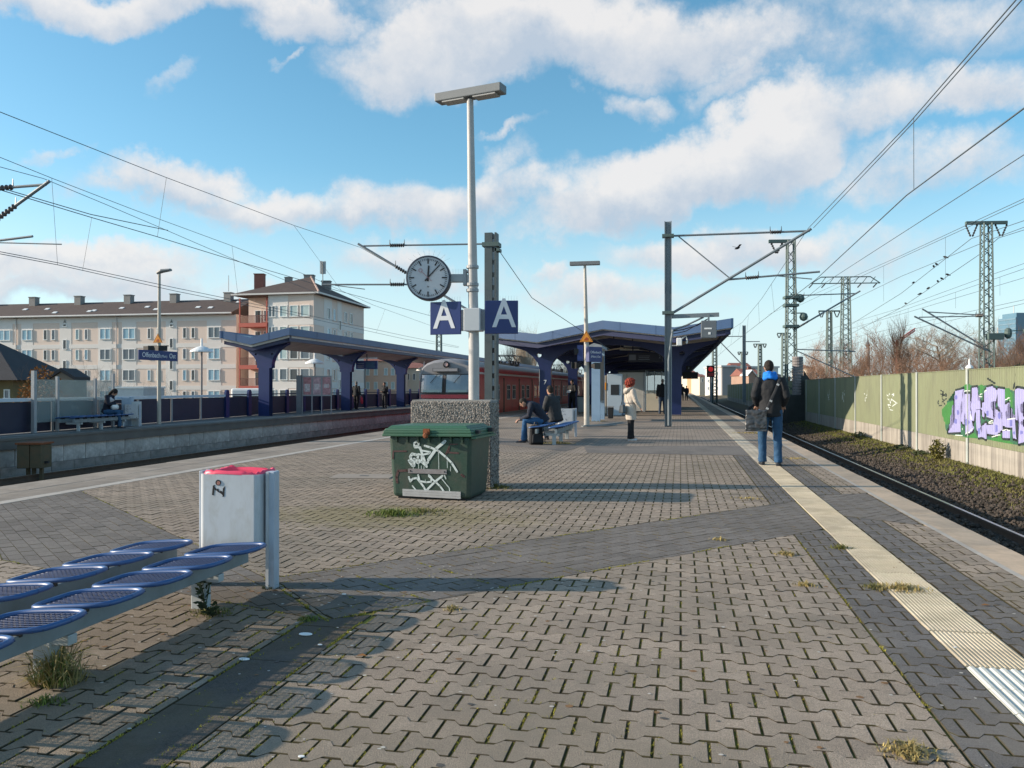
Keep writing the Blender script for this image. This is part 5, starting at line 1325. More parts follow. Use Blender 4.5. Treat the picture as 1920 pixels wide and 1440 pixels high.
ck = empty('station_clock', 'round station clock with a white dial on an arm left of the lamp post', 'clock', (-3.395, LY-.05, 2.855), R(9))
b = MB(); b.lathe([(.285,-.105),(.302,-.10),(.306,-.085),(.306,.085),(.302,.10),(.285,.105),(.283,.085)], 48, (0,0,0), 'Y'); cs = b.build('case', m_cc, ck); smooth_angle(cs.data, 40)
b = MB(); b.lathe([(.283,.092),(.0005,.094)], 48, (0,0,0), 'Y'); b.build('dial', m_face, ck)
for k in range(60):
    a = k*math.pi/30; big = k % 5 == 0; r0, w = (.190,.017) if big else (.236,.0062)
    b = MB(); d = Vector((math.sin(a),0,math.cos(a))); b.bar(d*r0+Vector((0,-.098,0)), d*.262+Vector((0,-.098,0)), w, .003, (0,1,0)); b.build('hour_mark' if big else 'minute_mark', m_ck, ck)
def hand(nm, ang, l, bk, w0, w1, mat, y):
    d = Vector((math.sin(ang),0,math.cos(ang))); s = Vector((d.z,0,-d.x)); b = MB()
    b.prism([d*l+s*w1+Vector((0,y,0)), d*l-s*w1+Vector((0,y,0)), d*-bk-s*w0+Vector((0,y,0)), d*-bk+s*w0+Vector((0,y,0))], (0,-.003,0)); return b.build(nm, mat, ck)
hand('hour_hand', R(3.5), .165, .05, .013, .011, m_ck, -.101); hand('minute_hand', R(43), .235, .06, .010, .007, m_ck, -.106)
m_secd = M('second_red', (.34,.17,.19), .5); hand('second_hand', R(-46), .12, .07, .0035, .003, m_secd, -.111)
b = MB(); d = Vector((math.sin(R(-46)),0,math.cos(R(-46))))*.142
for k in range(16):
    a, c = k*math.pi/8, (k+1)*math.pi/8; b.bar(d+Vector((.024*math.cos(a),-.112,.024*math.sin(a))), d+Vector((.024*math.cos(c),-.112,.024*math.sin(c))), .007, .003, (0,1,0))
b.build('second_ring', m_secd, ck)
text('logo', 'N', .035, m_ck, ck, (.0,-.097,-.125), ext=.001)
b = MB(); b.box(.30,-.045,-.055,.535,.045,.055); b.build('arm', M('clock_arm', (.33,.36,.38), .5, .05, 3), ck, bevel=.006)
b = MB(); b.box(.475,-.06,-.10,.52,.06,.12); b.box(.52,-.055,.075,.60,.055,.105); b.box(.52,-.055,-.085,.60,.055,-.055); b.build('clamp', m_grey, ck, bevel=.004)
b = MB()
for i in range(9): b.tube([(.32+.022*i,0,.055),(.32+.022*i,0,.13)], .0012, 3); a = R(-40+10*i); b.tube([(.306*math.sin(a),0,.306*math.cos(a)),(.40*math.sin(a*1.15),0,.40*math.cos(a*1.15))], .0012, 3)
b.build('bird_spikes', m_grey, ck)['kind'] = 'stuff'

# ------------------------------------------------------------------ pebble dashed block
def pebble_mat():
    m, N, L, b = node_mat('pebble_dash')
    tc = N.new('ShaderNodeTexCoord'); v = N.new('ShaderNodeTexVoronoi'); v.inputs['Scale'].default_value = 62; L.new(tc.outputs['Object'], v.inputs['Vector'])
    s = N.new('ShaderNodeSeparateColor'); L.new(v.outputs['Color'], s.inputs[0])
    r = N.new('ShaderNodeValToRGB'); L.new(s.outputs[0], r.inputs[0]); e = r.color_ramp.elements
    e[0].color = (.11,.10,.095,1); e[1].color = (.32,.30,.28,1); x = e.new(.45); x.color = (.175,.16,.145,1); x = e.new(.75); x.color = (.25,.23,.21,1)
    L.new(r.outputs[0], b.inputs['Base Color']); b.inputs['Roughness'].default_value = .75
    bp = N.new('ShaderNodeBump'); bp.inputs['Strength'].default_value = 1; bp.inputs['Distance'].default_value = .012; bp.invert = True; L.new(v.outputs['Distance'], bp.inputs['Height']); L.new(bp.outputs[0], b.inputs['Normal'])
    return m
blk = MB(); blk.box(-.565,-.24,0,.565,.24,1.17)
bo = blk.build('concrete_block', pebble_mat(), None, loc=(-3.035, 10.98, 0)); bev(bo, .02, 2)
tag(bo, 'grey pebble dashed concrete block behind the green bin', 'concrete block')
b = MB(); b.box(-.545,-.22,1.168,.545,.22,1.185); b.build('top', m_conc, bo)
r_ = random.Random(8); mp = [M('pebble_%s' % n, c, .7, .2, 20) for n, c in (('dark',(.10,.095,.09)),('mid',(.20,.18,.16)),('pale',(.36,.34,.31)))]
for k, mat in enumerate(mp):
    b = MB()
    for i in range(900):
        s = r_.uniform(.005,.011)
        if r_.random() < .8: c = (r_.uniform(-.55,.55), -.24, r_.uniform(.02,1.15))
        else: c = (.565, r_.uniform(-.23,.23), r_.uniform(.02,1.15))
        b.ell(c, (s*r_.uniform(.8,1.5), s*.55 if c[1] == -.24 else s, s*r_.uniform(.8,1.2)), 5, 4, Matrix.Rotation(r_.random()*3, 3, 'Y') if c[1] == -.24 else None)
    b.build('pebbles', mat, bo)['kind'] = 'stuff'

# ------------------------------------------------------------------ green grit bin
m_gb_ = M('bin_green', (.020,.056,.040), .5, .14, 3, spec=.5, dirt=(.045,.05,.04), dirt_amt=.6, dirt_scale=2.5, bump=.08, bscale=80, dirt2=((.07,.075,.062), .5, 5))
m_lid = M('lid_green', (.034,.115,.070), .5, .12, 3, spec=.5, dirt=(.05,.09,.06), dirt_amt=.5, dirt_scale=3)
m_rust = M('rust', (.20,.065,.025), .85, .3, 25, bump=.4); m_alu_ = M('aluminium', (.50,.51,.52), .4, .12, 6, metal=.3, dirt=(.3,.3,.3), dirt_amt=.4, dirt_scale=8)
gb = empty('grit_bin', 'green plastic grit bin with white paint tags in front of the concrete block', 'grit bin', (-2.93, 9.93, 0), R(-4))
def tub(x0, x1, y0, y1, z0, X0, X1, Y0, Y1, z1):
    vs = [(x0,y0,z0),(x1,y0,z0),(x1,y1,z0),(x0,y1,z0),(X0,Y0,z1),(X1,Y0,z1),(X1,Y1,z1),(X0,Y1,z1)]
    return vs, [(0,3,2,1),(4,5,6,7),(0,1,5,4),(1,2,6,5),(2,3,7,6),(3,0,4,7)]
b = MB(); b.add(*tub(-.495,.495,-.345,.345,.02,-.53,.53,-.40,.40,.775)); bd = b.build('body', m_gb_, gb, bevel=.045, seg=3)
b = MB(); b.box(-.44,-.31,0,.44,.31,.03); b.build('foot', m_black, gb)
for k in range(7):
    x = -.42+.14*k; b = MB(); b.add(*tub(x-.012,x+.012,-.415,-.39,.69,x-.012,x+.012,-.43,-.39,.775)); b.build('rib', m_gb_, gb)
b = MB(); b.box(-.585,-.455,.765,.565,.44,.80); b.box(-.575,-.445,.80,.555,.43,.835)
b.add(*tub(-.565,.545,-.435,.42,.835,-.555,.535,-.425,.41,.86)); b.add(*tub(-.54,.50,-.40,.40,.86,-.50,.46,-.36,.36,.895))
ld = b.build('lid', m_lid, gb, bevel=.008); ld.rotation_euler = (0, R(-.5), 0)
b = MB(); b.box(.50,-.30,.795,.60,-.22,.835); b.box(.50,.20,.795,.62,.28,.845); b.build('lid_hinge', m_dark, ld)
b = MB(); b.box(.545,-.42,.74,.60,.42,.765); b.build('lid_edge', m_lid, ld)
b = MB(); b.box(-.05,-.475,.79,.03,-.45,.86); b.box(-.03,-.49,.755,.01,-.46,.83); b.lathe([(.02,0),(.035,.02),(.02,.04)], 8, (-.01,-.48,.78), 'Y'); b.build('latch', m_rust, gb)
def front(x, z): t = (z-.02)/.755; return Vector((x, -.345-.055*t, z))
def strip(name, x0, x1, z0, z1, mat, off=.012, tilt=0):
    b = MB(); a, c = front(x0, z0), front(x1, z1)
    b.add([(x0,a.y-.002,z0),(x1,a.y-.002,z0+tilt),(x1,c.y-.002,z1+tilt),(x0,c.y-.002,z1),(x0,a.y-off,z0),(x1,a.y-off,z0+tilt),(x1,c.y-off,z1+tilt),(x0,c.y-off,z1)], [(0,1,2,3),(4,7,6,5),(0,4,5,1),(1,5,6,2),(2,6,7,3),(3,7,4,0)])
    return b.build(name, mat, gb)
strip('metal_strip', -.28, .215, .315, .37, M('strip_grey', (.26,.25,.26), .45, .15, 8, dirt=(.16,.12,.12), dirt_amt=.6, dirt_scale=9))
for k in range(3): strip('reflector_strip', -.36, .385, .035+.029*k, .062+.029*k, m_alu_, .014+.002*(k % 2), -.012)
for x in (-.25, .19):
    b = MB(); b.lathe([(.011,0),(.008,.006)], 8, (x, front(0,.343).y-.012, .343), 'Y'); b.build('rivet', m_dark, gb)
def paint(name, strokes, mat, off):
    """sprayed strokes on the bin's front; points in pixels of the enlarged crop of the bin"""
    def q(x, y): return ((x-235)/1200*1.04-.505, .785-(y-265)/(1140-265)*.775)
    b = MB()
    for pts, w in strokes:
        for poly in ribbon([q(*p) for p in pts], w): b.poly([front(x, z)+Vector((0,-off,0)) for x, z in poly])
        off += .00012
    return b.build(name, mat, gb)
m_pw = M('tag_white', (.58,.66,.66), .6, .08, 8); m_pr = M('tag_red', (.085,.045,.045), .6, .2, 6)
S_ = [([(750,415),(830,435),(950,480),(1060,565),(1140,640),(1215,755)], .026), ([(1050,350),(920,450),(800,605)], .036), ([(640,440),(600,440),(590,385),(625,360),(660,380),(655,415),(620,420)], .022),
      ([(660,440),(700,480),(830,500),(810,520),(700,540),(650,530)], .022), ([(680,440),(720,560),(750,640),(770,700)], .03), ([(650,540),(640,600),(700,640),(760,660),(790,640)], .03), ([(620,540),(560,530),(530,570),(560,650),(510,625),(560,690),(580,690),(590,600),(640,650),(660,640)], .034),
      ([(700,560),(700,640),(760,690)], .025)]
paint('paint_tag', S_, m_pw, .006)
paint('paint_tag', [([(500,850),(520,910),(560,870),(620,860),(670,920),(720,980),(745,1030)], .024), ([(640,820),(660,900),(760,915),(830,905),(840,850),(800,815)], .022), ([(1000,820),(880,910),(765,1020)], .026), ([(800,830),(900,910),(960,960),(1015,1030)], .022), ([(550,970),(600,1025)], .016), ([(990,860),(1050,930),(1095,980),(1100,1030)], .01), ([(1030,810),(1050,860)], .012)], m_pw, .006)
paint('paint_drip', [([(x, y0), (x, y1)], .006) for x, y0, y1 in ((570,690,735),(600,650,700),(650,660,730),(690,690,735),(730,700,735),(950,500,730),(1075,610,710),(1120,690,750),(745,880,910))], m_pw, .0055)
for st_ in [([(265,600),(275,500),(470,495)], .02), ([(1060,520),(1110,420),(1090,500),(1240,505)], .02), ([(470,760),(340,770),(310,860),(320,930)], .03), ([(1110,390),(1230,385)], .014), ([(1280,800),(1310,820)], .03)]:
    paint('faded_red_tag', [st_], m_pr, .004)
# ------------------------------------------------------------------ benches and litter bins
m_seat = M('seat_blue', (.014,.040,.125), .45, .10, 6, spec=.6, dirt=(.05,.07,.12), dirt_amt=.3, dirt_scale=9)
m_frame = M('bench_frame', (.22,.26,.28), .5, .10, 5, metal=.1, dirt=(.14,.16,.15), dirt_amt=.5, dirt_scale=6)
m_leg = M('bench_leg', (.42,.46,.48), .55, .10, 5, dirt=(.22,.24,.20), dirt_amt=.5, dirt_scale=5)
SXW, SYW = .206, .166
def seat_z(x):
    t = (x+SXW)/(2*SXW); return .016*t*t-.020*(1-t)**3+.004
def seat_rim(t):
    c, s = math.cos(t), math.sin(t); e = .42
    x = SXW*math.copysign(abs(c)**e, c); y = SYW*math.copysign(abs(s)**e, s)
    y *= 1-.06*((x/SXW+1)/2)**2; x += .016*(1-abs(y)/SYW)*(1 if x > 0 else -.4)
    return x, y
def seat_meshes():
    rim = MB(); pts = []
    for k in range(41):
        x, y = seat_rim(2*math.pi*k/40); pts.append((x, y, seat_z(x)))
    rim.tube(pts, .0135, 8, caps=False)
    g = MB(); n = 15
    for i in range(1, 11):
        y = -SYW+2*SYW*i/11
        g.tube([(x, y*(1-.06*((x/SXW+1)/2)**2), seat_z(x)-.004) for x in [(-SXW+.004)+(2*SXW-.0)*j/8 for j in range(9)]], .0028, 4)
    for i in range(1, 15):
        x = -SXW+2*SXW*i/15; yy = SYW*(1-.06*((x/SXW+1)/2)**2)-.004
        g.tube([(x, -yy, seat_z(x)-.007), (x, yy, seat_z(x)-.005)], .0030, 4)
    return rim.mesh('rim', True), g.mesh('seat', True)
rim_me, grid_me = seat_meshes(); rim_me.materials.append(M('seat_rim', (.028,.085,.24), .4, .10, 6, spec=.6, dirt=(.06,.09,.15), dirt_amt=.3, dirt_scale=9)); grid_me.materials.append(m_seat)  # rim brighter than the mesh: its highlights are painted into the colour
PB = .405
def make_bench(label, loc, rz=0, n=8):
    root = empty('bench', label, 'bench', loc, rz, 'double rows of blue mesh seats')
    for sx in (-.258, .258):
        b = MB(); b.box(sx-.03, -PB*n-.02, .215, sx+.03, -.01, .295); b.build('rail', m_frame, root, bevel=.004)
        for k in range(n):
            s = bpy.data.objects.new('seat', grid_me); COL.objects.link(s); s.parent = root; s.location = (sx, -.235-PB*k, .335)
            r = bpy.data.objects.new('rim', rim_me); COL.objects.link(r); r.parent = s
            for by in (-.06,.045): b = MB(); b.box(-.035,by,-.045,.035,by+.015,-.004); b.build('bracket', m_dark, s)
    for yy in (-.34, -1.60, -2.86):
        b = MB(); b.box(.105, yy-.035, -.01, .20, yy+.035, .19); l = b.build('leg', m_leg, root, bevel=.006)
        b = MB(); b.box(-.29, yy-.03, .165, .29, yy+.03, .212); b.build('cross_beam', m_leg, root, bevel=.004)
    return root
bench1 = make_bench('near bench of blue mesh seats beside the white litter bin with the pink bag', (-3.04, 4.94, 0))
bench2 = copy_tree(bench1, 'bench of blue mesh seats where two men sit near the middle lamp post', (-3.07, 21.95, 0)); bench2.scale = (.9,.9,1.29)
m_binw = M('bin_white', (.52,.56,.60), .45, .08, 3, spec=.45, dirt=(.33,.34,.33), dirt_amt=.55, dirt_scale=3.5, dirt2=((.40,.41,.40), .6, 12), stretch=(1,1,.4))
m_binp = M('bin_post', (.40,.46,.54), .45, .06, 3, dirt=(.26,.28,.30), dirt_amt=.4, dirt_scale=4)
m_pink = M('bag_pink', (.78,.075,.15), .4, .12, 12)
def make_bin(label, loc, rz=0):
    root = empty('litter_bin', label, 'litter bin', loc, rz, 'white litter bins')
    b = MB()
    out = []
    for (cx, cy, a0) in ((.178,.13,0),(-.178,.13,90),(-.178,-.13,180),(.178,-.13,270)):
        for k in range(5): a = R(a0+22.5*k); out.append((cx+.035*math.cos(a), cy+.035*math.sin(a)))
    n = len(out); inn = [(x*.95, y*.94) for x, y in out]
    vs = [(x,y,.275) for x,y in out]+[(x,y,.77) for x,y in out]+[(x,y,.77) for x,y in inn]+[(x,y,.30) for x,y in inn]
    fs = [tuple(reversed(range(n)))]+[(i,(i+1)%n,n+(i+1)%n,n+i) for i in range(n)]+[(n+i,n+(i+1)%n,2*n+(i+1)%n,2*n+i) for i in range(n)]+[(2*n+i,2*n+(i+1)%n,3*n+(i+1)%n,3*n+i) for i in range(n)]+[tuple(3*n+i for i in range(n))]
    b.add(vs, fs); bo = b.build('body', m_binw, root); smooth_angle(bo.data, 40); wnorm(bo)
    b = MB(); b.box(.228,-.09,-.01,.290,-.01,.785); b.build('post', m_binp, root, bevel=.006)
    b = MB(); b.box(-.252,-.10,-.01,-.222,.02,.785); b.build('post', m_binp, root, bevel=.005)
    b = MB(); b.box(.231,-.096,.0,.252,-.089,.783); b.build('post_strip', m_binw, root)
    b = MB(); b.box(.205,-.05,.40,.225,.0,.70); b.build('hinge_plate', m_dark, root)
    b = MB(); b.box(-.17,-.13,.265,.20,.13,.276); b.build('floor_plate', m_dark, root)
    b = MB(); b.lathe([(.013,0),(.013,.004)], 10, (.185,-.165,.31), 'Y'); b.build('lock', m_dark, root)
    return root
bin1 = make_bin('white litter bin with a pink bag at the end of the near bench', (-2.965, 5.20, 0), R(2))
bin2 = copy_tree(bin1, 'white litter bin at the far end of the bench where two men sit', (-3.10, 22.75, 0), R(3))
s = MB(); s.lathe([(.0,0),(.0195,.0),(.0195,.002)], 20, (-.073,-.166,.715), 'Y'); s.build('sticker', m_black, bin1)
s = MB(); s.lathe([(.0,0),(.013,.0),(.013,.0015)], 12, (-.07,-.1685,.713), 'Y'); s.build('sticker_print', M('sticker_print', (.35,.16,.13), .5, .5, 90), bin1)
def bin_tag():
    polys = [[(-.118,.632),(-.105,.628),(-.098,.700),(-.112,.694)], [(-.042,.620),(-.030,.624),(-.026,.692),(-.040,.676)], [(-.104,.690),(-.090,.676),(-.080,.660),(-.098,.664)], [(-.088,.668),(-.074,.650),(-.064,.656),(-.076,.676)], [(-.068,.650),(-.052,.640),(-.040,.654),(-.056,.662)], [(-.055,.645),(-.040,.63),(-.034,.65)]]
    for p in polys: b = MB(); b.prism([(x,-.1655,z) for x, z in p], (0,-.0012,0)); b.build('sticker_scrap', m_black, bin1)
bin_tag()
def bag():
    r = random.Random(6); b = MB(); n = 44; rings = []
    for (sc, z, jz) in ((1.02,.735,.0),(1.035,.765,.004),(1.02,.785,.008),(.95,.789,.010),(.90,.775,.006),(.86,.60,.0)):
        row = []
        for i in range(n):
            a = 2*math.pi*i/n; c, s_ = math.cos(a), math.sin(a); e = .45
            x = .205*math.copysign(abs(c)**e, c); y = .160*math.copysign(abs(s_)**e, s_)
            w = 1+.012*math.sin(7*a)+r.uniform(-.010,.010)
            row.append((x*sc*w, y*sc*w, z+r.uniform(-jz,jz)+.007*math.sin(3*a+1)*(1 if z > .75 else 0)))
        rings.append(row)
    rings = rings[1:]
    vs = [p for row in rings for p in row]; fs = []
    for k in range(len(rings)-1):
        for i in range(n): fs.append((k*n+i, k*n+(i+1) % n, (k+1)*n+(i+1) % n, (k+1)*n+i))
    b.add(vs, fs); o = b.build('bin_bag', m_pink, None, True, bin1.location[:]); o.rotation_euler = (0,0,R(2)); tag(o, 'bright pink plastic bag lining the near white litter bin', 'bag')
bag()
r_ = random.Random(12)
for i in range(7):      # scribble on the second bin
    a = (r_.uniform(-.15,.1), r_.uniform(.45,.74)); b = MB()
    for poly in ribbon([a, (a[0]+r_.uniform(-.05,.06), a[1]+r_.uniform(-.05,.05)), (a[0]+r_.uniform(-.05,.06), a[1]+r_.uniform(-.08,.05))], .009): b.poly([(x,-.1665-i*.0002,z) for x, z in poly])
    b.build('scribble', M('scribble', (.20,.20,.24), .6, .2, 4) if 'scribble' not in bpy.data.materials else bpy.data.materials['scribble'], bin2)

# ------------------------------------------------------------------ middle lamp post with warning sign, loudspeakers and name plate
def warn(root, z, x, y, s=.27):
    o = [(x-s*.56, y, z), (x+s*.56, y, z), (x, y, z+s*.97)]
    b = MB(); b.prism(o, (0,.012,0)); t = b.build('warning_triangle', m_black, root, bevel=.008)
    def sc(k): 
        c = Vector((x, y, z+s*.33)); return [c+(Vector(p)-c)*k for p in o]
    b = MB(); b.poly([(p.x, y-.003, p.z) for p in sc(.97)]); b.build('yellow_rim', m_yel, t)
    b = MB(); b.poly([(p.x, y-.005, p.z) for p in sc(.82)]); b.build('black_line', m_black, t)
    b = MB(); b.poly([(p.x, y-.007, p.z) for p in sc(.74)]); b.build('yellow_field', m_yel, t)
    b = MB(); b.prism([(x-s*.18,y-.009,z+s*.14),(x+s*.14,y-.009,z+s*.12),(x+s*.18,y-.009,z+s*.3),(x+s*.02,y-.009,z+s*.40),(x-s*.12,y-.009,z+s*.26)], (0,-.002,0)); b.build('pictogram', M('picto_red', (.35,.07,.02), .6), t)
m_yel = M('sign_yellow', (.72,.27,.03), .5, .06, 4)
lp2 = empty('lamp_post', 'slender lamp post with a yellow warning triangle in front of the middle canopy', 'lamp post', (-3.19, 28.6, 0))
b = MB(); b.tube([(0,0,0),(0,0,2.6),(-.06,0,5.62)], [.095,.085,.045], 14); o = b.build('pole', M('pole_cream', (.46,.44,.40), .55, .1, 3, dirt=(.33,.27,.2), dirt_amt=.4), lp2); smooth_angle(o.data, 40)
b = MB(); b.box(-.58,-.11,5.60,.46,.11,5.73); b.build('luminaire', m_lum, lp2, bevel=.01)
warn(lp2, 2.93, 0, -.115, .42)
def speaker(root, x, y, z, rz, s=.26):
    b = MB(); M3 = Matrix.Rotation(rz, 3, 'Z')
    prof = [(-.10,-.02,-.06),(.10,-.02,-.06),(.10,-.02,.06),(-.10,-.02,.06)]; q = [(-.17,-.22,-.11),(.17,-.22,-.11),(.17,-.22,.11),(-.17,-.22,.11)]
    vs = [M3@(Vector(p)*s/.26)+Vector((x,y,z)) for p in prof+q]
    b.add(vs, [(0,1,2,3),(4,7,6,5),(0,4,5,1),(1,5,6,2),(2,6,7,3),(3,7,4,0)]); return b.build('loudspeaker', m_black, root)
for x, y, z, a in ((-.22,-.0,2.12,-60),(-.32,.05,2.14,-80),(.2,.0,2.1,60),(-.2,.1,2.62,-90)): speaker(lp2, x, y, z, R(a))
b = MB(); b.box(-.32,-.02,2.28,-.12,.06,2.83); b.build('sign_side', m_sign, lp2)
ns = empty('name_sign', 'small blue boxed name sign on the slender lamp post', 'sign', (-2.93, 28.55, 2.50), R(48))
b = MB(); b.box(-.30,-.09,-.26,.30,.09,.26); b.build('panel', m_sign, ns, bevel=.01)
text('lettering', 'Offenbach', .12, m_let, ns, (0,-.093,.07)); text('lettering', '(Main) Ost', .10, m_let, ns, (0,-.093,-.08))
for (x0,y0,x1,y1,w,lab) in ((-3.30,28.2,-2.2,28.9,.16,'flat grey metal sheet lying at the foot of the slender lamp post'),(-2.75,28.95,-2.0,30.6,.14,'bent pale metal strip lying behind the flat grey sheet')):
    b = MB(); b.bar((x0,y0,.03),(x1,y1,.06),w,.025); b.bar((x0+.05,y0+.05,.06),(x1-.1,y1-.05,.09),w*.5,.02); tag(b.build('metal_sheet', m_frame, None), lab, 'scrap metal')

# ------------------------------------------------------------------ furniture under the middle canopy
m_lblue = M('vitrine_blue', (.26,.38,.52), .5, .06, 2, dirt=(.2,.28,.36), dirt_amt=.4)
m_poster = M('poster_brown', (.16,.12,.10), .5, .5, 9)
vt = empty('info_display', 'tall pale blue framed poster case beside the slender lamp post', 'poster case', (-3.30, 33.2, 0))
b = MB(); b.box(-.20,-.06,0,.14,.06,2.92); b.build('post', m_lblue, vt); b = MB(); b.box(-.08,2.1,0,.12,2.22,2.92); b.build('post', m_lblue, vt)
b = MB(); b.box(-.10,.07,.75,.10,2.09,2.72); b.build('case', m_grey, vt); b = MB(); b.box(.101,.14,.82,.108,2.02,2.66); b.build('poster', m_poster, vt)
b = MB(); b.prism([(-.30,-.12,2.93),(.24,-.12,2.93),(.20,-.12,3.06),(-.1,-.12,3.14),(-.3,-.12,3.05)], (0,2.5,0)); b.build('roof', m_grey, vt)
tm = empty('ticket_machine', 'pale grey ticket machine with an orange strip beside the white kiosk', 'ticket machine', (-3.12, 40.6, 0))
b = MB(); b.box(-.38,-.28,0,.34,.35,2.02); b.build('body', M('machine_grey', (.40,.47,.53), .5, .06, 2), tm, bevel=.02); b = MB(); b.box(-.56,-.28,.1,-.41,.2,1.95); b.build('side_panel', M('machine_tan', (.40,.33,.26), .6), tm)
b = MB(); b.box(-.54,-.30,1.25,-.43,-.285,1.6); b.build('orange_strip', M('orange', (.75,.28,.02), .5), tm); b = MB(); b.box(-.2,-.295,1.0,.2,-.283,1.5); b.build('screen', m_dark, tm); b = MB(); b.box(.36,-.3,.05,.85,.15,.98); b.build('coin_box', M('machine_blue', (.16,.24,.34), .5), tm)
kk_ = empty('kiosk', 'white walled kiosk with a dark lower edge behind the woman in the pale coat', 'kiosk', (-2.62, 46.2, 0))
b = MB(); b.box(-.75,-.02,.06,.66,2.4,2.2); b.build('wall', M('kiosk_white', (.50,.50,.48), .6, .05, 2), kk_); b = MB(); b.box(-.72,0,0,.62,2.3,.06); b.build('plinth', m_black, kk_); b = MB(); b.box(-.80,-.06,2.2,.72,2.5,2.32); b.build('roof', m_dark, kk_)
b = MB(); b.box(.60,-.05,.02,.70,.1,2.2); b.build('corner_post', m_grey, kk_); 
b = MB(); b.box(-.3,-.028,.1,-.28,-.021,2.15); b.build('panel_joint', m_dark, kk_)
st = empty('stair_enclosure', 'white walled stair enclosure with glass above behind the woman', 'stair enclosure', (-1.62, 50.0, 0))
b = MB(); b.box(-.75,0,0,.95,.2,1.0); b.box(-.75,.21,0,-.55,9,1.0); b.box(.75,.21,0,.95,9,1.0); b.build('parapet', M('parapet_white', (.60,.57,.48), .7, .05, 1), st)
m_glass = glass_mat('shelter_glass', (.35,.42,.42), .05, .35)
for k in range(4): b = MB(); b.box(-.72+.42*k,.08,1.02,-.33+.42*k,.10,2.3); b.build('pane', m_glass, st)
for k in range(5): b = MB(); b.box(-.76+.42*k,.06,1.0,-.72+.42*k,.13,2.35); b.build('mullion', m_grey, st)
b = MB(); b.box(-.78,.05,2.35,.98,.14,2.45); b.build('top_bar', m_dark, st)
db = empty('departure_board', 'wide dark departure board hanging under the middle canopy', 'departure board', (-1.85, 45.0, 2.73))
b = MB(); b.box(-.92,-.12,0,.92,.12,.50); b.build('case', M('board_navy', (.018,.02,.04), .4, .1, 3), db, bevel=.01)
for k in range(2): b = MB(); b.box(-.7+.9*k,-.03,.5,-.64+.9*k,.03,1.2); b.build('hanger', m_navy, db)
m_txt = M('board_text', (.20,.22,.27), .6)
for k, (x, w) in enumerate(((-.1,.62),(-.1,.55),(-.1,.6))): b = MB(); b.box(x-w*.45,-.124,.13+.09*k,x+w*.55,-.121,.16+.09*k); b.build('text_line', m_txt, db)
text('number', '2', .24, m_txt, db, (.76,-.122,.27)); b = MB(); b.box(-.86,-.124,.1,-.5,-.121,.4); b.build('screen', m_txt, db)
db2 = empty('departure_board', 'dark platform display hanging under the right canopy edge near the far couple', 'departure board', (.7, 62, 2.0))
b = MB(); b.box(-.55,-.12,0,.55,.12,.5); b.build('case', m_black, db2); b = MB(); b.box(-.05,-.03,.5,.05,.03,1.3); b.build('hanger', m_navy, db2); b = MB(); b.box(-.3,-.1,.62,.1,.1,.95); b.build('track_plate', m_black, db2); text('number', '1', .24, m_let, db2, (-.1,-.104,.79))
cc = empty('camera', 'white security camera on a bracket at the right valley of the canopy', 'security camera', (-.05, 37.2, 3.2))
b = MB(); b.box(-.12,-.15,0,.12,.15,.34); b.build('housing', m_white, cc, bevel=.03); b = MB(); b.tube([(.1,0,.3),(.28,0,.45),(.34,0,.25),(.32,0,.1)], .04, 6); b.build('arm', m_white, cc); b = MB(); b.tube([(-.62,0,.02),(0,0,.0)], .03, 6); b.box(-.03,-.02,.3,.03,.4,.36); b.build('bracket', m_grey, cc)
for (x, y, w, h, lab) in ((-5.15, 44.5, .62, .85, 'pale grey wheeled bin behind the bench of the two men'), (-2.95, 35.7, .26, .5, 'small dark stump of a bollard at the foot of the poster case')):
    b = MB(); b.add(*tub(-w*.42,w*.42,-w*.4,w*.4,.03,-w*.5,w*.5,-w*.5,w*.5,h)); rt = b.build('wheeled_bin' if w > .4 else 'bollard', m_grey if w > .4 else m_dark, None, loc=(x,y,0)); bev(rt, .03); tag(rt, lab, 'bin' if w > .4 else 'bollard')
    b = MB(); b.box(-w*.53,-w*.55,h+.004,w*.53,w*.5,h+.06); b.build('lid', m_dark if w > .4 else m_grey, rt)
# ceiling lamps in the canopy
for i, (x, y) in enumerate([(-2.9+.5*(k % 2), 43+3.9*k) for k in range(8)]):
    o = empty('tube_lamp', 'unlit white tube lamp under the middle canopy roof, %s from the front' % 'first second third fourth fifth sixth seventh eighth'.split()[i], 'lamp', (x, y, 3.62), R(20), 'tube lamps under the canopy')
    b = MB(); b.box(-.75,-.06,0,.75,.06,.10); b.build('tube', m_white, o)
    for sx in (-.5,.5): b = MB(); b.box(sx-.02,-.02,.1,sx+.02,.02,.45); b.build('hanger', m_dark, o)

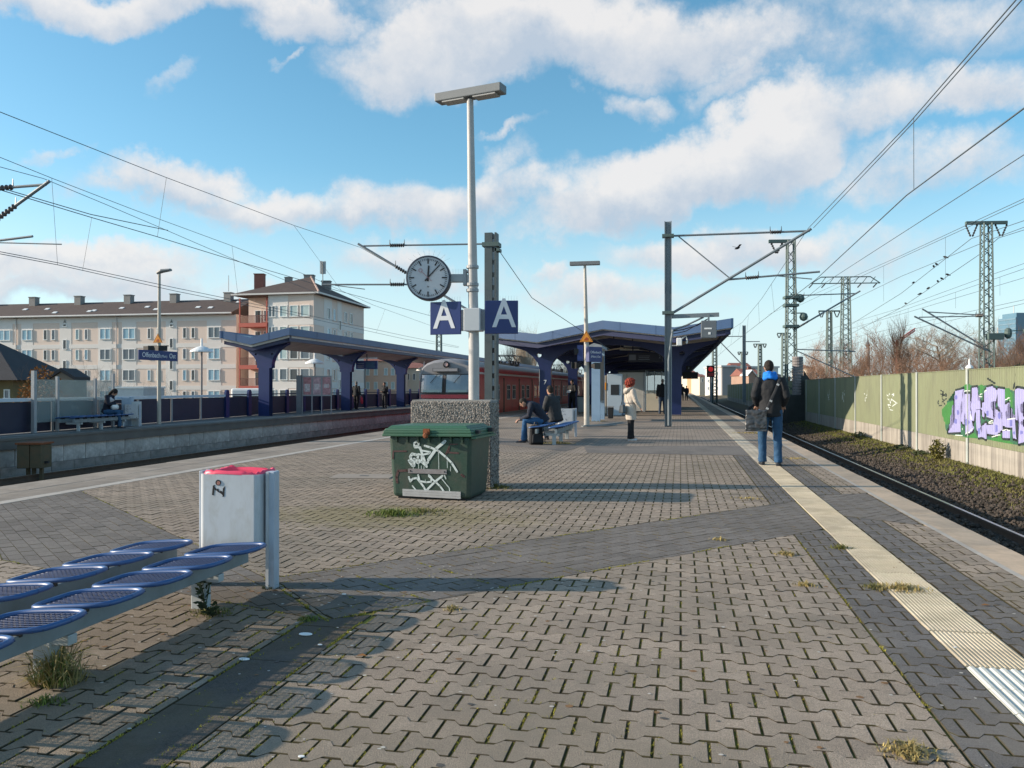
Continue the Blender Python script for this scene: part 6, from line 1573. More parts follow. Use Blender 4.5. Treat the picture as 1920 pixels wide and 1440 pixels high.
# ------------------------------------------------------------------ the left platform's furniture
m_bar = M('barrier_navy', (.018,.022,.048), .5, .15, 1.5, dirt=(.03,.035,.06), dirt_amt=.5); m_railp = M('rail_pale', (.52,.60,.68), .5, .08, 2, dirt=(.25,.3,.36), dirt_amt=.4)
def xb(y): return max(-21.0, -18.95-.085*(y-19))
bl = empty('platform_barrier', 'dark navy panel barrier with a pale top rail along the back of the left platform', 'barrier', (0,0,0))
y = 13.0; k = 0
while y < 110:
    y2 = y+2.35; p, q = Vector((xb(y),y,0)), Vector((xb(y2),y2,0))
    b = MB(); b.bar(p+(q-p)*.02+Vector((0,0,.47)), q-(q-p)*.02+Vector((0,0,.47)), .05, .90); b.build('panel', m_bar, bl)
    if y < 34:
        b = MB(); b.bar(p+Vector((.02,0,.99)), q+Vector((.02,0,.99)), .14, .10); b.build('top_rail', m_railp, bl)
        b = MB(); b.box(p.x-.02,p.y-.035,0,p.x+.07,p.y+.035,.93); b.build('post', m_grey, bl)
    else:
        b = MB(); b.tube([p+Vector((0,0,1.03)), q+Vector((0,0,1.03))], .03, 6); b.build('top_rail', m_navy, bl)
        b = MB(); pts = [(-.14,0),(.14,0)]+[(.14*math.cos(a), 1.12+.14*math.sin(a)) for a in [math.pi*j/8 for j in range(9)]]
        b.prism([(p.x+.03, p.y+a, z) for a, z in pts], (.10,0,0)); b.build('post', m_col, bl)
    y = y2
m_cab2 = M('cabinet_pale', (.36,.45,.55), .5, .06, 2, dirt=(.26,.31,.36), dirt_amt=.4)
p = on_ground(261, 799)
cb = empty('cabinet', 'pale blue upright cabinet in front of the navy barrier left of the station sign', 'cabinet', (-19.05, 26.0, 0), R(20))
b = MB(); b.box(-.30,-.12,0,.02,.15,1.0); b.build('body', m_cab2, cb); b = MB(); b.box(.03,-.08,0,.30,.12,.86); b.build('side_door', M('cabinet_white', (.55,.58,.58), .5, .06, 2), cb); b = MB(); b.box(-.05,-.14,0,.03,.16,1.03); b.build('post', m_cab2, cb)
# glass windbreak, bench and bin
wb = empty('glass_windbreak', 'glass windbreak with four grey posts at the left end of the far platform', 'windbreak', (0,0,0))
pys = [21.35, 22.4, 24.3, 25.3]; hs = [1.86, 1.70, 1.66, 1.84]; prev = None
for y, h in zip(pys, hs):
    x = xb(y)+.22; w = .055 if y < 22 else .04
    b = MB(); b.box(x-w,y-w,0,x+w,y+w,h); b.build('post', m_grey, wb)
    if prev:
        b = MB(); b.bar(Vector((prev[0],prev[1]+.06,.95)), Vector((x,y-.06,.95)), .012, 1.30); b.build('pane', m_glass, wb)
    prev = (x, y)
bench3 = copy_tree(bench1, 'shaded bench on the left platform in front of the glass windbreak', (-18.62, 25.0, 0), R(4.8)); bench3.scale = (.92,.92,1.29)
bin3 = copy_tree(bin2, 'small white litter bin right of the person sitting on the left platform', (-18.85, 25.75, 0), R(25))
# station name sign on its lamp post
lp3 = empty('lamp_post', 'lamp post on the left platform carrying the station name sign', 'lamp post', (-19.0, 27.5, 0))
b = MB(); b.tube([(0,0,0),(0,0,5.62)], [.075,.05], 12); o = b.build('pole', M('pole_warm', (.42,.39,.34), .55, .08, 3), lp3); smooth_angle(o.data, 40)
b = MB(); b.tube([(-.08,0,5.62),(.12,-.01,5.69),(.48,-.02,5.72)], [(.07,.06),(.12,.075),(.10,.05)], 12); b.build('luminaire', m_lum, lp3)
warn(lp3, 3.02, -.0, -.085, .36)
for x, a in ((-.34,-10),(-.2,20),(.06,-15),(.24,25)): speaker(lp3, x, -.05, 2.80, R(a), .22)
b = MB(); b.bar((-.45,-.02,2.9),(.4,-.02,2.9),.04,.04); b.build('speaker_bar', m_dark, lp3)
q0, q1 = cam_xy(264, 27.75), cam_xy(336, 29.6); mid = (q0+q1)/2; ang = math.atan2(q1.y-q0.y, q1.x-q0.x); ln = (q1-q0).length
sn = empty('station_sign', 'blue station sign reading Offenbach (Main) Ost across its lamp post', 'sign', (mid.x, mid.y-.12, 2.46), ang)
b = MB(); b.box(-ln/2,-.02,-.17,ln/2,.02,.17); b.build('panel', m_sign, sn, bevel=.006)
text('lettering', 'Offenbach', .235, m_let, sn, (-ln/2+.14,-.023,.0), align='LEFT', sx=.92, bold=.002); text('lettering', '(Main)', .13, m_let, sn, (ln*.135,-.023,-.02), sx=.92); text('lettering', 'Ost', .235, m_let, sn, (ln*.355,-.023,0), sx=.92, bold=.002)
# poster stand
pp = cam_xy(590, 43.0); ps = empty('poster_stand', 'grey stand with three pale red posters between the left canopy columns', 'poster stand', (pp.x, pp.y, 0), YAW)
for k in range(3):
    x0 = -.62+.50*k
    b = MB(); b.box(x0,-.03,.92,x0+.49,.03,1.97); f = b.build('frame', m_grey, ps); b = MB(); b.box(x0+.04,-.036,.99,x0+.45,-.031,1.90); ob = b.build('poster', M('poster_red_%d' % k, ((.42,.20,.22),(.48,.32,.36),(.45,.24,.27))[k], .4, .5, 7), f)
    b = MB(); b.box(x0+.10,-.038,1.15+.1*k,x0+.38,-.0365,1.55); b.build('print', M('print_%d' % k, (.55,.48,.50), .5, .5, 14), f)
for x in (-.64, -.135, .365, .865): b = MB(); b.box(x-.02,-.04,0,x+.02,.04,1.97); b.build('post', m_grey, ps)
b = MB(); b.box(-.93,-.1,0,-.67,.25,2.0); b.build('side_box', M('stand_grey', (.17,.18,.20), .5), ps)
# departure board and warning sign of the left canopy
pl = cam_xy(688, 50); d3 = empty('departure_board', 'blue departure board hanging under the left canopy', 'departure board', (pl.x, pl.y, 2.48), R(8))
b = MB(); b.box(-.65,-.1,0,.65,.1,.50); b.build('case', m_sign, d3); b = MB(); b.box(-.05,-.106,.06,.5,-.101,.44); b.build('screen', M('screen_blue', (.03,.08,.16), .3), d3)
for k in range(3): b = MB(); b.box(-.56,-.106,.1+.11*k,-.16,-.101,.14+.11*k); b.build('text_line', m_txt, d3)
b = MB(); b.box(-.6,-.05,.62,.62,.05,.70); b.build('lamp_bar', m_white, d3); b = MB(); b.box(-.03,-.03,.5,.03,.03,.9); b.build('hanger', m_navy, d3)
# cable cabinet standing on the track between the platforms
kc = empty('cable_cabinet', 'rusty olive cable cabinet on short legs beside the block wall of the left platform', 'cabinet', (-16.75, 18.9, -1.12), R(12))
m_olv = M('cabinet_olive', (.10,.085,.05), .75, .2, 4, dirt=(.15,.07,.035), dirt_amt=.6, dirt_scale=4)
b = MB(); b.box(-.30,-.27,.36,.02,.27,.98); b.build('door', m_olv, kc, bevel=.015); b = MB(); b.box(.035,-.26,.36,.33,.26,.98); b.build('door', m_olv, kc, bevel=.015); b = MB(); b.box(-.33,-.30,.985,.36,.30,1.03); b.build('lid', m_rust, kc)
for x in (-.15,.0,.2): b = MB(); b.box(x-.04,-.04,0,x+.04,.04,.36); b.build('leg', m_olv, kc)
b = MB(); b.box(.33,-.1,.48,.42,-.02,.54); b.build('handle', m_dark, kc)
# street lamps with white saucer shades behind the left platform
proto = empty('street_lamp', 'street lamp with a white saucer shade right of the station sign', 'street lamp', (0,0,0), 0, 'street lamps behind the left platform')
b = MB(); b.tube([(0,0,0),(0,0,8.6)], [.07,.05], 8); b.build('pole', M('lamp_pole', (.20,.20,.21), .5), proto)
b = MB(); b.lathe([(.60,8.58),(.56,8.66),(.30,8.82),(.07,8.90)], 24); b.build('shade', m_white, proto); b = MB(); b.tube([(0,0,8.9),(0,0,9.3)], [.06,.05], 8); b.build('finial', m_white, proto)
for i, (u, v, d, lab) in enumerate(((378,660,44,None),(498,676,50,'street lamp with a white saucer shade just left of the first left canopy column'),(590,682,52,'street lamp with a white saucer shade above the red poster stand'),(795,695,62,'street lamp with a white saucer shade directly left of the train cab'))):
    q = cam_xy(u, d); zt = CAMH+(727-v)/FPX*d-8.58; o = proto if i == 0 else copy_tree(proto, lab); o.location = (q.x, q.y, zt)
q = cam_xy(244, 40); vn = empty('container', 'low white container roof showing above the navy barrier', 'container', (q.x, q.y, -1.3), YAW); b = MB(); b.box(-.82,-.4,0,.82,2,2.62); b.build('wall', M('container_white', (.40,.46,.50), .5), vn); b = MB(); b.box(-.86,-.45,2.62,.86,2.05,2.70); b.build('roof', m_white, vn)
q = cam_xy(463, 47); vn = empty('van', 'white van roof above the barrier left of the first canopy column', 'van', (q.x, q.y, -1.3), YAW)
b = MB(); b.box(-.95,0,.3,.95,1.9,2.62); b.build('body', m_white, vn, bevel=.12); b = MB(); b.box(-.8,-.02,1.5,.8,.02,2.2); b.build('windscreen', m_win, vn)
for sx in (-.8,.8): b = MB(); b.lathe([(.1,-.1),(.33,-.1),(.33,.1),(.1,.1)], 14, (sx,.5,.33), 'X'); b.build('wheel', m_black, vn)
# manhole cover and the white cap by the graffiti
b = MB(); b.box(-.46,-.28,-.01,.46,.28,.012); mh = b.build('manhole_cover', M('manhole', (.27,.235,.20), .85, .15, 5), None, loc=(-4.72, 11.85, 0)); bev(mh, .006); mh.rotation_euler = (0,0,R(8)); tag(mh, 'flat concrete manhole cover in the paving left of the green bin', 'manhole cover')
b = MB(); b.box(-.05,-.03,.013,.08,.03,.016); b.build('grip_slot', m_dark, mh)
q = on_x(1813, 686, XW-.03); cp = empty('post_cap', 'white pointed cap on the barrier post above the graffiti', 'post cap', (XW+.03, q.y, ZT+.012))
b = MB(); b.lathe([(.08,0),(.10,.02),(.08,.07),(.025,.12),(.02,.25),(.012,.27)], 12); b.build('cap', m_white, cp)
# red crane jib far behind the bushes
c0, c1j = cam_xy(1690, 300), cam_xy(1716, 300); cr = empty('crane', 'red crane jib slanting above the far reddish bushes', 'crane', (0,0,0)); m_cr = M('crane_red', (.55,.08,.08), .6)
za, zb_ = CAMH+(727-638)/FPX*300, CAMH+(727-620)/FPX*300
for dz in (0,.9): b = MB(); b.bar(c0+Vector((0,0,za+dz)), c1j+Vector((0,0,zb_+dz)), .35, .35); b.build('chord', m_cr, cr)
for k in range(7): b = MB(); a = c0.lerp(c1j, k/7); z = za+(zb_-za)*k/7; a2 = c0.lerp(c1j, (k+1)/7); b.bar(a+Vector((0,0,z)), a2+Vector((0,0,z+.9+(zb_-za)/7)), .2, .2); b.build('strut', m_cr, cr)
b = MB(); m_ = c0.lerp(c1j,-.3); b.tube([m_+Vector((0,0,-1)), m_+Vector((0,0,za))], .5, 6); b.build('mast', m_cr, cr)
# ------------------------------------------------------------------ people
m_skin = M('skin', (.42,.24,.17), .55, .06, 8)
def cloth(name, c, **k): return M(name, c, k.pop('rough', .8), k.pop('var', .12), k.pop('scale', 7), bump=k.pop('bump', .25), bscale=k.pop('bscale', 14), spec=.3, **k)
m_jk = cloth('jacket_black', (.018,.020,.024)); m_jd = cloth('jacket_charcoal', (.030,.032,.036)); m_jn = cloth('jacket_navy', (.016,.020,.035)); m_coat = cloth('coat_cream', (.50,.44,.38), bump=.35, bscale=9)
m_jean = cloth('jeans_blue', (.026,.080,.165), var=.25, scale=5); m_jeanb = cloth('jeans_bright', (.028,.095,.21), var=.2); m_jeand = cloth('jeans_dark', (.03,.05,.09)); m_trk = cloth('trousers_black', (.012,.012,.014))
m_hood = cloth('hood_blue', (.015,.20,.72), var=.2); m_shoe = cloth('shoe_dark', (.03,.035,.045), rough=.5); m_shoew = cloth('shoe_white', (.62,.63,.64), rough=.5)
m_hair = cloth('hair_dark', (.022,.017,.014), bump=.6, bscale=60); m_hairr = cloth('hair_red', (.22,.035,.02), bump=.9, bscale=45, var=.35); m_hairg = cloth('hair_grey', (.18,.165,.15), bump=.6, bscale=60)
def fuse(o, vox, it=4):
    r = o.modifiers.new('fuse', 'REMESH'); r.mode = 'VOXEL'; r.voxel_size = vox; r.use_smooth_shade = True
    s = o.modifiers.new('soften', 'SMOOTH'); s.factor = .5; s.iterations = it
    return o
def wrinkle(o, st=.012, sc=.09):
    t = bpy.data.textures.get('folds%d' % int(sc*1000)) or bpy.data.textures.new('folds%d' % int(sc*1000), 'CLOUDS'); t.noise_scale = sc; t.noise_depth = 2
    d = o.modifiers.new('folds', 'DISPLACE'); d.texture = t; d.strength = st; d.mid_level = .5; return o
V = Vector
def rotx(v, a): return Matrix.Rotation(a, 3, 'X')@v
def hand(b, w, d, side, curl=.5, up=V((0,0,1)), s=1.):
    """palm and five unequal fingers from the wrist w, pointing along d"""
    d = d.normalized(); sd = d.cross(up).normalized()*side; nrm = sd.cross(d).normalized()*side
    b.tube([w, w+d*.035*s, w+d*.085*s], [(.022*s,.016*s),(.040*s,.017*s),(.040*s,.013*s)], 8, up=sd)
    for k, (off, ln) in enumerate(((-.030,.068),(-.010,.080),(.010,.076),(.029,.058))):
        p = w+d*.085*s+sd*off*s; q = p+d*ln*.5*s-nrm*curl*.02*s; e = q+(d*(1-curl)-nrm*curl)*ln*.5*s
        b.tube([p-d*.015*s, p, q, e], [.0095*s,.0095*s,.009*s,.007*s], 6)
    p = w+d*.03*s-sd*.034*s; q = p+(d*.7-sd*.55-nrm*.3).normalized()*.035*s; e = q+(d*.9-sd*.1-nrm*.3).normalized()*.03*s
    b.tube([p+sd*.012*s, p, q, e], [.013*s,.0125*s,.011*s,.008*s], 6)
def person(label, loc, rz, s, J, col, vox=.014, hair='short', group=None, hem=.84, puff=1.0, collar=True, hips=None, face=True, skirt=None):
    """J: joints in metres for a 1.75 m figure facing local +y; col: dict of materials"""
    g = lambda k: V(J[k])*s
    pel, chest, neck, head = g('pelvis'), g('chest'), g('neck'), g('head')
    X = V((1,0,0))
    hd = V(J.get('look', (0,1,0))).normalized(); hu = V(J.get('headup', (0,0,1))).normalized(); hr = hd.cross(hu).normalized(); hu = hr.cross(hd)
    HM = Matrix((hr, hd, hu)).transposed()
    b = MB()
    b.ell(head, (.072*s,.090*s,.110*s), 16, 12, HM); b.ell(head+HM@V((0,.035*s,-.055*s)), (.052*s,.055*s,.058*s), 12, 8, HM)
    b.tube([head+HM@V((0,.088*s,.03*s)), head+HM@V((0,.105*s,-.015*s)), head+HM@V((0,.088*s,-.022*s))], [.008*s,.014*s,.010*s], 6)
    for q in (-1, 1): b.ell(head+HM@V((q*.073*s,-.005*s,-.005*s)), (.012*s,.022*s,.032*s), 8, 6, HM)
    b.tube([head+HM@V((0,-.015*s,-.06*s)), neck, chest], [.052*s,.056*s,(.15*s,.09*s)], 12, up=X)
    b.tube([chest, (chest+pel)/2, pel], [(.15*s,.09*s),(.13*s,.085*s),(.15*s,.10*s)], 14, up=X)
    for sd in ('l', 'r'):
        sh, el, wr = g('sh'+sd), g('el'+sd), g('wr'+sd)
        b.tube([chest, sh, (sh+el)/2, el, wr], [.06*s,.052*s,.044*s,.036*s,.025*s], 8)
        hand(b, wr-(wr-el).normalized()*.01, V(J['hd'+sd]) if 'hd'+sd in J else wr-el, 1 if sd == 'l' else -1, J.get('curl', .5), V(J.get('hup', (0,0,1) if abs((wr-el).normalized().z) < .8 else (0,1,0))), s*1.05)
        hp, kn, an, to = g('hip'+sd), g('kn'+sd), g('an'+sd), g('to'+sd)
        b.tube([pel, hp, kn, an, an+V((0,0,-.03))], [.08*s,.075*s,.05*s,.035*s,.035*s], 8); b.tube([an, to], [.035*s,.028*s], 6)
    body = b.build('person', m_skin, None, True, loc); body.rotation_euler = (0,0,rz); fuse(body, min(vox, .010) if vox < .02 else vox); tag(body, label, 'person', group)
    if face:
        for q in (-1, 1): e = MB(); e.ell(head+HM@V((q*.030*s,.083*s,.018*s)), .0085*s, 8, 6); e.build('eye', m_black, body, True)
        e = MB(); e.ell(head+HM@V((0,.087*s,-.055*s)), (.022*s,.006*s,.006*s), 8, 6, HM); e.build('mouth', M('lips', (.30,.11,.09), .5) if 'lips' not in bpy.data.materials else bpy.data.materials['lips'], body, True)
    # upper garment
    b = MB(); p = puff
    t0 = pel.lerp(chest, (hem-.92)/.36) if not hips else V(hips)*s
    wst = pel.lerp(chest, .35)
    b.tube([t0, pel.lerp(t0, .4), wst, chest, chest.lerp(neck, .55), neck.lerp(chest, .05)], [(.185*s*p,.135*s*p),(.180*s*p,.135*s*p),(.168*s*p,.128*s*p),(.192*s*p,.130*s*p),(.155*s*p,.105*s*p),(.075*s,.075*s)], 18, up=X)
    if skirt:
        b.tube([V(q)*s for q, _ in skirt], [(w*s, d*s) for _, (w, d) in skirt], 18, up=X)
    for sd in ('l', 'r'):
        sh, el, wr = g('sh'+sd), g('el'+sd), g('wr'+sd)
        b.tube([chest.lerp(sh, .5)+V((0,0,.02*s)), sh, sh.lerp(el, .5), el, el.lerp(wr, .6), wr.lerp(el, .04)], [.075*s*p,.078*s*p,.070*s*p,.060*s*p,.053*s*p,.043*s*p], 10)
    if collar: b.tube([neck.lerp(chest, .15), neck+(head-neck)*.28], [(.085*s,.085*s),(.072*s,.075*s)], 12)
    wrinkle(fuse(b.build('jacket', col['jacket'], body, True), vox, 3), .020)
    # trousers
    b = MB()
    b.tube([pel+(chest-pel)*.3, pel, pel+((g('hipl')+g('hipr'))/2-pel)*1.1-V((0,0,.03*s))], [(.145*s,.105*s),(.165*s,.115*s),(.15*s,.105*s)], 14, up=X)
    tw = col.get('flare', 1.0)
    for sd in ('l', 'r'):
        hp, kn, an = g('hip'+sd), g('kn'+sd), g('an'+sd)
        b.tube([pel.lerp(hp, .7), hp, hp.lerp(kn, .5), kn, kn.lerp(an, .5), an-V((0,0,.035*s))], [.09*s,.103*s,.092*s,.070*s*(tw*.5+.5),.060*s*tw,.060*s*tw], 12)
        for zz in (.0,.035): b.lathe([(.04*s,zz*s-.02),(.064*s*tw,zz*s-.008),(.066*s*tw,zz*s+.008),(.05*s,zz*s+.022)], 10, an+V((0,0,-.02*s)))
    wrinkle(fuse(b.build('trousers', col['trousers'], body, True), vox, 3), .020, .07)
    for sd in ('l', 'r'):
        an, to = g('an'+sd), g('to'+sd); b = MB(); f = (to-an); f.z = 0; f.normalize(); base = V((an.x, an.y, to.z))
        b.tube([base-f*.065*s+V((0,0,.02*s)), base-f*.02*s+V((0,0,.028*s)), base+f*.09*s+V((0,0,.018*s)), base+f*.17*s+V((0,0,.010*s)), base+f*.195*s+V((0,0,.006*s))], [(.030*s,.040*s),(.038*s,.050*s),(.044*s,.036*s),(.040*s,.028*s),(.02*s,.015*s)], 12, up=f.cross(V((0,0,1))))
        b.tube([base+V((0,0,.02*s)), base+V((0,0,.085*s))], [.045*s,.042*s], 10)
        fuse(b.build('shoe', col['shoe'], body, True), .010, 2)
    hm = col['hair']; b = MB()
    if hair == 'short':
        b.ell(head+HM@V((0,-.012*s,.022*s)), (.080*s,.094*s,.100*s), 16, 10, HM); b.ell(head+HM@V((0,-.045*s,-.03*s)), (.066*s,.055*s,.06*s), 12, 8, HM)
        h = b.build('hair', hm, body, True); fuse(h, .010 if vox < .02 else .02, 1); wrinkle(h, .014, .025)
    elif hair == 'curly':
        r = random.Random(5)
        b.ell(head+HM@V((0,-.025*s,.01*s)), (.138*s,.130*s,.120*s), 14, 10, HM)
        for k in range(120):
            a = r.random()*6.28; c = r.uniform(-.75,1); q = math.sqrt(1-c*c); d = V((q*math.cos(a), q*math.sin(a), c))
            if d.y > .55 and d.z < .5: continue
            b.ell(head+HM@V((d.x*.145*s, d.y*.140*s-.025*s, d.z*.132*s-.012*s)), r.uniform(.02,.042)*s, 6, 4)
        b.build('hair', hm, body, True)
    elif hair == 'long':
        b.ell(head+HM@V((0,-.015*s,.02*s)), (.088*s,.100*s,.105*s), 14, 10, HM); b.tube([head+HM@V((0,-.06*s,.02*s)), head+HM@V((0,-.085*s,-.10*s)), head+HM@V((0,-.09*s,-.22*s))], [(.085*s,.06*s),(.085*s,.055*s),(.06*s,.03*s)], 10, up=hr)
        fuse(b.build('hair', hm, body, True), .012, 1)
    elif hair == 'hat':
        b.lathe([(.10*s,0),(.115*s,.01*s),(.088*s,.025*s),(.085*s,.09*s),(.05*s,.115*s)], 14, head+V((0,0,.05*s))); b.build('hat', hm, body, True)
    return body
STAND = dict(pelvis=(0,0,.93), chest=(0,.0,1.29), neck=(0,-.01,1.475), head=(0,.025,1.63), shl=(-.185,-.01,1.415), shr=(.185,-.01,1.415), ell=(-.235,-.03,1.13), elr=(.235,-.03,1.13), wrl=(-.245,.05,.88), wrr=(.245,.05,.88),
    hipl=(-.09,0,.90), hipr=(.09,0,.90), knl=(-.10,.02,.49), knr=(.10,.02,.49), anl=(-.105,-.01,.085), anr=(.105,-.01,.085), tol=(-.12,.16,.0), tor=(.12,.16,.0))
def pose(base, **k): d = dict(base); d.update(k); return d
C = lambda j, t, sh, h, **k: dict(jacket=j, trousers=t, shoe=sh, hair=h, **k)
# the man with the shoulder bag, seen from behind
MAN = (1.53, 15.0, .004); MS = 1.045
man = person('man seen from behind in a black jacket with a bright blue hood and jeans', MAN, R(-3), MS,
    pose(STAND, head=(-.02,.03,1.63), look=(-.05,1,-.22), shl=(-.185,-.01,1.41), shr=(.185,-.01,1.41), ell=(-.255,-.06,1.15), elr=(.255,-.06,1.15), wrl=(-.205,.12,.985), wrr=(.205,.12,.985),
         hipl=(-.095,0,.90), hipr=(.095,0,.90), knl=(-.125,.03,.49), knr=(.115,.0,.49), anl=(-.125,.06,.085), anr=(.12,-.07,.085), tol=(-.15,.23,.0), tor=(.15,.10,.0), curl=.8),
    C(m_jk, m_jean, m_shoe, m_hair, flare=1.12), .012, hem=.80, puff=1.05)
b = MB(); n_ = V((-.005,-.012,1.478))*MS
for k in range(3): b.tube([n_+V((.098*math.cos(a)*MS*(1-.08*k), .088*math.sin(a)*MS*(1-.06*k), (-.045+.040*k-.022*math.sin(a)+.012*math.sin(3*a+k)))) for a in [2*math.pi*i/20 for i in range(21)]], [.034+.006*math.sin(i*1.7+k) for i in range(21)], 8)
wrinkle(fuse(b.build('hood', m_hood, man, True), .010, 2), .012, .05)
m_leather = M('leather_black', (.045,.048,.054), .28, .25, 4, bump=.5, bscale=9, spec=.6, dirt=(.10,.105,.11), dirt_amt=.35, dirt_scale=4)
bagm = empty('shoulder_bag', 'black leather messenger bag hanging at the left hip of the man with the blue hood', 'bag', MAN, R(-3))
b = MB(); b.add(*tub(-.425,-.065,-.29,-.15,.60,-.41,-.08,-.275,-.17,.95)); o = b.build('body', m_leather, bagm); wrinkle(fuse(o, .012, 3), .035, .10)
b = MB(); b.add(*tub(-.43,-.065,-.31,-.288,.66,-.415,-.075,-.295,-.272,.965)); wrinkle(fuse(b.build('flap', m_leather, bagm), .010, 2), .035, .09)
b = MB(); b.tube([(-.085,-.23,.93),(-.02,-.20,1.08),(.08,-.175,1.30),(.155,-.10,1.50),(.13,.03,1.53),(.04,.15,1.38),(-.15,.20,1.12),(-.36,.02,.98),(-.395,-.2,.93)], [(.024,.006)]*9, 8, up=(1,0,0)); b.build('strap', m_jd, bagm)
for z, x, y in ((1.40,.118,-.150),(1.12,.0,-.197),(.99,-.06,-.22)): b = MB(); b.obox((x,y-.014,z), (.045,.012,.032), Matrix.Rotation(R(25),3,'Y')); b.build('buckle', m_alu_, bagm)
# the woman with red hair
WM = (-1.26, 21.45, .0); WS = .905
wom = person('woman with bushy red hair in a long cream hooded coat and wide black trousers', WM, R(-62), WS,
    pose(STAND, look=(.35,1,.05), shl=(-.175,-.01,1.40), shr=(.175,-.01,1.40), ell=(-.22,-.05,1.13), elr=(.235,.05,1.13), wrl=(-.20,.06,.92), wrr=(.235,.20,.915), hdr=(0,.45,-.9), curl=.35, knl=(-.10,.05,.49), knr=(.10,-.03,.49), anl=(-.125,.08,.085), anr=(.13,-.07,.085), tol=(-.135,.26,.0), tor=(.14,.11,.0)),
    C(m_coat, m_trk, m_shoew, m_hairr, flare=1.42), .012, 'curly', hem=.9, puff=1.05,
    skirt=[((0,0,1.03),(.160,.128)),((0,0,.92),(.195,.150)),((0,.0,.75),(.200,.155)),((0,.0,.58),(.200,.150))])
b = MB(); h_ = V((0,-.10,1.43))*WS
b.tube([h_+V((-.09,.06,.05)), h_+V((-.08,-.03,.0)), h_+V((0,-.05,-.06)), h_+V((.08,-.03,.0)), h_+V((.09,.06,.05))], [.03,.045,.06,.045,.03], 10); b.ell(h_+V((0,-.015,-.02)), (.10,.05,.08), 12, 8)
wrinkle(fuse(b.build('hood', m_coat, wom, True), .012, 2), .008)
b = MB(); b.tube([(.166*WS*1.06*math.cos(a), .132*WS*1.06*math.sin(a), 1.055*WS) for a in [2*math.pi*i/24 for i in range(25)]], [(.018,.006)]*25, 6, up=(0,0,1)); b.build('belt', M('belt_taupe', (.26,.22,.19), .7), wom)
hb = empty('handbag', 'black handbag hanging behind the woman in the cream coat', 'bag', WM, R(-62))
b = MB(); b.add(*tub(-.10,.16,-.30,-.18,.70,-.06,.12,-.28,-.19,.92)); b.build('body', m_leather, hb, bevel=.03, seg=3); b = MB(); b.tube([(-.04,-.24,.92),(-.10,-.17,1.15),(-.13,-.06,1.31),(-.02,-.17,1.18),(.10,-.24,.92)], .009, 6); b.build('strap', m_black, hb)
# two men on the second bench
SIT = dict(pelvis=(0,0,.55), chest=(0,.10,.92), neck=(0,.14,1.10), head=(0,.19,1.24), shl=(-.185,.10,1.04), shr=(.185,.10,1.04), ell=(-.22,.16,.78), elr=(.22,.16,.78), wrl=(-.13,.36,.66), wrr=(.13,.36,.66),
    hipl=(-.09,.02,.53), hipr=(.09,.02,.53), knl=(-.14,.45,.53), knr=(.14,.45,.53), anl=(-.14,.42,.09), anr=(.14,.42,.09), tol=(-.15,.60,0), tor=(.15,.60,0))
person('man in blue jeans bent forward on the middle bench with hanging head', (-3.32, 20.2, .0), R(100), 1.0,
    pose(SIT, chest=(0,.20,.86), neck=(0,.40,.97), head=(0,.50,.985), look=(0,.75,-.65), headup=(0,.65,.75), shl=(-.185,.30,.93), shr=(.185,.30,.93), ell=(-.23,.36,.66), elr=(.23,.36,.66), wrl=(-.05,.58,.57), wrr=(.04,.60,.56), hdl=(.5,.7,-.4), hdr=(-.5,.7,-.3), curl=.8, knl=(-.16,.47,.53), knr=(.16,.47,.53), anl=(-.15,.50,.09), anr=(.15,.46,.09), tol=(-.16,.66,0), tor=(.16,.62,0)),
    C(m_jn, m_jeanb, m_shoe, m_hair), .012, hem=.86, puff=1.08)
person('man in a charcoal jacket sitting upright behind the bent man on the middle bench', (-3.14, 21.0, .0), R(58), 1.04,
    pose(SIT, look=(.35,1,-.1)), C(m_jd, m_jeand, m_shoe, m_hair), .012, hem=.84, puff=1.18)
bp = empty('backpack', 'black backpack standing on the ground beside the bent man', 'backpack', (-3.36, 19.35, 0), R(20))
b = MB(); b.add(*tub(-.17,.17,-.13,.12,.0,-.14,.14,-.10,.09,.46)); b.build('body', m_trk, bp, bevel=.05, seg=3); b = MB(); b.add(*tub(-.13,.13,-.19,-.12,.05,-.11,.11,-.17,-.11,.26)); b.build('front_pocket', m_jk, bp, bevel=.025)
b = MB(); b.tube([(-.05,0,.46),(-.03,0,.53),(.03,0,.53),(.05,0,.46)], .012, 6); b.build('handle', m_black, bp); b = MB(); b.tube([(.15,-.08,.4),(.20,-.10,.2),(.19,-.09,.02)], .010, 6); b.build('strap', m_black, bp)
# people under the canopies
person('man in dark clothes reading papers between the train and the middle lamp post', (-5.7, 44.2, 0), R(150), 1.02, pose(STAND, ell=(-.25,.05,1.13), elr=(.25,.05,1.13), wrl=(-.10,.28,1.10), wrr=(.12,.28,1.10), look=(0,1,-.35), anl=(-.16,.0,.085), anr=(.16,.0,.085), tol=(-.2,.15,0), tor=(.2,.15,0), knl=(-.13,.03,.49), knr=(.13,.03,.49)), C(m_jk, m_trk, m_shoe, m_hair), .02)
pa = MB(); pa.obox((-5.85,43.86,1.15), (.24,.012,.17), Matrix.Rotation(R(150),3,'Z')@Matrix.Rotation(R(35),3,'X')); tag(pa.build('paper', m_white, None), 'white sheet of paper held by the man beside the train', 'paper')
person('grey haired man in black jacket and jeans just left of the front catenary mast', (-.92, 43.0, 0), R(12), 1.04, pose(STAND, head=(.03,.06,1.62), anl=(-.13,-.02,.085), anr=(.12,.05,.085), tol=(-.15,.14,0), tor=(.14,.2,0)), C(m_jk, m_jeand, m_shoe, m_hairg), .02, puff=1.12)
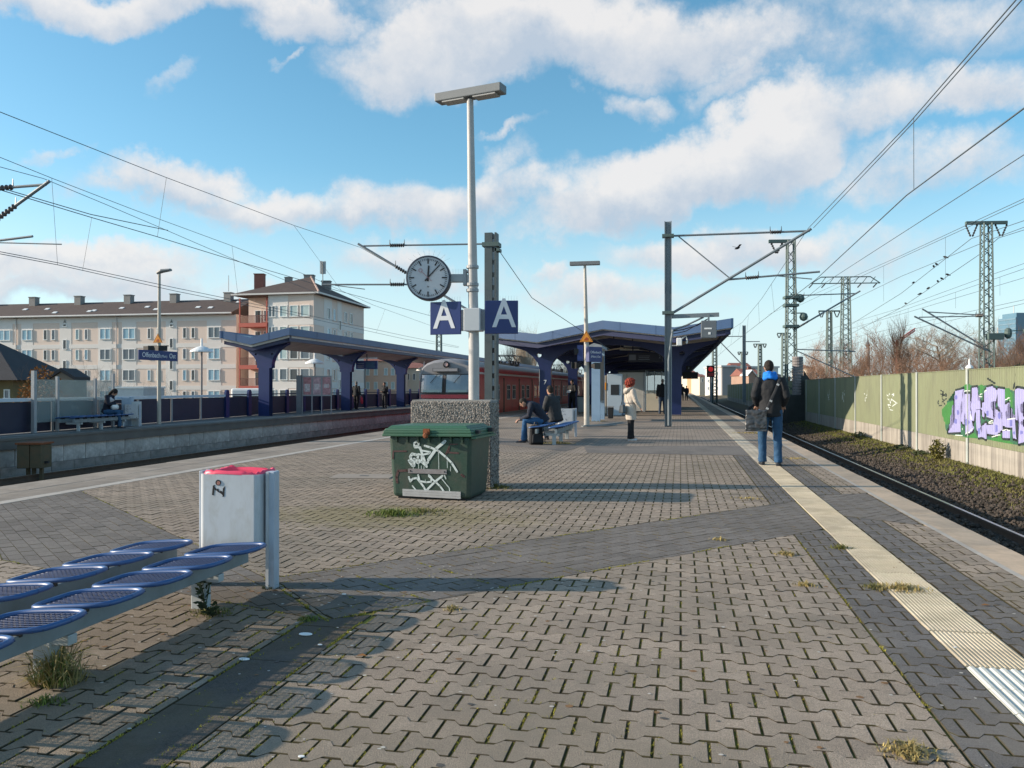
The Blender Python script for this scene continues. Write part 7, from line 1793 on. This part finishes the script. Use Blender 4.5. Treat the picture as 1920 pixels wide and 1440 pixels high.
person('taller dark walker of the far couple at the right canopy columns', (.15, 88, 0), R(0), 1.0, pose(STAND, anl=(-.10,.18,.1), anr=(.1,-.18,.1), tol=(-.1,.34,.02), tor=(.1,-.02,0)), C(m_jk, m_trk, m_shoe, m_hair), .03, face=False)
person('smaller dark walker on the right of the far couple', (.62, 88.6, 0), R(0), .90, pose(STAND, anl=(-.10,-.15,.1), anr=(.1,.15,.1), tol=(-.1,0,.0), tor=(.1,.3,.02)), C(m_jn, m_trk, m_shoe, m_hair), .03, face=False)
# people on the left platform
q = on_ground(668, 768)
rp = person('man in black with a pale cap walking on the left platform beside a canopy column', (q.x, q.y, 0), R(-10), 1.0, pose(STAND, ell=(-.25,-.04,1.14), elr=(.25,-.02,1.14), wrl=(-.24,.03,.90), wrr=(.29,.02,.88), anl=(-.09,.05,.085), anr=(.1,-.08,.085), tol=(-.1,.2,0), tor=(.11,.08,0)), C(m_jk, m_trk, m_shoe, m_hairg), .02, face=False, puff=1.1)
b = MB(); b.tube([(q.x+.36,q.y+.02,.36),(q.x+.35,q.y+.02,.52),(q.x+.33,q.y+.02,.72),(q.x+.32,q.y+.02,.84)], [(.05,.03),(.10,.05),(.08,.04),(.012,.01)], 8); tag(b.build('carrier_bag', M('bag_red', (.50,.035,.06), .5, .2, 6), None, True), 'red carrier bag in the hand of the man in black on the left platform', 'bag')
q = on_ground(721, 766)
person('dark figure standing by the barrier posts of the left platform near the train cab', (q.x, q.y, 0), R(160), .98, pose(STAND, wrl=(-.05,.25,1.12), wrr=(.05,.25,1.12)), C(m_jk, m_jk, m_shoe, m_hair), .02, face=False, puff=1.1)
person('person with dark hair and blue jeans sitting on the shaded bench of the left platform', (-18.80, 24.35, .0), R(-75), 1.02, pose(SIT, chest=(0,.10,.90), neck=(0,.20,1.06), head=(0,.27,1.17), look=(0,.8,-.6), wrl=(-.08,.36,.80), wrr=(.08,.36,.80), anl=(-.13,.36,.09), anr=(.15,.50,.09), tol=(-.14,.54,0), tor=(.16,.66,0)), C(m_jn, m_jean, m_shoe, m_hair), .016, 'long', hem=.86)
b = MB(); b.tube([(-18.50,24.25,.70),(-18.44,24.42,.72)], [.09,.10], 8); tag(b.build('paper_bag', m_white, None, True), 'white paper bag in the lap of the person on the left platform', 'bag')
b = MB(); b.tube([(-18.66,24.30,1.02),(-18.62,24.35,.88)], [.09,.13], 8); tag(b.build('scarf', M('scarf_grey', (.45,.46,.50), .8), None, True), 'pale grey scarf worn by the person sitting on the left platform', 'scarf')
# ------------------------------------------------------------------ trees and bushes
def branchy(seed, H, spread, levels, nchild, r0, upb=.6, lean=0., trunk=.35, curve=.25, wig=.12, twig_sides=3):
    """bare tree or shrub: recursive tapering limbs; returns (trunk MB, twig MB)"""
    r = random.Random(seed); t = MB(); w = MB()
    def grow(p, d, L, rad, lv):
        n = 3 if lv < levels else 2; pts = [p]; q = V(p); dd = V(d)
        for i in range(n):
            dd = (dd+V((r.uniform(-1,1), r.uniform(-1,1), r.uniform(-.6,.9)+upb*.3))*wig*(1+.3*lv)).normalized(); q = q+dd*(L/n); pts.append(V(q))
        rs = [rad*(1-.62*i/n) for i in range(n+1)]
        (t if lv == 0 else w).tube(pts, rs, 6 if lv == 0 else (4 if lv == 1 else twig_sides), caps=False)
        if lv >= levels: return
        k = nchild[lv]
        for i in range(k):
            f = trunk+(1-trunk)*(i+r.random())/k if lv == 0 else .25+.75*(i+r.random())/k
            f = min(f, .99); j = min(int(f*n), n-1); a = pts[j].lerp(pts[j+1], f*n-j)
            az = r.random()*6.283; side = V((math.cos(az), math.sin(az), 0)); side = (side-dd*side.dot(dd)).normalized()
            nd = (dd*(1-spread)+side*spread+V((0,0,upb*.25))).normalized()
            grow(a, nd, L*r.uniform(.42,.72)*(1-.35*f*(lv == 0)), max(rad*.42, .004), lv+1)
    grow(V((0,0,0)), V((lean,0,1)).normalized(), H*.62, r0, 0)
    return t, w
def tree_proto(name, label, cat, group, mt, mw, **k):
    root = empty(name, label, cat, (0,0,0), 0, group); t, w = branchy(**k)
    t.build('trunk', mt, root); o = w.build('crown', mw, root); return root
m_bark = M('bark', (.11,.085,.065), .9, .2, 6); m_twig = M('twig_brown', (.155,.095,.065), .9, .25, 2); m_twigr = M('twig_red', (.25,.145,.095), .9, .3, 1.5); m_twigp = M('twig_pale', (.26,.21,.16), .9, .2, 2); m_twigo = M('twig_olive', (.17,.145,.06), .9, .3, 1.5)
shr = [tree_proto('bush', 'tall reddish leafless bush', 'bush', 'leafless bushes behind the barrier', m_twig, mt_, seed=s, H=h, spread=sp, levels=4, nchild=[11,6,5,4], r0=.05, trunk=.05, upb=.9, wig=.16)
       for s, h, sp, mt_ in ((1,6.0,.50,m_twigr),(2,5.2,.55,m_twigr),(3,5.6,.50,m_twig),(4,4.8,.6,m_twigo))]
used_ = [0]*len(shr)
r_ = random.Random(21)
KIND = ['tall reddish leafless bush', 'broad rust red leafless bush', 'brown leafless bush', 'olive tinged leafless bush']
def put(k, u, d, sc, zs, label):
    p = cam_xy(u, d)
    o = shr[k] if not used_[k] else copy_tree(shr[k]); used_[k] = 1
    o.location = (p.x, p.y, -.6); o.rotation_euler = (0,0,r_.random()*6.28); o.scale = (sc*1.25, sc*1.25, zs); o['label'] = label
us = [(1500,62,0,.75),(1517,76,1,.8),(1532,58,2,.7),(1548,70,0,.9),(1566,84,1,1.0),(1580,60,0,.8),(1598,72,2,.95),(1612,58,3,.7),(1628,64,3,.72),(1645,56,0,.78),(1660,70,1,1.0),(1676,60,0,.92),(1692,78,2,1.3),(1700,56,1,.85),(1718,62,0,.95),(1735,70,2,1.05),(1750,54,1,.85),(1768,60,0,.9),(1785,66,2,1.05),(1803,54,2,.85),(1822,58,1,.95),(1843,62,2,.95),(1862,52,0,.80),(1880,58,2,.9),(1898,50,2,.85),(1915,54,3,.95),(1938,48,2,.9),(1965,50,0,.9),(2000,46,1,.9),(1512,110,1,1.05),(1540,120,0,1.2),(1572,115,2,1.2),(1605,120,1,1.25),(1640,112,0,1.1),(1672,118,2,1.3),(1710,110,1,1.3),(1745,116,0,1.3),(1782,108,2,1.3),(1820,112,1,1.3),(1858,104,0,1.2),(1890,108,2,1.3),(1925,100,1,1.3)]
marks = ['left of the slim lattice mast', 'below the wide truss tower', 'below the church spire', 'below the red crane jib', 'in front of the big bare tree', 'left of the large lattice mast', 'right of the large lattice mast', 'under the office tower']
lims = [1560, 1612, 1650, 1700, 1765, 1832, 1872, 2100]
cnt = {}
for u, d, k, sc in us:
    mk = marks[[i for i, L_ in enumerate(lims) if u < L_][0]]; row = 'far ' if d > 95 else ''
    key = (k, row, mk); cnt[key] = cnt.get(key, 0)+1
    lab = row+KIND[k]+' behind the barrier, '+mk
    if cnt[key] > 1: lab = row+('second ' if cnt[key] == 2 else 'third ')+KIND[k]+' behind the barrier, '+mk
    if 1590 < u < 1665: sc *= 1.18
    put(k, u, d, sc*(1.0 if d < 95 else 1.35), sc*(.88 if d < 95 else 1.45), lab)
def place_tree(root, u, d, scale, z=-.6, rz=0): p = cam_xy(u, d); root.location = (p.x, p.y, z); root.scale = scale; root.rotation_euler = (0,0,rz)
big = tree_proto('bare_tree', 'big pale bare tree spreading above the bushes left of the large lattice mast', 'tree', None, m_bark, m_twigp, seed=11, H=13, spread=.66, levels=5, nchild=[11,6,5,4,3], r0=.22, trunk=.28, upb=.35, wig=.2); place_tree(big, 1768, 88, (1.1,1.1,.80))
t2 = tree_proto('bare_tree', 'dark upright bare tree in front of the red crane jib', 'tree', None, m_bark, m_twig, seed=12, H=11, spread=.36, levels=4, nchild=[22,7,5,4], r0=.16, trunk=.12, upb=1.1); place_tree(t2, 1692, 98, (.8,.8,.92))
t3 = copy_tree(big, 'pale bare tree right of the large lattice mast near the office tower'); place_tree(t3, 1868, 76, (.5,.5,.55), rz=2)
t4 = tree_proto('bare_tree', 'bare tree with upright twigs at the right edge over the barrier', 'tree', None, m_bark, m_twig, seed=14, H=9, spread=.5, levels=4, nchild=[14,7,5,4], r0=.15, trunk=.15); place_tree(t4, 1922, 66, (.9,.9,.85))
t5 = copy_tree(t4, 'brownish bare tree in front of the reddish bushes beside the slim lattice mast'); place_tree(t5, 1528, 130, (1.1,1.1,.75), rz=1)
t6 = copy_tree(t2, 'slim bare tree rising left of the wide truss tower base'); place_tree(t6, 1612, 140, (.9,.9,.75), rz=2)
m_ever = M('evergreen', (.035,.045,.02), .9, .3, 2)
def leafy(name, label, loc, size, mat, n, leaf, seed, cat='bush', stems=True):
    r = random.Random(seed); root = empty(name, label, cat, loc); b = MB()
    for i in range(n):
        a, c = r.random()*6.283, r.uniform(-.9,1); q = math.sqrt(1-c*c)*r.random()**.45
        p = V((q*math.cos(a)*size[0]*r.uniform(.7,1.05), q*math.sin(a)*size[1], size[2]*(.52+.5*c*r.random()**.35)))
        s = leaf*r.uniform(.6,1.4); d = V((r.uniform(-1,1), r.uniform(-1,1), r.uniform(-1,1))).normalized(); e = d.orthogonal().normalized()
        b.add([p-d*s, p+e*s*.5, p+d*s, p-e*s*.5], [(0,1,2,3)])
    b.build('foliage', mat, root)
    if stems:
        t, w = branchy(seed, size[2]*1.1, .5, 3, [10,5,4], .035, upb=.7, trunk=.1); t.build('trunk', m_bark, root); w.build('branches', m_twig, root)
    return root
m_leafo = M('leaf_orange', (.22,.10,.03), .8, .35, 4, island=.4); m_leafd = M('leaf_dark', (.035,.05,.018), .8, .3, 4, island=.4); m_leafy = M('leaf_yellowgreen', (.13,.12,.025), .8, .3, 4, island=.35)
p = cam_xy(78, 40); leafy('bush', 'orange brown leafed bush in front of the dark slate roof', (p.x, p.y, -2.6), (1.35,1.2,5.0), m_leafo, 1900, .075, 3)
p = cam_xy(1912, 47); leafy('evergreen_shrub', 'dark evergreen shrub at the right edge behind the barrier', (p.x, p.y, -.6), (1.5,1.4,3.3), m_ever, 2600, .10, 5)
p = on_x(1758, 840, 7.2); leafy('small_bush', 'small yellow green bush at the foot of the barrier below the graffiti', (7.2, p.y, -.75), (.26,.26,.62), m_leafy, 420, .045, 7, stems=False)
for u, d, s, lab in ((1694,0,.12,'low dark weed at the barrier foot left of the second pale post'),(1728,0,.10,'low dark weed at the barrier foot by the post left of the graffiti'),(1612,0,.16,'dark weed clump at the barrier foot where the canopy shadow ends')):
    p = on_x(u, 840, 7.25); leafy('weed', lab, (7.22, p.y, -.76), (.32,.4,s*2), m_leafd, 200, .035, u, 'weed', False)
# bare saplings in front of the long block, poplars behind the train
sap = tree_proto('sapling', 'bare pale sapling left of the station sign', 'tree', 'saplings in front of the apartment block', m_twigp, m_twigp, seed=31, H=8, spread=.42, levels=4, nchild=[12,5,4,3], r0=.05, trunk=.15, upb=.8)
for i, (u, d, sc, lab) in enumerate(((185,60,.95,None),(215,66,.9,'bare pale sapling between the windows left of the drainpipe'),(160,64,.85,'bare pale sapling right of the glass windbreak'),(255,62,.75,'bare pale sapling just left of the station sign post'),(322,66,.8,'bare pale sapling right of the station sign post'),(345,64,.65,'low bare sapling left of the first saucer lamp'),(470,70,.55,'small bare sapling in front of the red balconies'),(487,72,.6,'small bare sapling right of the lowest red balcony'),(135,70,.7,'bare pale sapling above the brown gabled shed'))):
    o = sap if i == 0 else copy_tree(sap, lab); p = cam_xy(u, d); o.location = (p.x, p.y, -4.2); o.scale = (sc,sc,sc); o.rotation_euler = (0,0,i*1.3)
pop = tree_proto('poplar', 'tall pale bare poplar behind the train roof next to the mast', 'tree', 'bare poplars behind the train', m_twigp, m_twigp, seed=41, H=13, spread=.22, levels=4, nchild=[20,5,4,3], r0=.12, trunk=.08, upb=1.5)
for i, u in enumerate((950,962,973,985,997,1008,1040,1052,1066,1082)):
    o = pop if i == 0 else copy_tree(pop, 'tall pale bare poplar behind the train roof, %s from the channel mast' % ('second third fourth fifth sixth seventh eighth ninth tenth'.split()[i-1])); p = cam_xy(u, 118+4*(i % 3)); o.location = (p.x, p.y, -4); o.scale = (1,1,(.98 if i < 6 else .75)+.07*(i % 3)); o.rotation_euler = (0,0,i)
# ------------------------------------------------------------------ weeds, moss and litter on the paving
def tuft(label, x, y, n, h, w, mat, spread, seed, name='grass_tuft', flat=0.):
    r = random.Random(seed); b = MB()
    for i in range(int(n*(1.0 if 'tall' in label or 'fresh' in label else 2.0))):
        a = r.random()*6.283; q = spread*1.3*r.random()
        blades(b, q*math.cos(a), q*math.sin(a)*.7, -.008, h*r.uniform(.35,1.1)*(1.25-q/spread*.55), w*.75, r.uniform(.3,1.5)+flat, r)
    o = b.build(name, mat, None, loc=(x, y, 0)); return tag(o, label, 'grass tuft')
p = on_ground(115, 1250); tuft('tall dry grass tuft at the foot of the near bench leg', -2.80, 3.30, 300, .24, .0045, m_grassd, .10, 1); tuft('fresh green grass inside the dry tuft at the near bench leg', -2.79, 3.28, 150, .18, .0035, m_grassg, .07, 2)
def sprig(label, x, y, h, seed):
    r = random.Random(seed); root = empty('weed', label, 'weed', (x, y, 0)); b = MB(); l = MB()
    for k in range(5):
        a = r.random()*6.28; e = V((math.cos(a)*.10*r.random(), math.sin(a)*.08*r.random(), h*r.uniform(.5,1))); b.tube([(0,0,0), e*.5+V((.01,0,0)), e], .003, 4)
        for j in range(12):
            t = r.uniform(.15,1); q = e*t; s = r.uniform(.012,.024); d = V((r.uniform(-1,1), r.uniform(-1,1), r.uniform(-.1,.7))).normalized(); u_ = d.orthogonal().normalized()
            l.add([q, q+d*s+u_*s*.45, q+d*s*2, q+d*s-u_*s*.45], [(0,1,2,3)])
    b.build('stem', m_leafd, root); l.build('leaves', m_leafd, root)
sprig('leafy green weed climbing the far leg of the near bench', -2.83, 4.55, .26, 3); sprig('low leafy weed in front of the far leg of the near bench', -2.70, 4.42, .10, 5)
for (u, v, n, h, sp, mat, lab) in ((85,1320,60,.05,.09,m_grassg,'small yellow green weed patch below the near bench'),(395,1150,110,.06,.12,m_grass,'mossy grass patch around the far leg of the near bench'),(1690,1105,190,.06,.17,m_grassd,'dry grass tuft lying across the cream tactile strip'),(1640,1102,70,.05,.09,m_grass,'grass tuft in the dark pavers left of the tactile strip'),(1705,1412,130,.06,.085,m_grassd,'dry grass tuft at the bottom right edge of the picture'),(1575,1028,60,.06,.08,m_grass,'green tuft at the left edge of the tactile strip'),(1475,1040,60,.05,.09,m_grassd,'dry tuft in the pavers near the grey band'),(1510,1098,45,.05,.07,m_grassd,'small dry tuft left of the dark paver border'),(1350,1012,40,.04,.09,m_grassd,'thin dry tuft on the grey paving band'),(735,965,210,.09,.26,m_grassg,'bright green grass patch in front of the green bin'),(790,960,150,.06,.30,m_grass,'thin grass strip right of the bright green patch'),(580,1162,60,.04,.06,m_grassg,'small green tuft beside the dark slab strip'),(930,915,110,.08,.22,m_grass,'grass at the right foot of the concrete block'),(1045,832,120,.09,.35,m_grass,'grass under the middle bench'),(1190,770,60,.08,.5,m_grass,'moss by the kiosk behind the woman') if False else (1120,790,80,.08,.35,m_grass,'grass at the foot of the pale blue poster case'),(505,1103,40,.05,.05,m_leafd,'dark moss at the foot of the near bin post'),(850,1144,30,.05,.05,m_grassd,'small dry tuft in the middle of the pavers'),(1410,812,150,.05,.55,m_grassd,'dry yellow weeds on the kerb side paving ahead of the walking man'),(1490,860,60,.05,.25,m_grassd,'dry weeds right of the feet of the walking man'),(1405,935,60,.04,.2,m_grassd,'dry tuft left of the tactile strip behind the walking man')):
    p = on_ground(u, v); tuft(lab, p.x, p.y, n, h, .0032+.0004*p.y, mat, sp, u)
for i, (u, v, s, lab) in enumerate(((458,1237,.022,'round white scrap of paper on the dark slab strip'),(573,1190,.030,'pale smear of paper on the dark slabs near the bench'),(645,1115,.012,'white chip on the dark paving right of the near bin'),(600,1210,.010,'tiny white chip on the dark slabs'),(565,1420,.010,'tiny pale chip at the bottom of the dark strip'),(1790,1215,.008,'tiny white pebble beside the tactile strip'))):
    p = on_ground(u, v); b = MB(); b.lathe([(s,0),(s*.95,.003)], 14); o = b.build('scrap', m_white, None, loc=(p.x, p.y, .0025)); o.scale = (1.3,.8,1); tag(o, lab, 'litter')
for i, (u, v, lab) in enumerate(((678,1232,'dry orange leaf on the pavers in the middle'),(1848,1137,'orange leaf on the dark pavers right of the tactile strip'),(515,1110,'dry leaf at the foot of the near bin post'))):
    p = on_ground(u, v); b = MB(); b.add([(-.03,0,.004),(0,.016,.012),(.03,0,.006),(0,-.014,.010)], [(0,1,2,3)]); o = b.build('leaf', m_leafo, None, loc=(p.x,p.y,.002)); tag(o, lab, 'leaf')
